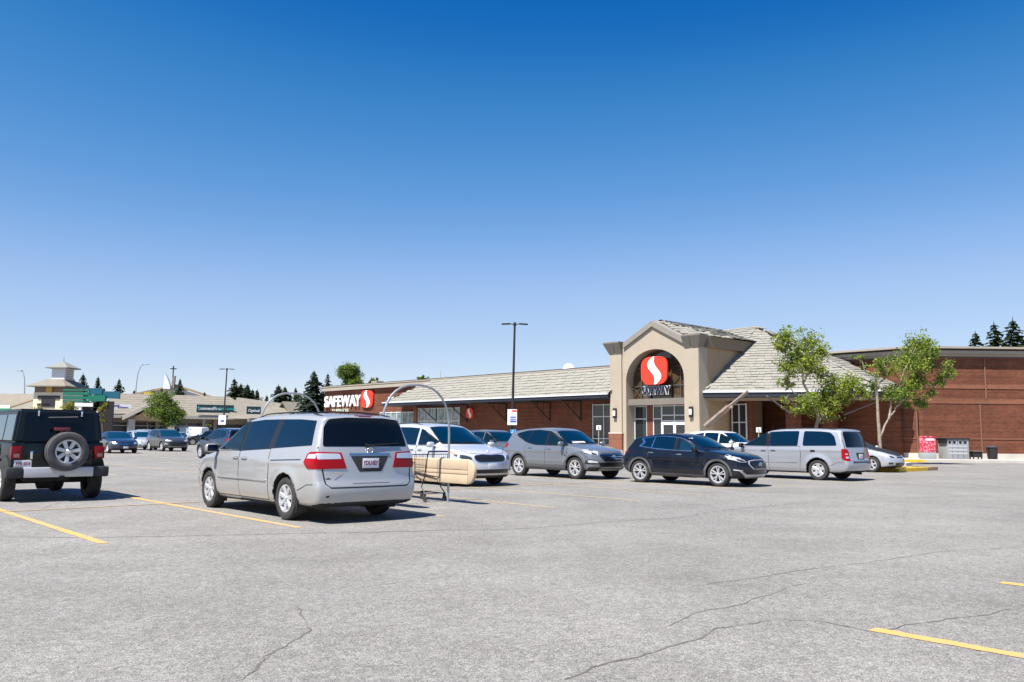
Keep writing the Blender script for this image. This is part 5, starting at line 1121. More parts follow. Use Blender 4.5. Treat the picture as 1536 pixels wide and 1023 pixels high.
mb.build('porch_fascia', [M_NAVY, M_GUT, M_WOOD], st, smooth=False)
mb = MB(); mb.box((13.0, 8.7, 2.4), (10.2, .3, 4.8)); mb.build('recess_wall', M_BRICK, st, smooth=False)
window(8.4, 9.55, .9, 3.75, 2, (.9, 2.45, 3.72), 3.5)
mb = MB(); mb.box((9.0, 3.75, 2.1), (1.8, .3, 4.2)); mb.build('recess_wall', M_BRICK, st, smooth=False)
for px in (1192, 1247):
    c = Lc(at_y(px, 690, 58.2)); mb = MB(); mb.box((c.x, c.y, 2.05), (.75, .75, 4.1)); mb.build('porch_pillar', M_BRICK, st, smooth=False)
for (pa, pb) in (((1150, 594), (1186, 620)), ((1316, 602), (1266, 622))):
    mb = MB(); mb.tube([Lc(at_y(*pa, 54.9)), Lc(at_y(*pb, 56.4))], .06, 6); mb.build('roof_brace', mat('brace_dark', (.10, .085, .075), .8), st)
bp = lambda u, v: Lc(at_y(u, v, 57.2 - (u - 1058) * .028))
mb = MB(); mb.tube([bp(1058, 640), bp(1093, 610.5)], .20, 4); bo = mb.build('slanted_brace', mat('brace_weathered', (.20, .16, .135), .7, var=.35, vscale=2.5), st, smooth=False)
mb = MB(); mb.tube([bp(1088, 614.5), bp(1122, 587)], .125, 4); mb.build('brace_rail', mat('brace_tan', (.20, .165, .135), .7), bo, smooth=False)
mb = MB(); mb.tube([bp(1079, 624.5), bp(1097, 609.5)], .10, 6); mb.build('brace_strut', mat('brace_rust', (.42, .19, .09), .7, var=.3, vscale=4), bo)
mb = MB(); c = bp(1097, 610); mb.box(c, (.22, .18, .18), bev=.05); mb.build('brace_fitting', M_CORN, bo)
# --- the brick wing on the right
CX_ = Vector((26.9, 56.0, 0)); W0 = CX_ - E_ * 16; W2 = Vector((70, 57.2, 0)); arc = [CX_ - E_ * 2.2, CX_ - E_ * 0.9 + Vector((.06, -.10, 0)), CX_ + Vector((.55, .0, 0)), CX_ + Vector((1.9, .03, 0))]
line_w = [W0] + arc + [W2]
def wallband(mb, z0, z1, out, thick=.3):
    P = [Lc(p) for p in line_w]; nrm = []
    for i in range(len(P)):
        d = (P[min(i + 1, len(P) - 1)] - P[max(i - 1, 0)]).normalized(); nrm.append(Vector((d.y, -d.x, 0)))
    for i in range(len(P) - 1):
        a, b = P[i], P[i + 1]; na, nb = nrm[i], nrm[i + 1]; Q = [a + na * out, b + nb * out, b - nb * thick, a - na * thick]
        mb.add([(q.x, q.y, z0) for q in Q] + [(q.x, q.y, z1) for q in Q], [(0, 1, 5, 4), (4, 5, 6, 7), (3, 2, 1, 0), (1, 2, 6, 5), (3, 0, 4, 7)])
mb = MB(); wallband(mb, 0, 6.84, 0); mb.build('wing_wall', M_BRICK, st, smooth=False)
mb = MB(); mb.cur = 1; wallband(mb, 6.845, 6.93, .04, .3); mb.cur = 0; wallband(mb, 6.935, 7.09, .14, .4); wallband(mb, 7.095, 7.30, .34, .4); mb.cur = 1; wallband(mb, 7.305, 7.42, .16, .3); mb.cur = 0; wallband(mb, 7.425, 7.56, .56, .4); mb.build('wing_cornice', [M_CORN, mat('cornice_shadow_band', (.10, .09, .08), .9)], st, smooth=False)  # set-back bands coloured dark to paint in the cornice's shadow lines
mb = MB()
for z0, z1 in ((4.76, 5.06), (3.76, 4.10), (1.38, 1.50)): wallband(mb, z0, z1, .03, .1)
mb.build('soldier_course', M_BRICKL, st, smooth=False)
mb = MB(); wallband(mb, .1, .46, .10, .1); mb.build('wing_base', M_CONCL, st, smooth=False)
for (px, z0, z1) in ((1481.5, 4.11, 6.8), (1471, .47, 3.7), (1374, .47, 3.7)):
    mb = MB(); P_ = at_y(px, 640, 56.1); P_.y = 56.0 + (P_.x - 28.8) * 1.17 / 41.2 - .01; c = Lc(P_); mb.box((c.x, c.y, (z0 + z1) / 2), (.045, .07, z1 - z0), rz=R_(47.8)); mb.build('control_joint', mat('joint_mortar', (.22, .125, .085), .9), st, smooth=False)
mb = MB(); a = Lc(Vector((29, 58, 0))); mb.poly([Lc(p + Vector((0, .4, 6.8))) for p in line_w] + [Lc(Vector((70, 90, 6.8))), Lc(Vector((40, 90, 6.8)))]); mb.build('wing_roof', M_TILE2, st, smooth=False)
# rooftop bits
mb = MB(); c = Lc(at_y(1421, 520, 66)); mb.lathe([(0, 8.2), (.3, 8.2), (.3, 8.0), (.16, 7.9), (.16, 6.8)], 12, 'Z', (c.x, c.y, 0)); mb.box((c.x, c.y, 8.25), (.9, .9, .10)); mb.build('roof_vent', M_TAUPE, st)
mb = MB(); c = Lc(at_y(853, 552, 80)); mb.lathe([(0, c.z + .45), (.35, c.z + .35), (.58, c.z), (.6, c.z - 2)], 14, 'Z', (c.x, c.y, 0)); mb.build('roof_dome', M_WHITE, st)
# small hipped roof peeping over the parapet
a = Lc(at_y(738, 560, 95)); b = Lc(at_y(812, 556, 88)); mb = MB(); z = 7.0; h = 1.05; d = (b - a); d.z = 0; d.normalize(); p = Vector((-d.y, d.x, 0))
c0 = Vector((a.x, a.y, z)); c1 = Vector((b.x, b.y, z)); r0 = c0 + d * 1.6 + p * 3 + Vector((0, 0, h)); r1 = c1 - d * 1.6 + p * 3 + Vector((0, 0, h))
tile_roof(mb, [c0, c1, r1, r0], seed=60); tile_roof(mb, [c1, c1 + p * 6, r1], seed=61); tile_roof(mb, [c0 + p * 6, c0, r0], seed=62); mb.build('rear_roof', M_TILE, st, smooth=False)
mb = MB()
for px in (566, 640): c = Lc(at_y(px, 575, 105)); mb.box((c.x, c.y, 7.2), (1.3, 1.0, 1.6))
c = Lc(at_y(661, 560, 100)); mb.tube([(c.x, c.y, 6.5), (c.x, c.y, 9.0)], .035, 5); mb.build('rooftop_unit', M_CORN, st, smooth=False)

# ================================================================== signs on the shop
def emblem(name, c, wd, ht, parent=None, depth=.14):
    """red rounded plaque with a white S-shaped ribbon; local frame of the shop, front towards -y"""
    root = tag(empty(name, st.matrix_world @ Vector(c) if False else W(c[0], c[1], c[2]), R_(-47.838)), None)
    mb = MB(); n = 40; P = []
    for k in range(n):
        a = 2 * pi * k / n; ca, sa = math.cos(a), math.sin(a); P.append((wd / 2 * math.copysign(abs(ca) ** .62, ca), 0, ht / 2 * math.copysign(abs(sa) ** .62, sa)))
    mb.prism(P, (0, depth, 0)); mb.build('plaque', M_SRED, root, sharp=40)
    # ribbon
    L = []; m = 26
    for k in range(m + 1):
        t = k / m; z = ht * (.49 - .98 * t); cx = wd * (.02 - .13 * math.sin(2 * pi * (t * .94 + .03)))
        hw = wd * (.035 + .125 * math.sin(pi * t) ** .8); L.append((cx - hw, cx + hw, z))
    mb = MB()
    vs = [(a, -.03, z) for a, b, z in L] + [(b, -.03, z) for a, b, z in L]; vs += [(x, .01, z) for x, y, z in vs]
    k2 = m + 1; fs = [(i, i + 1, k2 + i + 1, k2 + i) for i in range(m)] + [(i, 2 * k2 + i, 2 * k2 + i + 1, i + 1) for i in range(m)] + [(k2 + i + 1, 3 * k2 + i + 1, 3 * k2 + i, k2 + i) for i in range(m)]
    mb.add(vs, fs); mb.build('ribbon', M_WHITE, root, smooth=False); return root
def letters(name, txt, c, width, height, mats, bold=.03, depth=.08, back=None):
    root = tag(empty(name, W(*c), R_(-47.838)), None)
    vs, fs = text_mesh(txt, 1.0, bold=bold, depth=0); xs = [v[0] for v in vs]; ys = [v[1] for v in vs]; kx = width / (max(xs) - min(xs)); ky = height / (max(ys) - min(ys)); cx = (max(xs) + min(xs)) / 2; cy = (max(ys) + min(ys)) / 2
    def mk(b, y, dp, nm, M_):
        vs, fs = text_mesh(txt, 1.0, bold=b, depth=dp / 2); mb = MB(); mb.add([((v[0] - cx) * kx, y - v[2], (v[1] - cy) * ky) for v in vs], fs); mb.build(nm, M_, root, smooth=False)
    mk(bold, 0, depth, 'lettering', mats)
    if back: mk(bold + .045, depth * .6, depth * .6, 'letter_backing', back)
    return root
tag(emblem('store_emblem', (4.14, -.02, 6.19), 2.40, 2.06), 'large red rounded emblem with white S ribbon in the entrance arch', 'sign')
tag(letters('store_sign', 'SAFEWAY', (4.18, .12, 4.74), 2.5, .60, M_SNAVY, .012, .10, M_WHITE), 'small dark SAFEWAY letters edged white below the arch emblem', 'sign')
tag(emblem('store_emblem', (-37.2, WN - .22, 5.28), 2.45, 1.95), 'red rounded emblem after the white letters on the far brick wall', 'sign')
tag(letters('store_sign', 'SAFEWAY', (-42.4, WN - .16, 5.15), 8.0, 1.30, M_WHITE, .022, .16), 'big white SAFEWAY letters on the far left brick wall', 'sign')
tag(letters('store_sign', 'STARBUCKS', (-42.9, WN - .10, 4.08), 3.6, .38, mat('pale_green_sign', (.55, .60, .47), .5), .01, .06), 'small pale letters under the big white store lettering', 'sign')
tag(letters('store_sign', 'Pharmacy', (-29.9, WN - .10, 4.86), 6.4, 1.0, M_WHITE, .022, .08), 'white Pharmacy letters half hidden by the canopy roof', 'sign')
tag(emblem('store_emblem', (-19.3, WN - .16, 3.45), 1.0, .95), 'small red round emblem on the wall under the canopy', 'sign')
# ================================================================== the far strip mall and what stands beyond it
MD = 115.0
M0 = at_y(173, 648, MD); M0.z = 0
MA = R_(29.4); MX = Vector((math.cos(MA), math.sin(MA), 0)); MY = Vector((-MX.y, MX.x, 0))
mall = empty('strip_mall', M0, MA); tag(mall, 'long low strip mall with beige shingle roofs behind the parked cars', 'strip mall')
def mall_uv(u, v, y=0.0):
    """a pixel on the mall's vertical plane y (mall frame) -> mall frame"""
    d = ray(u, v); o = Vector((0, 0, CAM_H)) - M0; n = MY; t = (y - o.dot(n)) / d.dot(n); p = o + d * t; return Vector((p.dot(MX), p.dot(n), p.z))
M_MWALL = mat('mall_wall', (.36, .31, .25), .9, var=.15, vscale=.5); M_MDARK = mat('mall_shopfront', (.025, .026, .03), .2, 0, .6); M_MTRIM = mat('mall_trim', (.42, .38, .32), .8)
zE_, zR_ = 3.75, 6.95
xh = mall_uv(344, 595, 7).x; xe = mall_uv(352, 625, 0).x
mb = MB()
def shing(P): mb.poly([Vector(p) for p in P])
# main roof: ridge runs to x=xh, then drops to a lower hip
shing([(-2.5, -.4, zE_), (xe + 4, -.4, zE_), (xh, 7, zR_), (.6, 7, zR_)]); shing([(xe + 4, -.4, zE_), (xe + 4, 14, zE_), (xh, 7, zR_)]); shing([(.6, 7, zR_), (xh, 7, zR_), (xe + 4, 14, zE_), (-2.5, 14, zE_)]); shing([(-2.5, 14, zE_), (-2.5, -.4, zE_), (.6, 7, zR_)])
x2 = mall_uv(402, 606, 5).x; x3 = mall_uv(430, 640, -2).x
shing([(xe - 1.5, -2.5, zE_ - .3), (x3 + 6, -2.5, zE_ - .3), (x3 + 1, 4, 6.0), (xe + 1, 4, 6.75)]); shing([(x3 + 6, -2.5, zE_ - .3), (x3 + 6, 12, zE_ - .3), (x3 + 1, 4, 6.0)])
mb.build('shingle_roof', M_TILE2, mall, smooth=False)
mb = MB()
for k in range(9):
    t = (k + .5) / 9; z = zE_ + (zR_ - zE_) * t + .02; y = -.4 + 7.4 * t; mb.box((xh / 2 + .6 + t * .2, y, z), (xh + 4 - t * 4, .05, .02))
mb.build('roof_course', M_MTRIM, mall, smooth=False)
mb = MB(); mb.box((xh / 2 + 1, 2.2, 1.8), (xh + 5, .3, 3.6)); mb.box((x3 / 2 + 9, 1.5, 1.7), (x3 - 8, .3, 3.4)); mb.cur = 1; mb.box((xh / 2 + 1, 1.98, 1.45), (xh + 4, .1, 2.5)); mb.box((x3 / 2 + 9, 1.2, 1.4), (x3 - 9, .1, 2.3)); mb.build('shop_wall', [M_MWALL, M_MDARK], mall, smooth=False)
mb = MB(); mb.box((xh / 2 + 1, -.42, zE_ - .22), (xh + 7, .14, .42)); mb.box((x3 / 2 + 12, -2.52, zE_ - .5), (x3 - 10, .14, .36))
mb.build('mall_fascia', M_MTRIM, mall, smooth=False)
mb = MB()
for k in range(22): mb.box((-1 + k * 2.6, 1.9, 1.45), (.1, .14, 2.5))
mb.box((xh / 2 + 1, 1.9, 2.3), (xh + 4, .12, .1)); mb.build('shopfront_frame', M_FRAME, mall, smooth=False)
mb = MB()
for k in range(8): mb.box((-1 + k * 6.2, -.1, 1.75), (.35, .35, 3.5))
mb.build('mall_column', M_MWALL, mall, smooth=False)
# gabled porch
pk = mall_uv(232, 601, -3); gl = mall_uv(184, 624, -3); gr = mall_uv(272, 628, -3); pz = pk.z
mb = MB()
for (a, b) in ((gl, pk), (gr, pk)):
    mb.poly([a, b, b + Vector((0, 9, 0)), a + Vector((0, 9, 0))]); 
mb.build('gable_roof', M_TILE2, mall, smooth=False)
mb = MB()
for (a, b) in ((gl, pk), (gr, pk)): mb.prism([a + Vector((0, -.1, 0)), b + Vector((0, -.1, 0)), b + Vector((0, -.1, -.55)), a + Vector((0, -.1, -.55))], (0, .25, 0))
mb.build('barge_board', mat('barge_cream', (.55, .50, .42), .8), mall, smooth=False)
mb = MB(); mb.prism([gl + Vector((1.0, .5, -.5)), pk + Vector((0, .5, -.6)), gr + Vector((-1.0, .5, -.5))], (0, .2, 0)); mb.build('gable_wall', mat('gable_tan', (.50, .33, .17), .9), mall, smooth=False)
mb = MB()
for q in (gl + Vector((1.2, .6, 0)), gr + Vector((-1.2, .6, 0))): mb.box((q.x, q.y, q.z / 2 - .2), (.8, .8, q.z - .4))
mb.build('porch_column', mat('column_cream', (.48, .44, .38), .85), mall, smooth=False)
# far left wing of the mall, in line with the picture
wl = empty('shop_wing', at_y(20, 650, 112), R_(3)); wl.location.z = 0; tag(wl, 'beige roofed shop wing at the far left edge below the clock tower', 'shop wing')
mb = MB(); mb.poly([(-14, -.4, 3.2), (3.4, -.4, 3.2), (3.4, 8, 6.7), (-14, 8, 6.7)]); mb.poly([(-14, 8, 6.7), (3.4, 8, 6.7), (3.4, 16, 3.2), (-14, 16, 3.2)]); mb.build('shingle_roof', M_TILE2, wl, smooth=False)
mb = MB(); mb.tube([(-4.2, -.45, 3.25), (.9, 8, 6.75)], .16, 5); mb.build('hip_cap', M_TAUPE, wl)
mb = MB(); mb.box((-5.3, 1.5, 1.6), (17, .3, 3.2)); mb.cur = 1; mb.box((-5.3, 1.3, 1.3), (16, .1, 2.2)); mb.build('shop_wall', [M_MWALL, M_MDARK], wl, smooth=False)
c = at_y(4, 610, 111); r = empty('shop_sign', c, R_(3)); tag(r, 'small green and white sign on the far left roof', 'sign')
mb = MB(); mb.box((0, 0, 0), (1.9, .15, .42)); mb.build('sign_panel', M_WHITE, r, smooth=False); mb = MB(); mb.box((.1, -.02, -.36), (2.1, .12, .26)); mb.build('sign_band', mat('sign_green', (.02, .26, .14), .5), r, smooth=False)
# clock tower
tw = empty('cupola_tower', at_y(69, 652, 108), R_(-3)); tw.location.z = 0; tag(tw, 'tan tower with a white louvred cupola and pyramid roofs', 'tower')
sc = 108 / 1255
mb = MB(); mb.box((0, 2.2, 3.2), (3.9, 4.6, 6.4)); mb.build('tower_wall', mat('tower_cream', (.78, .66, .47), .9, var=.1, vscale=.8), tw, smooth=False)
mb = MB(); mb.box((0, 2.2, 6.75), (3.8, 4.5, .72)); mb.build('tower_frieze', mat('frieze_brown', (.24, .16, .12), .9), tw, smooth=False)
def pyramid(mb, cx, cy, z, hw, hd, h, top=.0, ov=.12):
    b = [(cx - hw, cy - hd, z), (cx + hw, cy - hd, z), (cx + hw, cy + hd, z), (cx - hw, cy + hd, z)]; u = [(x, y, z + ov) for x, y, _ in b]; t = [(cx + (x - cx) * top, cy + (y - cy) * top, z + ov + h) for x, y, _ in b]
    mb.add(b + u + t, [(3, 2, 1, 0), (0, 1, 5, 4), (1, 2, 6, 5), (2, 3, 7, 6), (3, 0, 4, 7), (4, 5, 9, 8), (5, 6, 10, 9), (6, 7, 11, 10), (7, 4, 8, 11), (8, 9, 10, 11)])
mb = MB(); pyramid(mb, 0, 2.2, 7.1, 2.6, 3.0, .95, .42); mb.build('lower_roof', M_TILE2, tw, smooth=False)
mb = MB(); mb.box((.35, 2.2, 8.75), (1.75, 2.1, 1.75)); mb.build('cupola', mat('cupola_white', (.68, .68, .70), .6), tw, smooth=False)
mb = MB()
for k in range(6): mb.box((.35 + .9, 2.2, 8.15 + k * .24), (.06, 1.5, .10))
mb.build('louvre', M_TAUPE, tw, smooth=False)
mb = MB(); pyramid(mb, .35, 2.2, 9.6, 1.5, 1.6, .85, .05); mb.tube([(.35, 2.2, 10.5), (.35, 2.2, 11.2)], [.06, .02], 6); mb.build('upper_roof', mat('cupola_roof', (.20, .21, .19), .85), tw, smooth=False)
mb = MB(); mb.box((.15, -.2, 6.75), (.75, .2, .75)); mb.build('wall_lantern', mat('lantern_gold', (.62, .34, .05), .5), tw, smooth=False)
mb = MB(); mb.box((.1, -.15, 5.75), (2.9, .1, .42)); mb.box((.05, -.15, 5.1), (1.75, .1, 1.2)); mb.box((-.5, -.15, 4.8), (1.7, .1, .3)); mb.build('tower_emblem', mat('emblem_dark', (.02, .02, .024), .6), tw, smooth=False)
# roadside plaza sign: green bands, white panel
pg = empty('plaza_sign', at_y(121, 650, 99), R_(8)); pg.location.z = 0; tag(pg, 'tall green banded plaza sign with white panel on dark posts', 'sign'); k_ = 118 / 1255
M_TEAL = mat('teal_panel', (.006, .15, .10), .5); M_TEALB = mat('teal_blue_panel', (.006, .10, .15), .5)
mb = MB()
for z, h in ((6.28, .20), (5.85, .36), (5.36, .36), (4.98, .16)): mb.box((-.75, 0, z), (2.9, .3, h))
mb.build('green_panel', M_TEAL, pg, smooth=False)
mb = MB(); mb.box((1.35, .1, 6.15), (1.5, .4, .75)); mb.box((2.9, .2, 5.75), (2.3, .4, .85)); mb.build('blue_panel', M_TEALB, pg, smooth=False)
mb = MB(); mb.box((1.6, .05, 5.35), (1.9, .5, .72)); mb.build('green_panel', M_TEAL, pg, smooth=False)
mb = MB(); mb.box((.2, -.05, 4.55), (2.0, .3, .42)); mb.box((-.45, -.05, 4.05), (.8, .3, .35)); mb.build('white_panel', M_WHITE, pg, smooth=False)
mb = MB(); mb.box((-1.2, .2, 2.5), (.3, .35, 5)); mb.box((.55, .2, 2.4), (.8, .35, 4.8)); mb.box((2.6, .3, 2.5), (1.6, .35, 5.0)); mb.build('post', M_STEEL, pg, smooth=False)
# signs on the mall roof
def msign(name, u0, v0, u1, v1, y, col, label, texts):
    a = mall_uv(u0, v0, y); b = mall_uv(u1, v1, y); c = (a + b) / 2; r = empty(name, M0 + MX * c.x + MY * c.y + Vector((0, 0, c.z)), MA); tag(r, label, 'sign'); wd = abs(b.x - a.x); ht = abs(a.z - b.z)
    mb = MB(); mb.box((0, .1, 0), (wd, .25, ht)); mb.build('sign_panel', col, r, smooth=False)
    for (tx, ox, oz, hh, M_) in texts:
        mb = MB(); add_text(mb, tx, (ox * wd, -.045, oz * ht), (1, 0, 0), (0, 0, 1), hh * ht, bold=.012, depth=.01); mb.build('lettering', M_, r, smooth=False)
    return r
M_SGRN = mat('sign_mint', (.03, .42, .36), .5); M_SDK = mat('sign_dark_teal', (.006, .045, .06), .5); M_SPUR = mat('sign_purple', (.10, .05, .22), .5)
msign('shop_sign', 295.5, 606.5, 350.5, 619.5, -.6, M_SDK, 'long dark teal sign reading connectFirst credit union', [('connectFirst', -.15, 0, .56, M_WHITE), ('credit union', .29, 0, .48, M_SGRN), ('+', -.45, .02, .9, M_SGRN)])
msign('shop_sign', 370.5, 609.5, 391, 621.5, -2.8, M_SDK, 'short dark teal sign beside the long credit union sign', [('Optical', 0, -.05, .5, M_WHITE)])
msign('shop_sign', 160, 605.5, 197, 613, -.6, M_WHITE, 'white sign with purple lettering on the mall roof', [('Dental', -.16, .16, .62, M_SPUR), ('& Denture', .16, -.25, .5, M_SPUR)])
# church beyond the mall
ch = empty('church', at_y(258, 600, 185), R_(12)); ch.location.z = 0; k_ = 185 / 1255; tag(ch, 'church with low dark edged roof, white curved spire and a cross', 'church')
def cz(v, u=258): return at_y(u, v, 185).z
def cxo(u): return (u - 258) * k_
mb = MB(); mb.poly([(cxo(200), 0, cz(592)), (cxo(258), 0, cz(578)), (cxo(258), 22, cz(578)), (cxo(200), 22, cz(592))]); mb.poly([(cxo(258), 0, cz(575)), (cxo(335), 0, cz(600)), (cxo(335), 22, cz(600)), (cxo(258), 22, cz(575))])
mb.build('church_roof', M_TILE2, ch, smooth=False)
mb = MB(); mb.prism([(cxo(200), -.3, cz(592)), (cxo(258), -.3, cz(578)), (cxo(258), -.3, cz(581)), (cxo(200), -.3, cz(595))], (0, .4, 0)); mb.prism([(cxo(258), -.3, cz(575)), (cxo(335), -.3, cz(600)), (cxo(335), -.3, cz(603)), (cxo(258), -.3, cz(578.5))], (0, .4, 0)); mb.build('roof_edge', M_TAUPE, ch, smooth=False)
mb = MB(); mb.prism([(cxo(205), .3, 0), (cxo(205), .3, cz(594)), (cxo(258), .3, cz(580)), (cxo(330), .3, cz(602)), (cxo(330), .3, 0)], (0, .3, 0)); mb.build('church_wall', mat('church_white', (.62, .60, .57), .8), ch, smooth=False)
mb = MB(); zz = cz(584); P = []
for k in range(11): t = k / 10; P.append((cxo(246.5) + 1.4 * 0 + (cxo(248.5) - cxo(246.5)) * t, zz + (cz(561) - zz) * t))
Q = [(cxo(257) - (cxo(257) - cxo(248.5)) * (t / 10) ** 1.6, zz + (cz(561) - zz) * (t / 10)) for t in range(10, -1, -1)]
mb.prism([(x, -2, z) for x, z in P + Q], (0, 1.6, 0)); mb.build('spire', mat('spire_white', (.78, .78, .80), .5), ch, smooth=False)
mb = MB(); mb.prism([(cxo(257), -1.2, zz), (cxo(258.5), -1.2, cz(566)), (cxo(262), -1.2, cz(564)), (cxo(261), -1.2, zz)], (0, 1.2, 0)); mb.build('spire_back', M_COPE, ch, smooth=False)
mb = MB(); x = cxo(258.6); mb.box((x, -.8, (cz(549) + cz(568)) / 2), (.22, .22, cz(549) - cz(568))); mb.box((x, -.8, cz(553.5)), (1.3, .22, .22)); mb.build('cross', M_STEEL, ch, smooth=False)
mb = MB(); mb.box((cxo(252), -2.4, cz(592)), (2.2, .5, 1.4)); mb.build('spire_base', M_COPE, ch, smooth=False)
# yellow awning seen over the mall ridge
r = empty('yellow_sign', at_y(224, 590.5, 150), R_(20)); tag(r, 'yellow sign board peeping over the mall ridge below the church', 'sign'); mb = MB(); mb.box((0, 0, 0), (1.75, .3, .42)); mb.box((.2, 0, -.2), (.9, .25, .3)); mb.build('sign_panel', mat('sign_yellow', (.72, .55, .04), .5), r, smooth=False); mb = MB(); mb.box((0, .1, -1.6), (.2, .2, 3)); mb.build('post', M_STEEL, r, smooth=False)
# houses in the gap between mall and supermarket
def house(name, u, v_top, v_eave, wpx, D, roofm, label, gable=True, rz=0):
    c = at_y(u, 650, D); k = D / 1255; zt = at_y(u, v_top, D).z; ze = at_y(u, v_eave, D).z; hw = wpx * k / 2; r = empty(name, (c.x, c.y, 0), R_(rz)); tag(r, label, 'house')
    mb = MB(); mb.box((0, 4, ze / 2), (2 * hw * .92, 7.6, ze)); mb.prism([(-hw * .92, .25, ze), (0, .25, zt - .15), (hw * .92, .25, ze)], (0, 7.4, 0)); mb.build('wall', mat('house_cream', (.52, .48, .42), .85), r, smooth=False)
    mb = MB()
    for s in (-1, 1): mb.prism([(s * hw * 1.08, -.3, ze - .1), (0, -.3, zt), (0, -.3, zt + .18), (s * hw * 1.08, -.3, ze + .08)], (0, 8.6, 0))
    mb.build('roof', roofm, r, smooth=False)
    w_ = MB(); w_.box((0, .18, ze * .75), (hw * .5, .1, ze * .25)); w_.build('window', M_MDARK, r, smooth=False)
    return r
house('house', 424, 604, 622, 34, 128, M_TILE2, 'pale gabled house right of the mall behind the van', rz=-35)
house('house', 447, 606, 616, 34, 150, mat('roof_reddish', (.20, .10, .075), .9), 'house with reddish roof below the tall spruce', rz=40)
house('house', 480, 612, 620, 22, 165, mat('roof_orange', (.40, .20, .08), .9), 'orange roofed house beside the far end of the supermarket', rz=20)
# ================================================================== trees
def leafmat(name, c, var=.45):
    M = mat(name, c, .55, 0, .3); t = M.node_tree; b = t.nodes['Principled BSDF']; L = t.links
    ge = t.nodes.new('ShaderNodeNewGeometry'); r = t.nodes.new('ShaderNodeValToRGB'); L.new(ge.outputs['Random Per Island'], r.inputs[0])
    r.color_ramp.elements[0].color = (*[x * (1 - var) for x in c], 1); r.color_ramp.elements[1].color = (c[0] * (1 + var * 1.1), c[1] * (1 + var), c[2] * (1 + var * .5), 1)
    L.new(r.outputs[0], b.inputs['Base Color'])
    tr = t.nodes.new('ShaderNodeBsdfTranslucent'); L.new(r.outputs[0], tr.inputs[0]); ms = t.nodes.new('ShaderNodeMixShader'); ms.inputs[0].default_value = .40
    out = [n for n in t.nodes if n.type == 'OUTPUT_MATERIAL'][0]; L.new(b.outputs[0], ms.inputs[1]); L.new(tr.outputs[0], ms.inputs[2]); L.new(ms.outputs[0], out.inputs[0]); return M
M_LEAF = leafmat('young_leaves', (.25, .31, .045)); M_LEAFG = leafmat('leaves_green', (.17, .25, .05)); M_LEAFD = leafmat('leaves_dark', (.050, .085, .024)); M_LEAFY = leafmat('leaves_yellow', (.25, .25, .05))
M_NEED = leafmat('spruce_needles', (.030, .052, .026), .5); M_NEEDB = leafmat('spruce_needles_blue', (.038, .062, .045), .45)
M_BARK = mat('pale_bark', (.30, .25, .20), .9, var=.35, vscale=6, bump=.3, bscale=25); M_BARKD = mat('dark_bark', (.07, .05, .035), .95)
def leaves(mb, c, rad, n, size, rnd, flat=.9):
    """leaf blades and short sprays through an uneven ball"""
    c = Vector(c); sub = [(Vector((rnd.gauss(0, .38), rnd.gauss(0, .38), rnd.gauss(0, .38) * flat)) * rad, rad * rnd.uniform(.22, .5)) for _ in range(max(4, int(n / 28)))]
    for i in range(n):
        s = sub[i % len(sub)]; p = c + s[0] + Vector((rnd.gauss(0, .5), rnd.gauss(0, .5), rnd.gauss(0, .42))) * s[1]
        a = Vector((rnd.gauss(0, 1), rnd.gauss(0, 1), rnd.gauss(0, .6) - .25)).normalized(); b = a.cross(Vector((rnd.gauss(0, 1), rnd.gauss(0, 1), rnd.gauss(0, 1)))).normalized(); L = size * rnd.uniform(.6, 1.35); w_ = L * .46
        mb.add([p - a * L * .5, p + b * w_ * .5 + a * L * .02, p + a * L * .5, p - b * w_ * .5 + a * L * .02], [(0, 1, 2, 3)])
def broad_tree(name, label, base, blobs, trunkpath, limbs, mk, seed, dens=1.0, size=.13, tr=.13, bark=None, group=None, cat='tree', smat=None):
    r = empty(name, base); tag(r, label, cat, group); rnd = random.Random(seed); B = Vector(base)
    mb = MB(); P = [Vector(p) - B for p in trunkpath]; mb.tube(P, [tr * (1 - .6 * i / (len(P) - 1)) for i in range(len(P))], 9)
    for L in limbs:
        Q = [Vector(p) - B for p in L]; a = tr * .55; S = []
        for i in range(len(Q) - 1):
            for k in range(3): S.append(Q[i].lerp(Q[i + 1], k / 3) + Vector((rnd.uniform(-.05, .05), rnd.uniform(-.05, .05), rnd.uniform(-.04, .04))))
        S.append(Q[-1]); mb.tube(S, [a * (1 - .8 * i / (len(S) - 1)) for i in range(len(S))], 6)
    for (c, rad) in blobs:                                   # twigs fan out inside each clump
        for k in range(5):
            q = Vector(c) - B; e = q + Vector((rnd.gauss(0, .5), rnd.gauss(0, .5), rnd.gauss(.2, .4))) * rad; mb.tube([q - Vector((0, 0, rad * .5)), q.lerp(e, .5), e], [.025, .018, .008], 4)
    mb.build('trunk', bark or M_BARK, r)
    for (nm, MK, f) in (('crown', mk, .68), ('crown', smat or mk, .32)):
        lf = MB()
        for (c, rad) in blobs: leaves(lf, Vector(c) - B, rad, int(dens * f * 1350 * (rad / .9) ** 2), size * .9, rnd)
        lf.build(nm, MK, r, smooth=False)
        if smat is None: break
    return r
def blobs_px(L, D, sd, spread=.5):
    rnd = random.Random(sd); k = D / 1255; return [(at_y(u, v, D + rnd.uniform(-spread, spread) * r * k * 1.5), r * k) for u, v, r in L]
D1 = 45.0
b1 = blobs_px([(1180, 508, 20), (1172, 520, 14), (1217, 514, 22), (1232, 526, 12), (1182, 546, 23), (1215, 545, 28), (1200, 530, 16), (1182, 572, 14), (1232, 560, 14), (1212, 606, 22), (1253, 583, 27), (1279, 577, 20), (1240, 600, 26), (1290, 588, 14), (1176, 600, 10), (1240, 618, 16), (1196, 614, 12), (1268, 598, 16)], D1, 1)
t0 = at_y(1216, 700, D1); t0.z = .1; T = lambda u, v, D=D1: at_y(u, v, D)
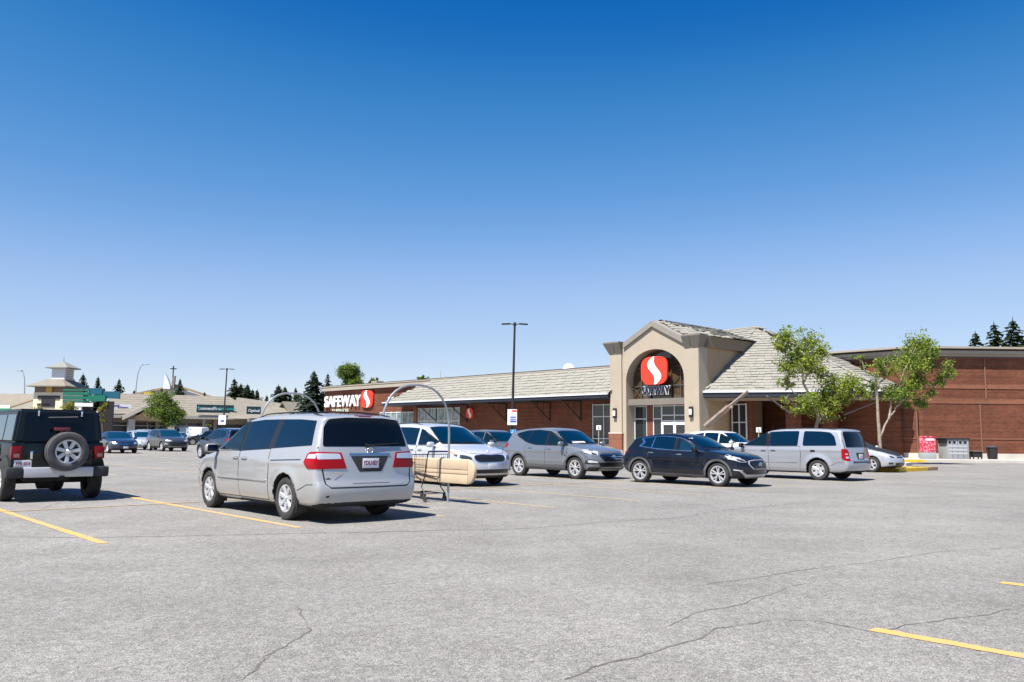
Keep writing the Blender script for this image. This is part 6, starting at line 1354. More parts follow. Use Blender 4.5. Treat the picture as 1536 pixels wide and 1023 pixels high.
broad_tree('deciduous_tree', 'slender young tree with a two lobed light green crown behind the boxy minivan', t0, b1, [t0, T(1219, 660), T(1228, 625), T(1216, 596), T(1205, 575), T(1203, 550), T(1198, 530)], [[T(1224, 640), T(1240, 615), T(1256, 590), T(1272, 578)], [T(1216, 596), T(1190, 590), T(1180, 572)], [T(1205, 575), T(1214, 550), T(1217, 515)], [T(1203, 552), T(1188, 535), T(1180, 510)], [T(1222, 610), T(1205, 612), T(1182, 602)]], M_LEAF, 11, 1.1, .16, .10, smat=M_LEAFG)
D2 = 46.0
b2 = blobs_px([(1374, 519, 24), (1362, 540, 24), (1391, 523, 18), (1380, 545, 20), (1402, 532, 10), (1290, 537, 9), (1300, 550, 8), (1328, 552, 18), (1318, 545, 10), (1376, 570, 24), (1360, 580, 16), (1419, 560, 17), (1410, 572, 11), (1344, 592, 22), (1325, 588, 12), (1378, 603, 15), (1309, 579, 11), (1397, 590, 9), (1300, 596, 8), (1362, 606, 10)], D2, 2)
t0 = at_y(1319, 700, D2); t0.z = .1; T = lambda u, v, D=D2: at_y(u, v, D)
broad_tree('deciduous_tree', 'forked young tree with pale trunk and ragged crown in front of the brick wing', t0, b2, [t0, T(1320, 672), T(1319, 650), T(1317, 625), T(1316, 600), T(1314, 570), T(1312, 555)], [[T(1321, 655), T(1332, 630), T(1345, 610), T(1362, 600), T(1378, 594)], [T(1332, 628), T(1338, 600), T(1350, 575), T(1362, 545), T(1374, 520)], [T(1345, 610), T(1365, 590), T(1395, 580), T(1418, 562)], [T(1315, 580), T(1328, 565), T(1340, 555)], [T(1314, 566), T(1298, 555), T(1291, 538)]], M_LEAFG, 12, 1.1, .16, .115, smat=M_LEAF)
# trees by the mall
def small_tree(u, v0, v1, wpx, D, mk, label, seed, n=9, dens=1.0, vb=652, size=.22, smat=None):
    k = D / 1255; rnd = random.Random(seed); base = at_y(u, vb, D); base.z = 0; L = []
    for i in range(n):
        a = rnd.uniform(0, 2 * pi); q = rnd.uniform(.1, .8); t = rnd.uniform(.08, .95); f = 1 - .65 * abs(t - .35); L.append((u + math.cos(a) * q * wpx / 2 * f, v0 + (v1 - v0) * (1 - t), wpx * .20 * rnd.uniform(.8, 1.25)))
    b = blobs_px(L, D, seed); top = at_y(u, v0 + 5, D)
    broad_tree('small_tree', label, base, b, [base, base.lerp(top, .4) + Vector((.1, 0, 0)), base.lerp(top, .75)], [[base.lerp(top, .35), Vector(b[i][0])] for i in range(0, n, 2)], mk, seed, dens, size, .14, M_BARKD, smat=smat)
small_tree(246, 594, 634, 66, 100, M_LEAFG, 'round green tree in front of the mall gable', 31, 16, .55, smat=M_LEAFD)
small_tree(98, 606, 640, 44, 96, M_LEAFY, 'yellow green bush in front of the cupola tower', 32, 9, .5)
small_tree(64, 612, 640, 40, 97, M_LEAFY, 'low yellow green bush left of the taller one by the tower', 33, 8, .5)
small_tree(154, 606, 642, 26, 97, M_LEAFY, 'yellow green sapling under the plaza sign', 34, 7, .5)
small_tree(313, 634, 650, 14, 103, M_LEAFG, 'small sapling under the long credit union sign', 35, 5, .4)
small_tree(525, 553, 592, 54, 150, M_LEAFG, 'broad round tree behind the far end of the supermarket', 36, 16, .45, 650, .34, M_LEAFD)
small_tree(560, 563, 590, 22, 150, M_LEAFG, 'smaller tree right of the broad round tree', 37, 7, .45, 650, .34, M_LEAFD)
small_tree(636, 557, 585, 24, 150, M_LEAFG, 'lone treetop over the supermarket parapet behind the hoop', 38, 7, .45, 650, .34, M_LEAFD)
small_tree(802, 548, 575, 10, 150, M_LEAFD, 'small treetop over the parapet right of the tall lamp post', 39, 4, .5, 650, .3)
small_tree(732, 555, 575, 9, 150, M_LEAFD, 'small treetop over the parapet left of the tall lamp post', 40, 4, .5, 650, .3)
small_tree(372, 588, 606, 34, 160, mat('leaves_rust', (.13, .07, .03), .8), 'rusty brown shrub mass between the spruces over the mall roof', 41, 8, .4, 650, .34)
small_tree(360, 580, 606, 34, 165, M_LEAFD, 'dark leafy tree between spruces over the mall roof', 42, 9, .5, 650, .34)
small_tree(453, 588, 616, 30, 160, M_LEAFD, 'dark leafy tree beside the large tall spruce', 43, 9, .5, 650, .34)
# spruces
def spruce(u, vt, D, wpx, label, seed, mk=None, vb=650, lean=0):
    k = D / 1255; rnd = random.Random(seed); base = at_y(u, vb, D); base.z = 0; top = at_y(u, vt, D); H = top.z; R = wpx * k / 2 * (2.3 if u < 600 else 1)
    r = empty('spruce_tree', base); tag(r, label, 'spruce', 'spruces beyond the buildings'); mb = MB(); mb.tube([(0, 0, 0), (lean * .5, 0, H * .5), (lean, 0, H * .985)], [.22, .13, .02], 7); mb.build('trunk', M_BARKD, r)
    lf = MB(); z = H * .10; step = max(.30, H / 30)
    while z < H * .985:
        t = z / H; rr = R * (1 - t) ** .80 * rnd.uniform(.74, 1.16) + .12; nb = max(6, int(13 * (1 - t) + 5)); ph = rnd.uniform(0, 6)
        for b in range(nb):
            a = ph + 2 * pi * b / nb + rnd.uniform(-.28, .28); L = rr * rnd.uniform(.6, 1.14); d = Vector((math.cos(a), math.sin(a), 0)); sd = Vector((-d.y, d.x, 0)); o = Vector((lean * t, 0, z)); m = max(2, int(L / .6)); w0 = .20 * L + .22
            dr = rnd.uniform(.15, .34)
            for q in range(m):
                f0, f1 = q / m, (q + 1.25) / m; wa = w0 * (1.1 - .75 * f0); wb = w0 * (1.1 - .75 * min(1, f1)) * .7
                p0 = o + d * L * f0 + Vector((0, 0, -dr * L * f0)); p1 = o + d * L * f1 + Vector((0, 0, -dr * L * f1 * .9)); tw = rnd.uniform(-.5, .5)
                up = Vector((0, 0, .5 * tw))
                lf.add([p0 - (sd + up) * wa, p0 + Vector((0, 0, .10 * wa)), p1, p1 - (sd + up) * wb - d * .1], [(0, 1, 2, 3)]); lf.add([p0 + (sd + up) * wa - Vector((0, 0, .3 * wa)), p1 + (sd + up) * wb - d * .1, p1, p0 + Vector((0, 0, .10 * wa))], [(0, 1, 2, 3)])
                if rnd.random() < .8:
                    e = p1 + Vector((rnd.uniform(-.3, .3), rnd.uniform(-.3, .3), -rnd.uniform(.2, .5))) * (.5 + w0 * .5); lf.add([p0 + sd * wa * .5, e, p1 - sd * wa * .5], [(0, 1, 2)])
        z += step * rnd.uniform(.8, 1.2) * (1.05 - .5 * t)
    lf.add([(lean - .12, 0, H * .955), (lean + .12, 0, H * .955), (lean, 0, H * 1.02)], [(0, 1, 2)]); lf.add([(lean, -.12, H * .955), (lean, .12, H * .955), (lean, 0, H * 1.02)], [(0, 1, 2)])
    lf.build('crown', mk or M_NEED, r, smooth=False); return r
for i, (u, vt, D, w_, lab) in enumerate([
    (119, 560, 150, 26, 'spruce just right of the cupola tower'), (104, 566, 155, 18, 'sparse spruce touching the cupola tower roof'),
    (142, 565, 152, 22, 'spruce above the green plaza sign'), (152, 582, 158, 10, 'tiny spruce top right of the green sign'),
    (174, 568, 150, 24, 'spruce between the plaza sign and the tall street lamp'), (198, 585, 170, 14, 'low spruce at the foot of the tall street lamp'), (239, 582, 165, 12, 'small spruce left of the white church spire'),
    (266, 568, 168, 20, 'dark spruce right of the church cross'), (304, 588, 175, 9, 'tiny spruce over the church roof end'),
    (348, 568, 140, 26, 'full spruce right of the slim lamp post over the mall'), (368, 576, 142, 30, 'wide spruce second from the slim lamp post'), (383, 584, 145, 16, 'narrow spruce at the end of the mall roof'), (398, 593, 150, 14, 'short spruce before the rear corral hoop'), (390, 598, 150, 8, 'tiny spruce at the low end of the mall ridge'),
    (415, 577, 132, 32, 'spruce inside the left side of the rear hoop'), (425, 580, 134, 26, 'spruce touching its taller twin inside the rear hoop'), (441, 581, 190, 14, 'small pointed spruce inside the top of the rear hoop'),
    (468, 556, 120, 38, 'large tall spruce beside the far end of the supermarket'), (489, 560, 150, 18, 'slender spruce behind the supermarket corner'), (482, 585, 135, 18, 'lower spruce leaning on the large tall one'), (456, 596, 138, 20, 'bushy spruce at the foot of the large tall one'), (358, 575, 150, 24, 'spruce standing between the full and the wide one over the mall'), (376, 584, 156, 20, 'short spruce behind the wide one over the mall'), (433, 590, 140, 18, 'low spruce before its two tall neighbours inside the rear hoop'), (86, 571, 160, 14, 'spruce tip touching the left eave of the cupola')]):
    spruce(u, vt, D, w_, lab, 100 + i, M_NEEDB if i in (1, 6, 17) else None)
for i, (u, vt, D, w_, lab) in enumerate([(1471, 498, 95, 120, 'smallest spruce over the brick wing roof'), (1500, 484, 92, 130, 'middle spruce over the brick wing roof'), (1529, 478, 88, 165, 'largest spruce over the brick wing at the frame edge')]): spruce(u, vt, D, w_, lab, 150 + i)
# ================================================================== lamps, signs, bins, corral, carts
def lot_lamp(u, v_top, D, label, ub=None, arm=.55, head=True):
    k = D / 1255; ub = ub if ub is not None else u; top = at_y(u, v_top, D); r = empty('lamp_post', (at_y(ub, 660, D).x, D, 0)); tag(r, label, 'lamp post'); H = top.z
    lx = (u - ub) * k * .8; mb = MB(); mb.tube([(0, 0, .75), (lx, 0, H - .1)], [.085, .06], 10); mb.build('pole', M_STEEL, r)
    mb = MB(); mb.lathe([(0, .78), (.24, .78), (.26, .72), (.26, 0)], 16, 'Z'); mb.build('pole_base', M_CONCL, r)
    mb = MB(); mb.box((lx, 0, H - .05), (.16, .16, .2), bev=.02)
    for s in (-1, 1):
        mb.tube([(lx, 0, H - .06), (lx + s * arm * .5, 0, H - .03)], .03, 6); mb.box((lx + s * (arm * .5 + .22), 0, H - .04), (.5, .28, .07), bev=.02, rot=Matrix.Rotation(s * .05, 3, 'Y'))
    mb.build('lamp_head', M_STEEL, r); return r
lot_lamp(771.5, 485, 47, 'tall dark lot lamp post with twin heads rising before the canopy', 767.5)
lot_lamp(336, 553, 87, 'slim distant lot lamp post with a white notice in front of the mall', 333.5)
def street_lamp(u, vt, vb, D, reach, label):
    k = D / 1255; top = at_y(u, vt, D); r = empty('street_lamp', (at_y(u, 650, D).x, D, 0)); tag(r, label, 'street lamp'); H = top.z; s = 1 if reach > 0 else -1; a = abs(reach) * k
    mb = MB(); mb.tube([(0, 0, 0), (0, 0, H * .72), (s * a * .12, 0, H * .88), (s * a * .4, 0, H * .975), (s * a * .75, 0, H)], [.11, .09, .075, .065, .06], 8); mb.build('pole', mat('galvanised', (.42, .44, .46), .45, .5), r)
    mb = MB(); mb.box((s * a * .95, 0, H), (a * .55 + .3, .3, .14), bev=.04); mb.build('lamp_head', MATS['galvanised'], r); return r
street_lamp(32, 556, 588, 128, -10, 'grey curved street lamp beyond the left shop roof')
street_lamp(200, 546.5, 585, 135, 13, 'grey curved street lamp beyond the mall ridge near the church')
# notices on posts
def notice(u0, v0, u1, v1, D, name, label, rz, parts, front=-.09, post=None):
    a = at_y(u0, v0, D); b = at_y(u1, v1, D); c = (a + b) / 2; wd = b.x - a.x; ht = a.z - b.z; r = empty(name, (c.x, D, c.z), rz); tag(r, label, 'sign')
    mb = MB(); mb.box((0, front, 0), (wd, .025, ht)); mb.build('sign_panel', M_WHITE, r, smooth=False)
    for (nm, M_, x, z, w_, h_) in parts: m = MB(); m.box((x * wd, front - .018, z * ht), (w_ * wd, .012, h_ * ht)); m.build(nm, M_, r, smooth=False)
    if post: m = MB(); m.tube([(0, 0, -c.z), (0, 0, ht * .5)], .035, 8); m.build('post', M_CORN, r)
    return r, wd, ht
M_SBLUE = mat('sign_blue', (.02, .09, .38), .5); M_SLBLUE = mat('sign_light_blue', (.03, .27, .62), .5)
r, wd, ht = notice(761.5, 614, 775.5, 637.5, 46.9, 'parking_notice', 'white notice with blue panel and red corner on the tall lamp post', R_(-4), [('blue_panel', M_SBLUE, .1, -.14, .62, .36), ('red_panel', M_SRED, .22, .40, .5, .10), ('grey_band', mat('sign_grey', (.4, .42, .45), .6), .05, .22, .5, .04)])
mb = MB(); add_text(mb, 'PARKING', (.1 * wd, -.122, -.09 * ht), (1, 0, 0), (0, 0, 1), .105, bold=.004, depth=.002); add_text(mb, 'CUSTOMERS', (.1 * wd, -.122, -.21 * ht), (1, 0, 0), (0, 0, 1), .075, bold=.003, depth=.002); mb.build('lettering', M_WHITE, r, smooth=False)
a = at_y(765.5, 644, 46.9); b = at_y(774.5, 656, 46.9); c = (a + b) / 2; r = empty('accessible_sign', (c.x, 46.9, c.z), R_(-4)); tag(r, 'light blue accessible parking sign below the white notice on the lamp post', 'sign')
wd = b.x - a.x; ht = a.z - b.z; mb = MB(); mb.box((0, -.09, 0), (wd, .02, ht)); mb.build('sign_panel', M_SLBLUE, r, smooth=False)
def wheelchair(mb, x, z, s, y):
    mb.lathe([(.07 * s, y), (.07 * s, y + .01), (0.0, y)], 10, 'Y', (x - .02 * s, 0, z + .36 * s)); mb.tube([(x, y, z + .24 * s), (x, y, z - .02 * s), (x + .22 * s, y, z - .02 * s), (x + .3 * s, y, z - .3 * s)], .035 * s, 5)
    mb.tube([(x - .03 * s + .22 * s * math.cos(q), y, z - .12 * s + .22 * s * math.sin(q)) for q in [pi * .55 + k * .42 for k in range(11)]], .03 * s, 5)
mb = MB(); wheelchair(mb, -.02, 0, ht * .95, -.112); mb.build('symbol', M_WHITE, r)
r, wd, ht = notice(328.5, 623, 339, 637, 86.8, 'parking_notice', 'small white notice on the slim distant lamp post', R_(-4), [('blue_panel', M_SBLUE, .05, -.1, .5, .18)])
for (u0, v0, u1, v1, D, lab) in ((894.5, 638, 901.5, 645, 55, 'white accessible parking sign on a pole before the shop window by the tower'), (1134, 641, 1141.5, 648.5, 50, 'white accessible parking sign on a thin pole before the dark porch')):
    r, wd, ht = notice(u0, v0, u1, v1, D, 'accessible_sign', lab, R_(-6), [], -.05, True); mb = MB(); wheelchair(mb, 0, 0, ht * .8, -.075); mb.build('symbol', M_SNAVY, r)
# bins by the brick wing
zf = .14
def on_foot(u, D): p = at_y(u, 690, D); return (p.x, D, zf)
r = empty('donation_box', on_foot(1392, 53.6), R_(4)); tag(r, 'red donation box on a grey base against the brick wing', 'donation box')
k = 53.6 / 1255
mb = MB(); mb.box((0, 0, .20), (.78, .62, .40), bev=.01); mb.build('base', mat('bin_grey', (.32, .35, .35), .7), r)
mb = MB(); mb.box((0, 0, .90), (.76, .60, .98), bev=.02); mb.box((0, -.02, 1.40), (.80, .66, .06), bev=.01)
def redmix():
    M = mat('red_print', (.55, .03, .07), .5); t = M.node_tree; n = t.nodes.new('ShaderNodeTexNoise'); n.inputs['Scale'].default_value = 7; n.inputs['Detail'].default_value = 3; tc = t.nodes.new('ShaderNodeTexCoord'); t.links.new(tc.outputs['Object'], n.inputs['Vector'])
    r_ = t.nodes.new('ShaderNodeValToRGB'); r_.color_ramp.elements[0].position = .44; r_.color_ramp.elements[0].color = (.55, .02, .06, 1); r_.color_ramp.elements[1].position = .62; r_.color_ramp.elements[1].color = (.80, .28, .33, 1); t.links.new(n.outputs[0], r_.inputs[0]); t.links.new(r_.outputs[0], t.nodes['Principled BSDF'].inputs['Base Color']); return M
mb.build('cabinet', redmix(), r)
mb = MB(); mb.box((0, -.31, 1.22), (.56, .02, .16)); mb.build('header_panel', mat('pale_pink', (.75, .55, .58), .5), r, smooth=False)
r = empty('recycling_station', on_foot(1431, 53.8), R_(4)); tag(r, 'wide grey recycling station with dark lid and four openings', 'recycling bin')
mb = MB(); mb.box((.0, 0, .62), (1.45, .95, 1.24), bev=.01); mb.build('cabinet', mat('station_grey', (.30, .315, .33), .6, var=.08, vscale=4), r)
mb = MB(); mb.box((-.02, .0, 1.28), (1.62, 1.05, .10), bev=.01); mb.box((-.76, -.1, 1.13), (.10, .85, .28)); mb.build('lid', M_STEEL, r)
mb = MB()
for x in (-.52, -.22, .18, .50): mb.lathe([(0, -.482), (.095, -.482), (.095, -.47)], 14, 'Y', (x, 0, 1.05))
mb.build('opening', M_UNDER, r)
for z in (.80, .58, .36): mb = MB(); mb.box((0, -.481, z), (1.2, .012, .12)); mb.build('notice_panel', mat('notice_grey', (.40, .41, .43), .6), r, smooth=False)
mb = MB(); [mb.box((x, -.478, .66), (.015, .015, 1.15)) for x in (-.36, .0, .36)]; mb.build('door_joint', M_UNDER, r, smooth=False)
def bin_(u, D, w_, h_, label, top):
    r = empty('litter_bin', on_foot(u, D)); tag(r, label, 'bin'); mb = MB()
    if top: mb.lathe([(0, .02), (w_ * .42, .02), (w_ * .46, .4), (w_ * .5, h_ * .85), (w_ * .5, h_ * .86)], 18, 'Z'); mb.build('drum', M_STEEL, r); mb = MB(); mb.lathe([(w_ * .55, h_ * .83), (w_ * .57, h_ * .88), (w_ * .4, h_ * .96), (w_ * .15, h_), (0, h_)], 18, 'Z'); mb.build('lid', mat('bin_lid', (.05, .05, .055), .5), r)
    else:
        mb.box((0, 0, h_ * .52), (w_ * .86, w_ * .7, h_ * .62), bev=.03); mb.build('drum', M_STEEL, r); mb = MB(); mb.box((0, 0, h_ * .9), (w_ * 1.08, w_ * .85, h_ * .12), bev=.02); mb.build('lid', mat('bin_lid_brown', (.14, .10, .08), .7), r)
        mb = MB()
        for x in (-1, 1):
            for y in (-1, 1): mb.box((x * w_ * .36, y * w_ * .28, h_ * .12), (.06, .06, h_ * .24))
        mb.build('foot', M_STEEL, r, smooth=False)
    return r
bin_(1464, 54.0, .72, .56, 'low black planter bin with brown rim beside the recycling station', False)
bin_(1489, 54.2, .68, .88, 'tall round black litter bin right of the low one', True)

# ------------------------------------------------------------------ cart corral: two hoops and long moulded tan panels
M_GALV = mat('galvanised_tube', (.40, .42, .44), .40, .6, var=.1, vscale=5); M_TAN = mat('tan_plastic', (.53, .42, .295), .55, 0, .4, var=.07, vscale=3)
F0 = at_z(672, 752.7, 0); hw = .85
cor = empty('cart_corral', F0 - N_ * hw, R_(-47.838)); tag(cor, 'cart corral of two galvanised hoops and long tan moulded rails', 'cart corral')
def hoop(x):
    P = []; zs = 1.42; ht = 2.42
    P += [(x, hw, 0), (x, hw, .5), (x, hw, zs)]
    for k in range(1, 16): a = pi * k / 16; P.append((x, hw * math.copysign(abs(math.cos(a)) ** .82, math.cos(a)), zs + (ht - zs) * math.sin(a) ** .82))
    P += [(x, -hw, zs), (x, -hw, .5), (x, -hw, 0)]
    mb = MB(); mb.tube(P, .024, 10)
    for s in (-1, 1): mb.box((x, s * hw, .006), (.14, .14, .012))
    mb.build('hoop', M_GALV, cor)
hoop(0); hoop(-5.4)
for s in (1, -1):
    x0, x1 = -6.2, 1.0; z0, z1 = .40, .905; y = s * (hw - .085); h = (z1 - z0) / 2; zc = (z0 + z1) / 2; n = 12
    def outline(ins, yy): return [(x1 - h - ins * 0 + (h - ins) * math.cos(-pi / 2 + pi * k / n), yy, zc + (h - ins) * math.sin(-pi / 2 + pi * k / n)) for k in range(n + 1)] + [(x0 + h + (h - ins) * math.cos(pi / 2 + pi * k / n), yy, zc + (h - ins) * math.sin(pi / 2 + pi * k / n)) for k in range(n + 1)]
    rings = [outline(.03, y + .042), outline(.008, y + .034), outline(0, y + .016), outline(0, y - .016), outline(.008, y - .034), outline(.03, y - .042)]; m = len(rings[0]); vs = [p for q in rings for p in q]; fs = [tuple(range(m)), tuple(range(6 * m - 1, 5 * m - 1, -1))]
    for i in range(5): fs += [(i * m + k, (i + 1) * m + k, (i + 1) * m + (k + 1) % m, i * m + (k + 1) % m) for k in range(m)]
    mb = MB(); mb.add(vs, fs)
    # moulded ribs standing proud of the face
    for zz, hh in ((zc + .138, .195), (zc - .012, .075), (zc - .155, .18)):
        for sy in (-1, 1): mb.box(((x0 + x1) / 2, y + sy * .045, zz), (x1 - x0 - .40, .018, hh), bev=.008)
    p = mb.build('rail_panel', M_TAN, cor, sharp=40, fix=True)
    for x in (-2.6, -5.3): mb = MB(); mb.box((x, y, zc - .02), (.025, .135, z1 - z0 - .03)); mb.build('strap', M_UNDER, p, smooth=False)
    mb = MB()
    for x in (0, -5.4): mb.box((x, s * (hw - .045), zc), (.06, .08, .3))
    mb.build('clamp', M_GALV, p, smooth=False)
# ------------------------------------------------------------------ shopping trolley
M_WIRE = mat('dark_wire', (.035, .035, .038), .4, .5); M_CASTER = mat('caster', (.05, .05, .05), .6)
def trolley(loc, rz, label):
    r = empty('shopping_cart', loc, rz); tag(r, label, 'shopping cart')
    # basket tapers to the front (+x)
    zb0, zb1, zt = .52, .60, .99; xb, xf = -.40, .42; wb_, wf = .27, .20
    def q(t, s, z): return (xb + (xf - xb) * t, s * (wb_ + (wf - wb_) * t), z)
    mb = MB()
    for s in (-1, 1):
        mb.tube([q(0, s, zt), q(1, s, zt - .02)], .011, 6); mb.tube([q(0, s, zb0), q(1, s * .9, zb1)], .009, 6)
        for k in range(15): t = k / 14; a = q(t, s * (1 if t < 1 else 1), zt - .02 * t); b = q(t, s * (1 - .1 * t), zb0 + (zb1 - zb0) * t); mb.tube([a, b], .0042, 4)
        for k in range(1, 4): f = k / 4; mb.tube([q(0, s, zb0 + (zt - zb0) * f), q(1, s * .95, zb1 + (zt - .02 - zb1) * f)], .0042, 4)
    for (t, z) in ((1, zt - .02), (1, zb1), (1, (zt + zb1) / 2), (0, zb0), (0, zt)): mb.tube([q(t, -1 if z > .7 else -.9, z), q(t, 1 if z > .7 else .9, z)], .008, 5)
    for k in range(9): f = -1 + 2 * k / 8; mb.tube([q(1, f, zt - .02), q(1, f * .9, zb1), q(0, f, zb0)], .0042, 4)
    for k in range(8): t = k / 8; mb.tube([q(t, -1, zb0 + (zb1 - zb0) * t), q(t, 1, zb0 + (zb1 - zb0) * t)], .0042, 4)
    mb.build('basket', M_WIRE, r)
    mb = MB()
    for s in (-1, 1):
        mb.tube([(-.46, s * .27, 1.05), (-.42, s * .27, .95), (-.30, s * .25, .50), (-.20, s * .25, .30), (-.36, s * .26, .16)], .013, 7)
        mb.tube([(-.36, s * .26, .16), (.40, s * .20, .17)], .013, 7); mb.tube([(-.25, s * .25, .40), (.10, s * .2, .55)], .011, 6)
    for x, w_ in ((-.30, .26), (.1, .22), (.4, .2)): mb.tube([(x, -w_, .165), (x, w_, .165)], .009, 5)
    mb.build('frame', M_WIRE, r)
    mb = MB(); mb.tube([(-.47, -.28, 1.05), (-.47, .28, 1.05)], .017, 8); mb.build('handle', mat('handle_navy', (.02, .03, .10), .5), r)
    for (x, y) in ((-.34, .26), (-.34, -.26), (.38, .2), (.38, -.2)):
        mb = MB(); mb.lathe([(0, -.016), (.058, -.016), (.062, 0), (.058, .016), (0, .016)], 14, 'Y', (x, y, .063)); mb.box((x + .01, y, .12), (.05, .045, .09)); mb.build('caster', M_CASTER, r)
    return r
p = at_z(637, 753, 0); c = p - E_ * .34 + N_ * .26
trolley((c.x, c.y, 0), R_(-47.8 + 180), 'dark wire shopping cart standing behind the nearest van beside the tan rail')
# ================================================================== the other vehicles
P_DBLUE = paint('paint_dark_blue', (.020, .036, .070), .3, .28, .05); P_DGREY = paint('paint_dark_grey', (.055, .058, .066), .35, .3, .06); P_LSIL = paint('paint_light_silver', (.50, .52, .55), .45, .34, .05); P_WHITE = paint('paint_white', (.72, .73, .74), .0, .3, .03); P_BLACK = paint('paint_black', (.008, .008, .010), .1, .2, .04); P_BLUE2 = paint('paint_navy_blue', (.010, .020, .048), .3, .26, .04); P_MGREY = paint('paint_blue_grey', (.12, .135, .15), .4, .3, .05)
def G(u, D): return at_y(u, 655, D).x
car('saloon', SED, (-26.7, 57.0), R_(-50), P_DBLUE, 'saloon_car', 'dark blue saloon with chrome bowed grille right of the off-roader', 'car', h=.06, low=True)
car('hatch', HAT, (-29.9, 68.0), R_(-49), P_LSIL, 'hatchback', 'small silver car half hidden behind the dark blue saloon', 'car', h=.06, low=True, skip=('bonnet',))
car('suv', RAV, (-26.1, 64.0), R_(-48), P_DGREY, 'sport_utility', 'dark grey compact utility facing the camera before the mall tree', 'car', h=.06, low=True)
car('suv', RAV, (G(222, 79), 79), R_(-48), P_LSIL, 'sport_utility', 'pale silver utility showing only its roof behind the dark grey one', 'car', h=.06, low=True)
car('van', VAN, (G(279, 101), 101), R_(170), P_WHITE, 'delivery_van', 'white van parked at the mall front behind the dark grey utility', 'van', h=.08, low=True)
car('suv', RAV, (G(309, 96), 96), R_(196), P_BLACK, 'sport_utility', 'black utility parked side on near the slim lamp post', 'car', h=.06, low=True)
car('saloon', SED, (G(165, 92), 92), R_(-48), P_BLACK, 'saloon_car', 'black car far off under the white purple sign', 'car', h=.08, low=True)
car('suv', RAV, (G(253, 93), 93), R_(-48), P_WHITE, 'sport_utility', 'white car roof visible over the dark grey utility', 'car', h=.06, low=True)
car('saloon', SED, (G(268, 98), 98), R_(-48), P_LSIL, 'saloon_car', 'silver saloon far off between the mall tree and the white van', 'car', h=.08, low=True)
car('suv', RAV, (G(346, 99), 99), R_(196), P_DGREY, 'sport_utility', 'dark utility parked at the mall front right of the slim lamp post', 'car', h=.08, low=True)
car('suv', RAV, (-15.4, 45.6), R_(132), P_BLUE2, 'sport_utility', 'navy blue car nosing left behind the nearest van mirror', 'car', h=.045)
car('suv', RAV, (-.62, 40.3), R_(-49), P_MGREY, 'sport_utility', 'blue grey utility partly hidden behind the mid grey crossover', 'car', h=.045)
car('saloon', SED, (-2.05, 36.2), R_(-49), P_BLUE2, 'saloon_car', 'dark saloon bonnet showing between pale minivan and blue grey utility', 'car', h=.045)
car('hatch', HAT, (14.75, 36.7), R_(-47), P_LSIL, 'hatchback', 'silver hatchback with black bonnet behind the boxy minivan', 'car', h=.035)
tr = car('suv', RAV, (G(1094, 41.5), 41.5), R_(-48), P_WHITE, 'sport_utility', 'white upright utility half hidden between dark hatchback and boxy minivan', 'car', h=.045)
tr.scale = (.96, .96, 1.04)
# ------------------------------------------------------------------ the open-topped off-roader on the left
jp = empty('off_roader', (-10.58, 18.75), R_(131.4)); jp.location.z = 0; tag(jp, 'black green boxy off-roader seen from behind with its spare wheel on the tailgate', 'off-roader')
WB = 2.947; XR = -WB / 2; XT = -2.07
def shell(P4, x0, x1): pass
mb = MB(); mb.box((-.35, 0, .90), (3.42, 1.70, .56), bev=.045); mb.box((1.05, 0, .82), (1.0, 1.3, .44), bev=.04)
hood = [(1.0, -.62, 1.13), (1.0, .62, 1.13), (2.05, .48, 1.04), (2.05, -.48, 1.04)]
mb.prism(hood, (0, 0, -.42)); mb.box((2.07, 0, .84), (.08, 1.1, .42), bev=.03); mb.build('body', P_JEEP, jp, sharp=40, fix=True)
mb = MB(); b = [(XT + .02, -.835, 1.165), (1.0, -.835, 1.165), (1.0, .835, 1.165), (XT + .02, .835, 1.165)]; t = [(XT + .10, -.745, 1.85), (.52, -.745, 1.85), (.52, .745, 1.85), (XT + .10, .745, 1.85)]
bm = bmesh.new(); vs = [bm.verts.new(p) for p in b + t]
for f in ((3, 2, 1, 0), (4, 5, 6, 7), (0, 1, 5, 4), (1, 2, 6, 5), (2, 3, 7, 6), (3, 0, 4, 7)): bm.faces.new([vs[i] for i in f])
bmesh.ops.bevel(bm, geom=list(bm.edges), offset=.05, segments=3, affect='EDGES'); mb.bm(bm); mb.build('hardtop', mat('hardtop_black', (.004, .007, .009), .35, 0, .35), jp, sharp=40, fix=True)
def sidequad(x0, x1, z0, z1, s, o=.006, dx0=0, dx1=0):
    yy = lambda z: s * (.835 - (z - 1.165) / .685 * .09 + o); return [(x0, yy(z0), z0), (x1, yy(z0), z0), (x1 + dx1, yy(z1), z1), (x0 + dx0, yy(z1), z1)]
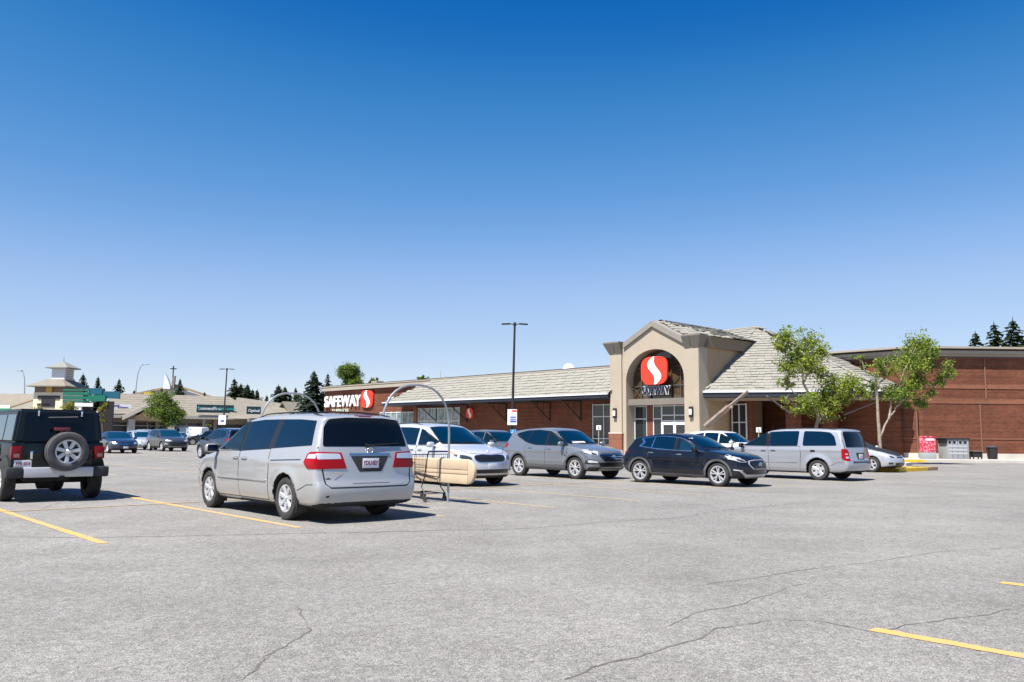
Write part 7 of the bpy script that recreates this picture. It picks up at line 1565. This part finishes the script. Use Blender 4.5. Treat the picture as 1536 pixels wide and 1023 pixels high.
for s in (1, -1):
    for (x0, x1, d0, d1) in ((-1.93, -1.12, .05, 0), (-1.02, -.20, 0, 0), (-.10, .86, 0, -.40)):
        mb = MB(); mb.prism(sidequad(x0, x1, 1.22, 1.74, s, .0, d0, d1), (0, s * .008, 0)); w_ = mb.build('side_window', mat('jeep_glass', (.02, .06, .09), .03, 0, 1.0, ior=1.8), jp, smooth=False)
    for (x0, x1) in ((-1.06, -.16), (-.12, .95)):
        mb = MB(); mb.box(((x0 + x1) / 2, s * .852, .90), (x1 - x0, .02, .48), bev=.008); d = mb.build('door', P_JEEP, jp); mb = MB(); mb.box((x0 + .12, s * .875, 1.02), (.18, .03, .035), bev=.01); mb.build('handle', M_TRIM, d)
    mb = MB(); mb.box((.86, s * .93, 1.22), (.09, .20, .17), bev=.03); mb.box((.86, s * .82, 1.17), (.05, .12, .04)); mb.build('wing_mirror', M_TRIM, jp)
    for sx in (XR, WB / 2):
        mb = MB(); R0 = .47; n = 12; P = [(sx + R0 * math.cos(a), R0 * math.sin(a) * .98 + .41) for a in [R_(8 + 164 * k / n) for k in range(n + 1)]]; Q = [(sx + (R0 + .075) * math.cos(a), (R0 + .06) * math.sin(a) * .98 + .41) for a in [R_(8 + 164 * k / n) for k in range(n + 1)]]
        vs = [(x, s * .70, z) for x, z in P] + [(x, s * .70, z) for x, z in Q] + [(x, s * .935, z) for x, z in P] + [(x, s * .925, z - .015) for x, z in Q]; m = n + 1; fs = []
        for k in range(n): fs += [(m + k, m + k + 1, 3 * m + k + 1, 3 * m + k), (2 * m + k, 2 * m + k + 1, k + 1, k), (3 * m + k, 3 * m + k + 1, 2 * m + k + 1, 2 * m + k)]
        mb.add(vs, fs); mb.build('fender', M_PLASTIC, jp, sharp=35, fix=True)
    mb = MB(); mb.box((XT - .005, s * .765, .975), (.09, .19, .25), bev=.015); l = mb.build('tail_lamp', mat('lamp_deep_red', (.20, .003, .006), .2, 0, .3), jp); mb = MB(); mb.box((XT - .052, s * .765, .92), (.006, .10, .07)); mb.build('reversing_lamp', mat('lamp_smoke', (.30, .16, .16), .2), l, smooth=False)
    mb = MB(); mb.lathe([(0, 2.12), (.085, 2.12), (.09, 2.06)], 16, 'X', (0, s * .38, .88)); mb.build('headlamp', M_CLEAR, jp)
mb = MB(); mb.box((XT - .0, 0, .905), (.05, 1.17, .50), bev=.012); tg = mb.build('tailgate', P_JEEP, jp)
for z in (.78, .98): mb = MB(); mb.box((XT - .03, -.50, z), (.03, .22, .06), bev=.008); mb.tube([(XT - .045, -.60, z - .06), (XT - .045, -.60, z + .06)], .018, 6); mb.build('hinge', M_TRIM, tg)
mb = MB(); mb.box((XT - .04, .50, .93), (.04, .05, .16), bev=.01); mb.build('latch', M_CHROME, tg)
mb = MB(); yb = lambda z: XT + .02 + (z - 1.165) / .685 * .08 - .004
mb.prism([(yb(1.2), -.66, 1.20), (yb(1.2), .66, 1.20), (yb(1.78), .62, 1.78), (yb(1.78), -.62, 1.78)], (-.010, 0, 0)); rw = mb.build('rear_window', M_GLASSB, jp, smooth=False)
mb = MB()
for s in (1, -1): mb.box((yb(1.75) - .022, s * .40, 1.77), (.03, .035, .12), bev=.008)
mb.build('glass_hinge', M_CHROME, rw)
mb = MB(); mb.tube([(yb(1.6) - .03, .22, 1.68), (yb(1.6) - .035, -.32, 1.70)], .014, 6); mb.build('wiper', M_GREYPL, rw)
mb = MB(); mb.box((XT - .13, 0, 1.45), (.05, .30, .07), bev=.01); mb.tube([(XT - .12, 0, 1.43), (XT - .10, 0, 1.1)], .03, 6); mb.build('high_stop_lamp', M_REDD, jp)
mb = MB(); mb.box((XT - .09, 0, .585), (.14, 1.28, .20), bev=.03); mb.build('bumper_cover', mat('bumper_silver', (.52, .53, .56), .4, .4), jp)
for s in (1, -1): mb = MB(); mb.box((XT - .03, s * .79, .585), (.26, .30, .21), bev=.04); mb.build('bumper_end', M_PLASTIC, jp)
mb = MB(); mb.box((XT - .03, .64, .755), (.02, .31, .155), bev=.004); p = mb.build('licence_plate', M_PLATE, jp)
mb = MB(); add_text(mb, 'BPR·2K4', (XT - .042, .64, .755), (0, -1, 0), (0, 0, 1), .085, bold=.003, depth=.001, sx=.8); mb.build('plate_lettering', M_PLTXT, p, smooth=False)
mb = MB(); mb.box((XR, 0, .42), (.16, 1.4, .16), bev=.03); mb.lathe([(0, -.2), (.2, -.12), (.2, .12), (0, .2)], 14, 'Y', (XR, .1, .42)); mb.box((-1.85, .15, .50), (.35, .8, .2), bev=.04); mb.box((0, 0, .58), (3.6, .8, .14)); mb.box((WB / 2, 0, .42), (.14, 1.4, .14), bev=.03); mb.build('axle', M_UNDER, jp)
mb = MB(); mb.tube([(-1.95, .60, .46), (-2.16, .60, .44)], .035, 10); mb.box((XT - .16, -.05, .47), (.10, .08, .08)); mb.build('exhaust', M_UNDER, jp)
for sx in (XR, WB / 2):
    for s in (1, -1): wheel(jp, .405, .255, .232, 7, s, 'star', (sx, s * .80, .405))
sw = wheel(jp, .395, .25, .235, 7, 1, 'star', (XT - .24, -.09, 1.00), name='spare_wheel'); sw.rotation_euler = (0, 0, pi / 2)
for c_ in sw.children:
    if c_.name.startswith('tyre'): c_.data.materials[0] = mat('dusty_tyre', (.085, .082, .084), .85, 0, .3, var=.3, vscale=6)
mb = MB(); mb.lathe([(0, .17), (.035, .17), (.06, .14), (.06, -.12)], 12, 'Y'); mb.build('hub', M_CHROME, sw, fix=True)
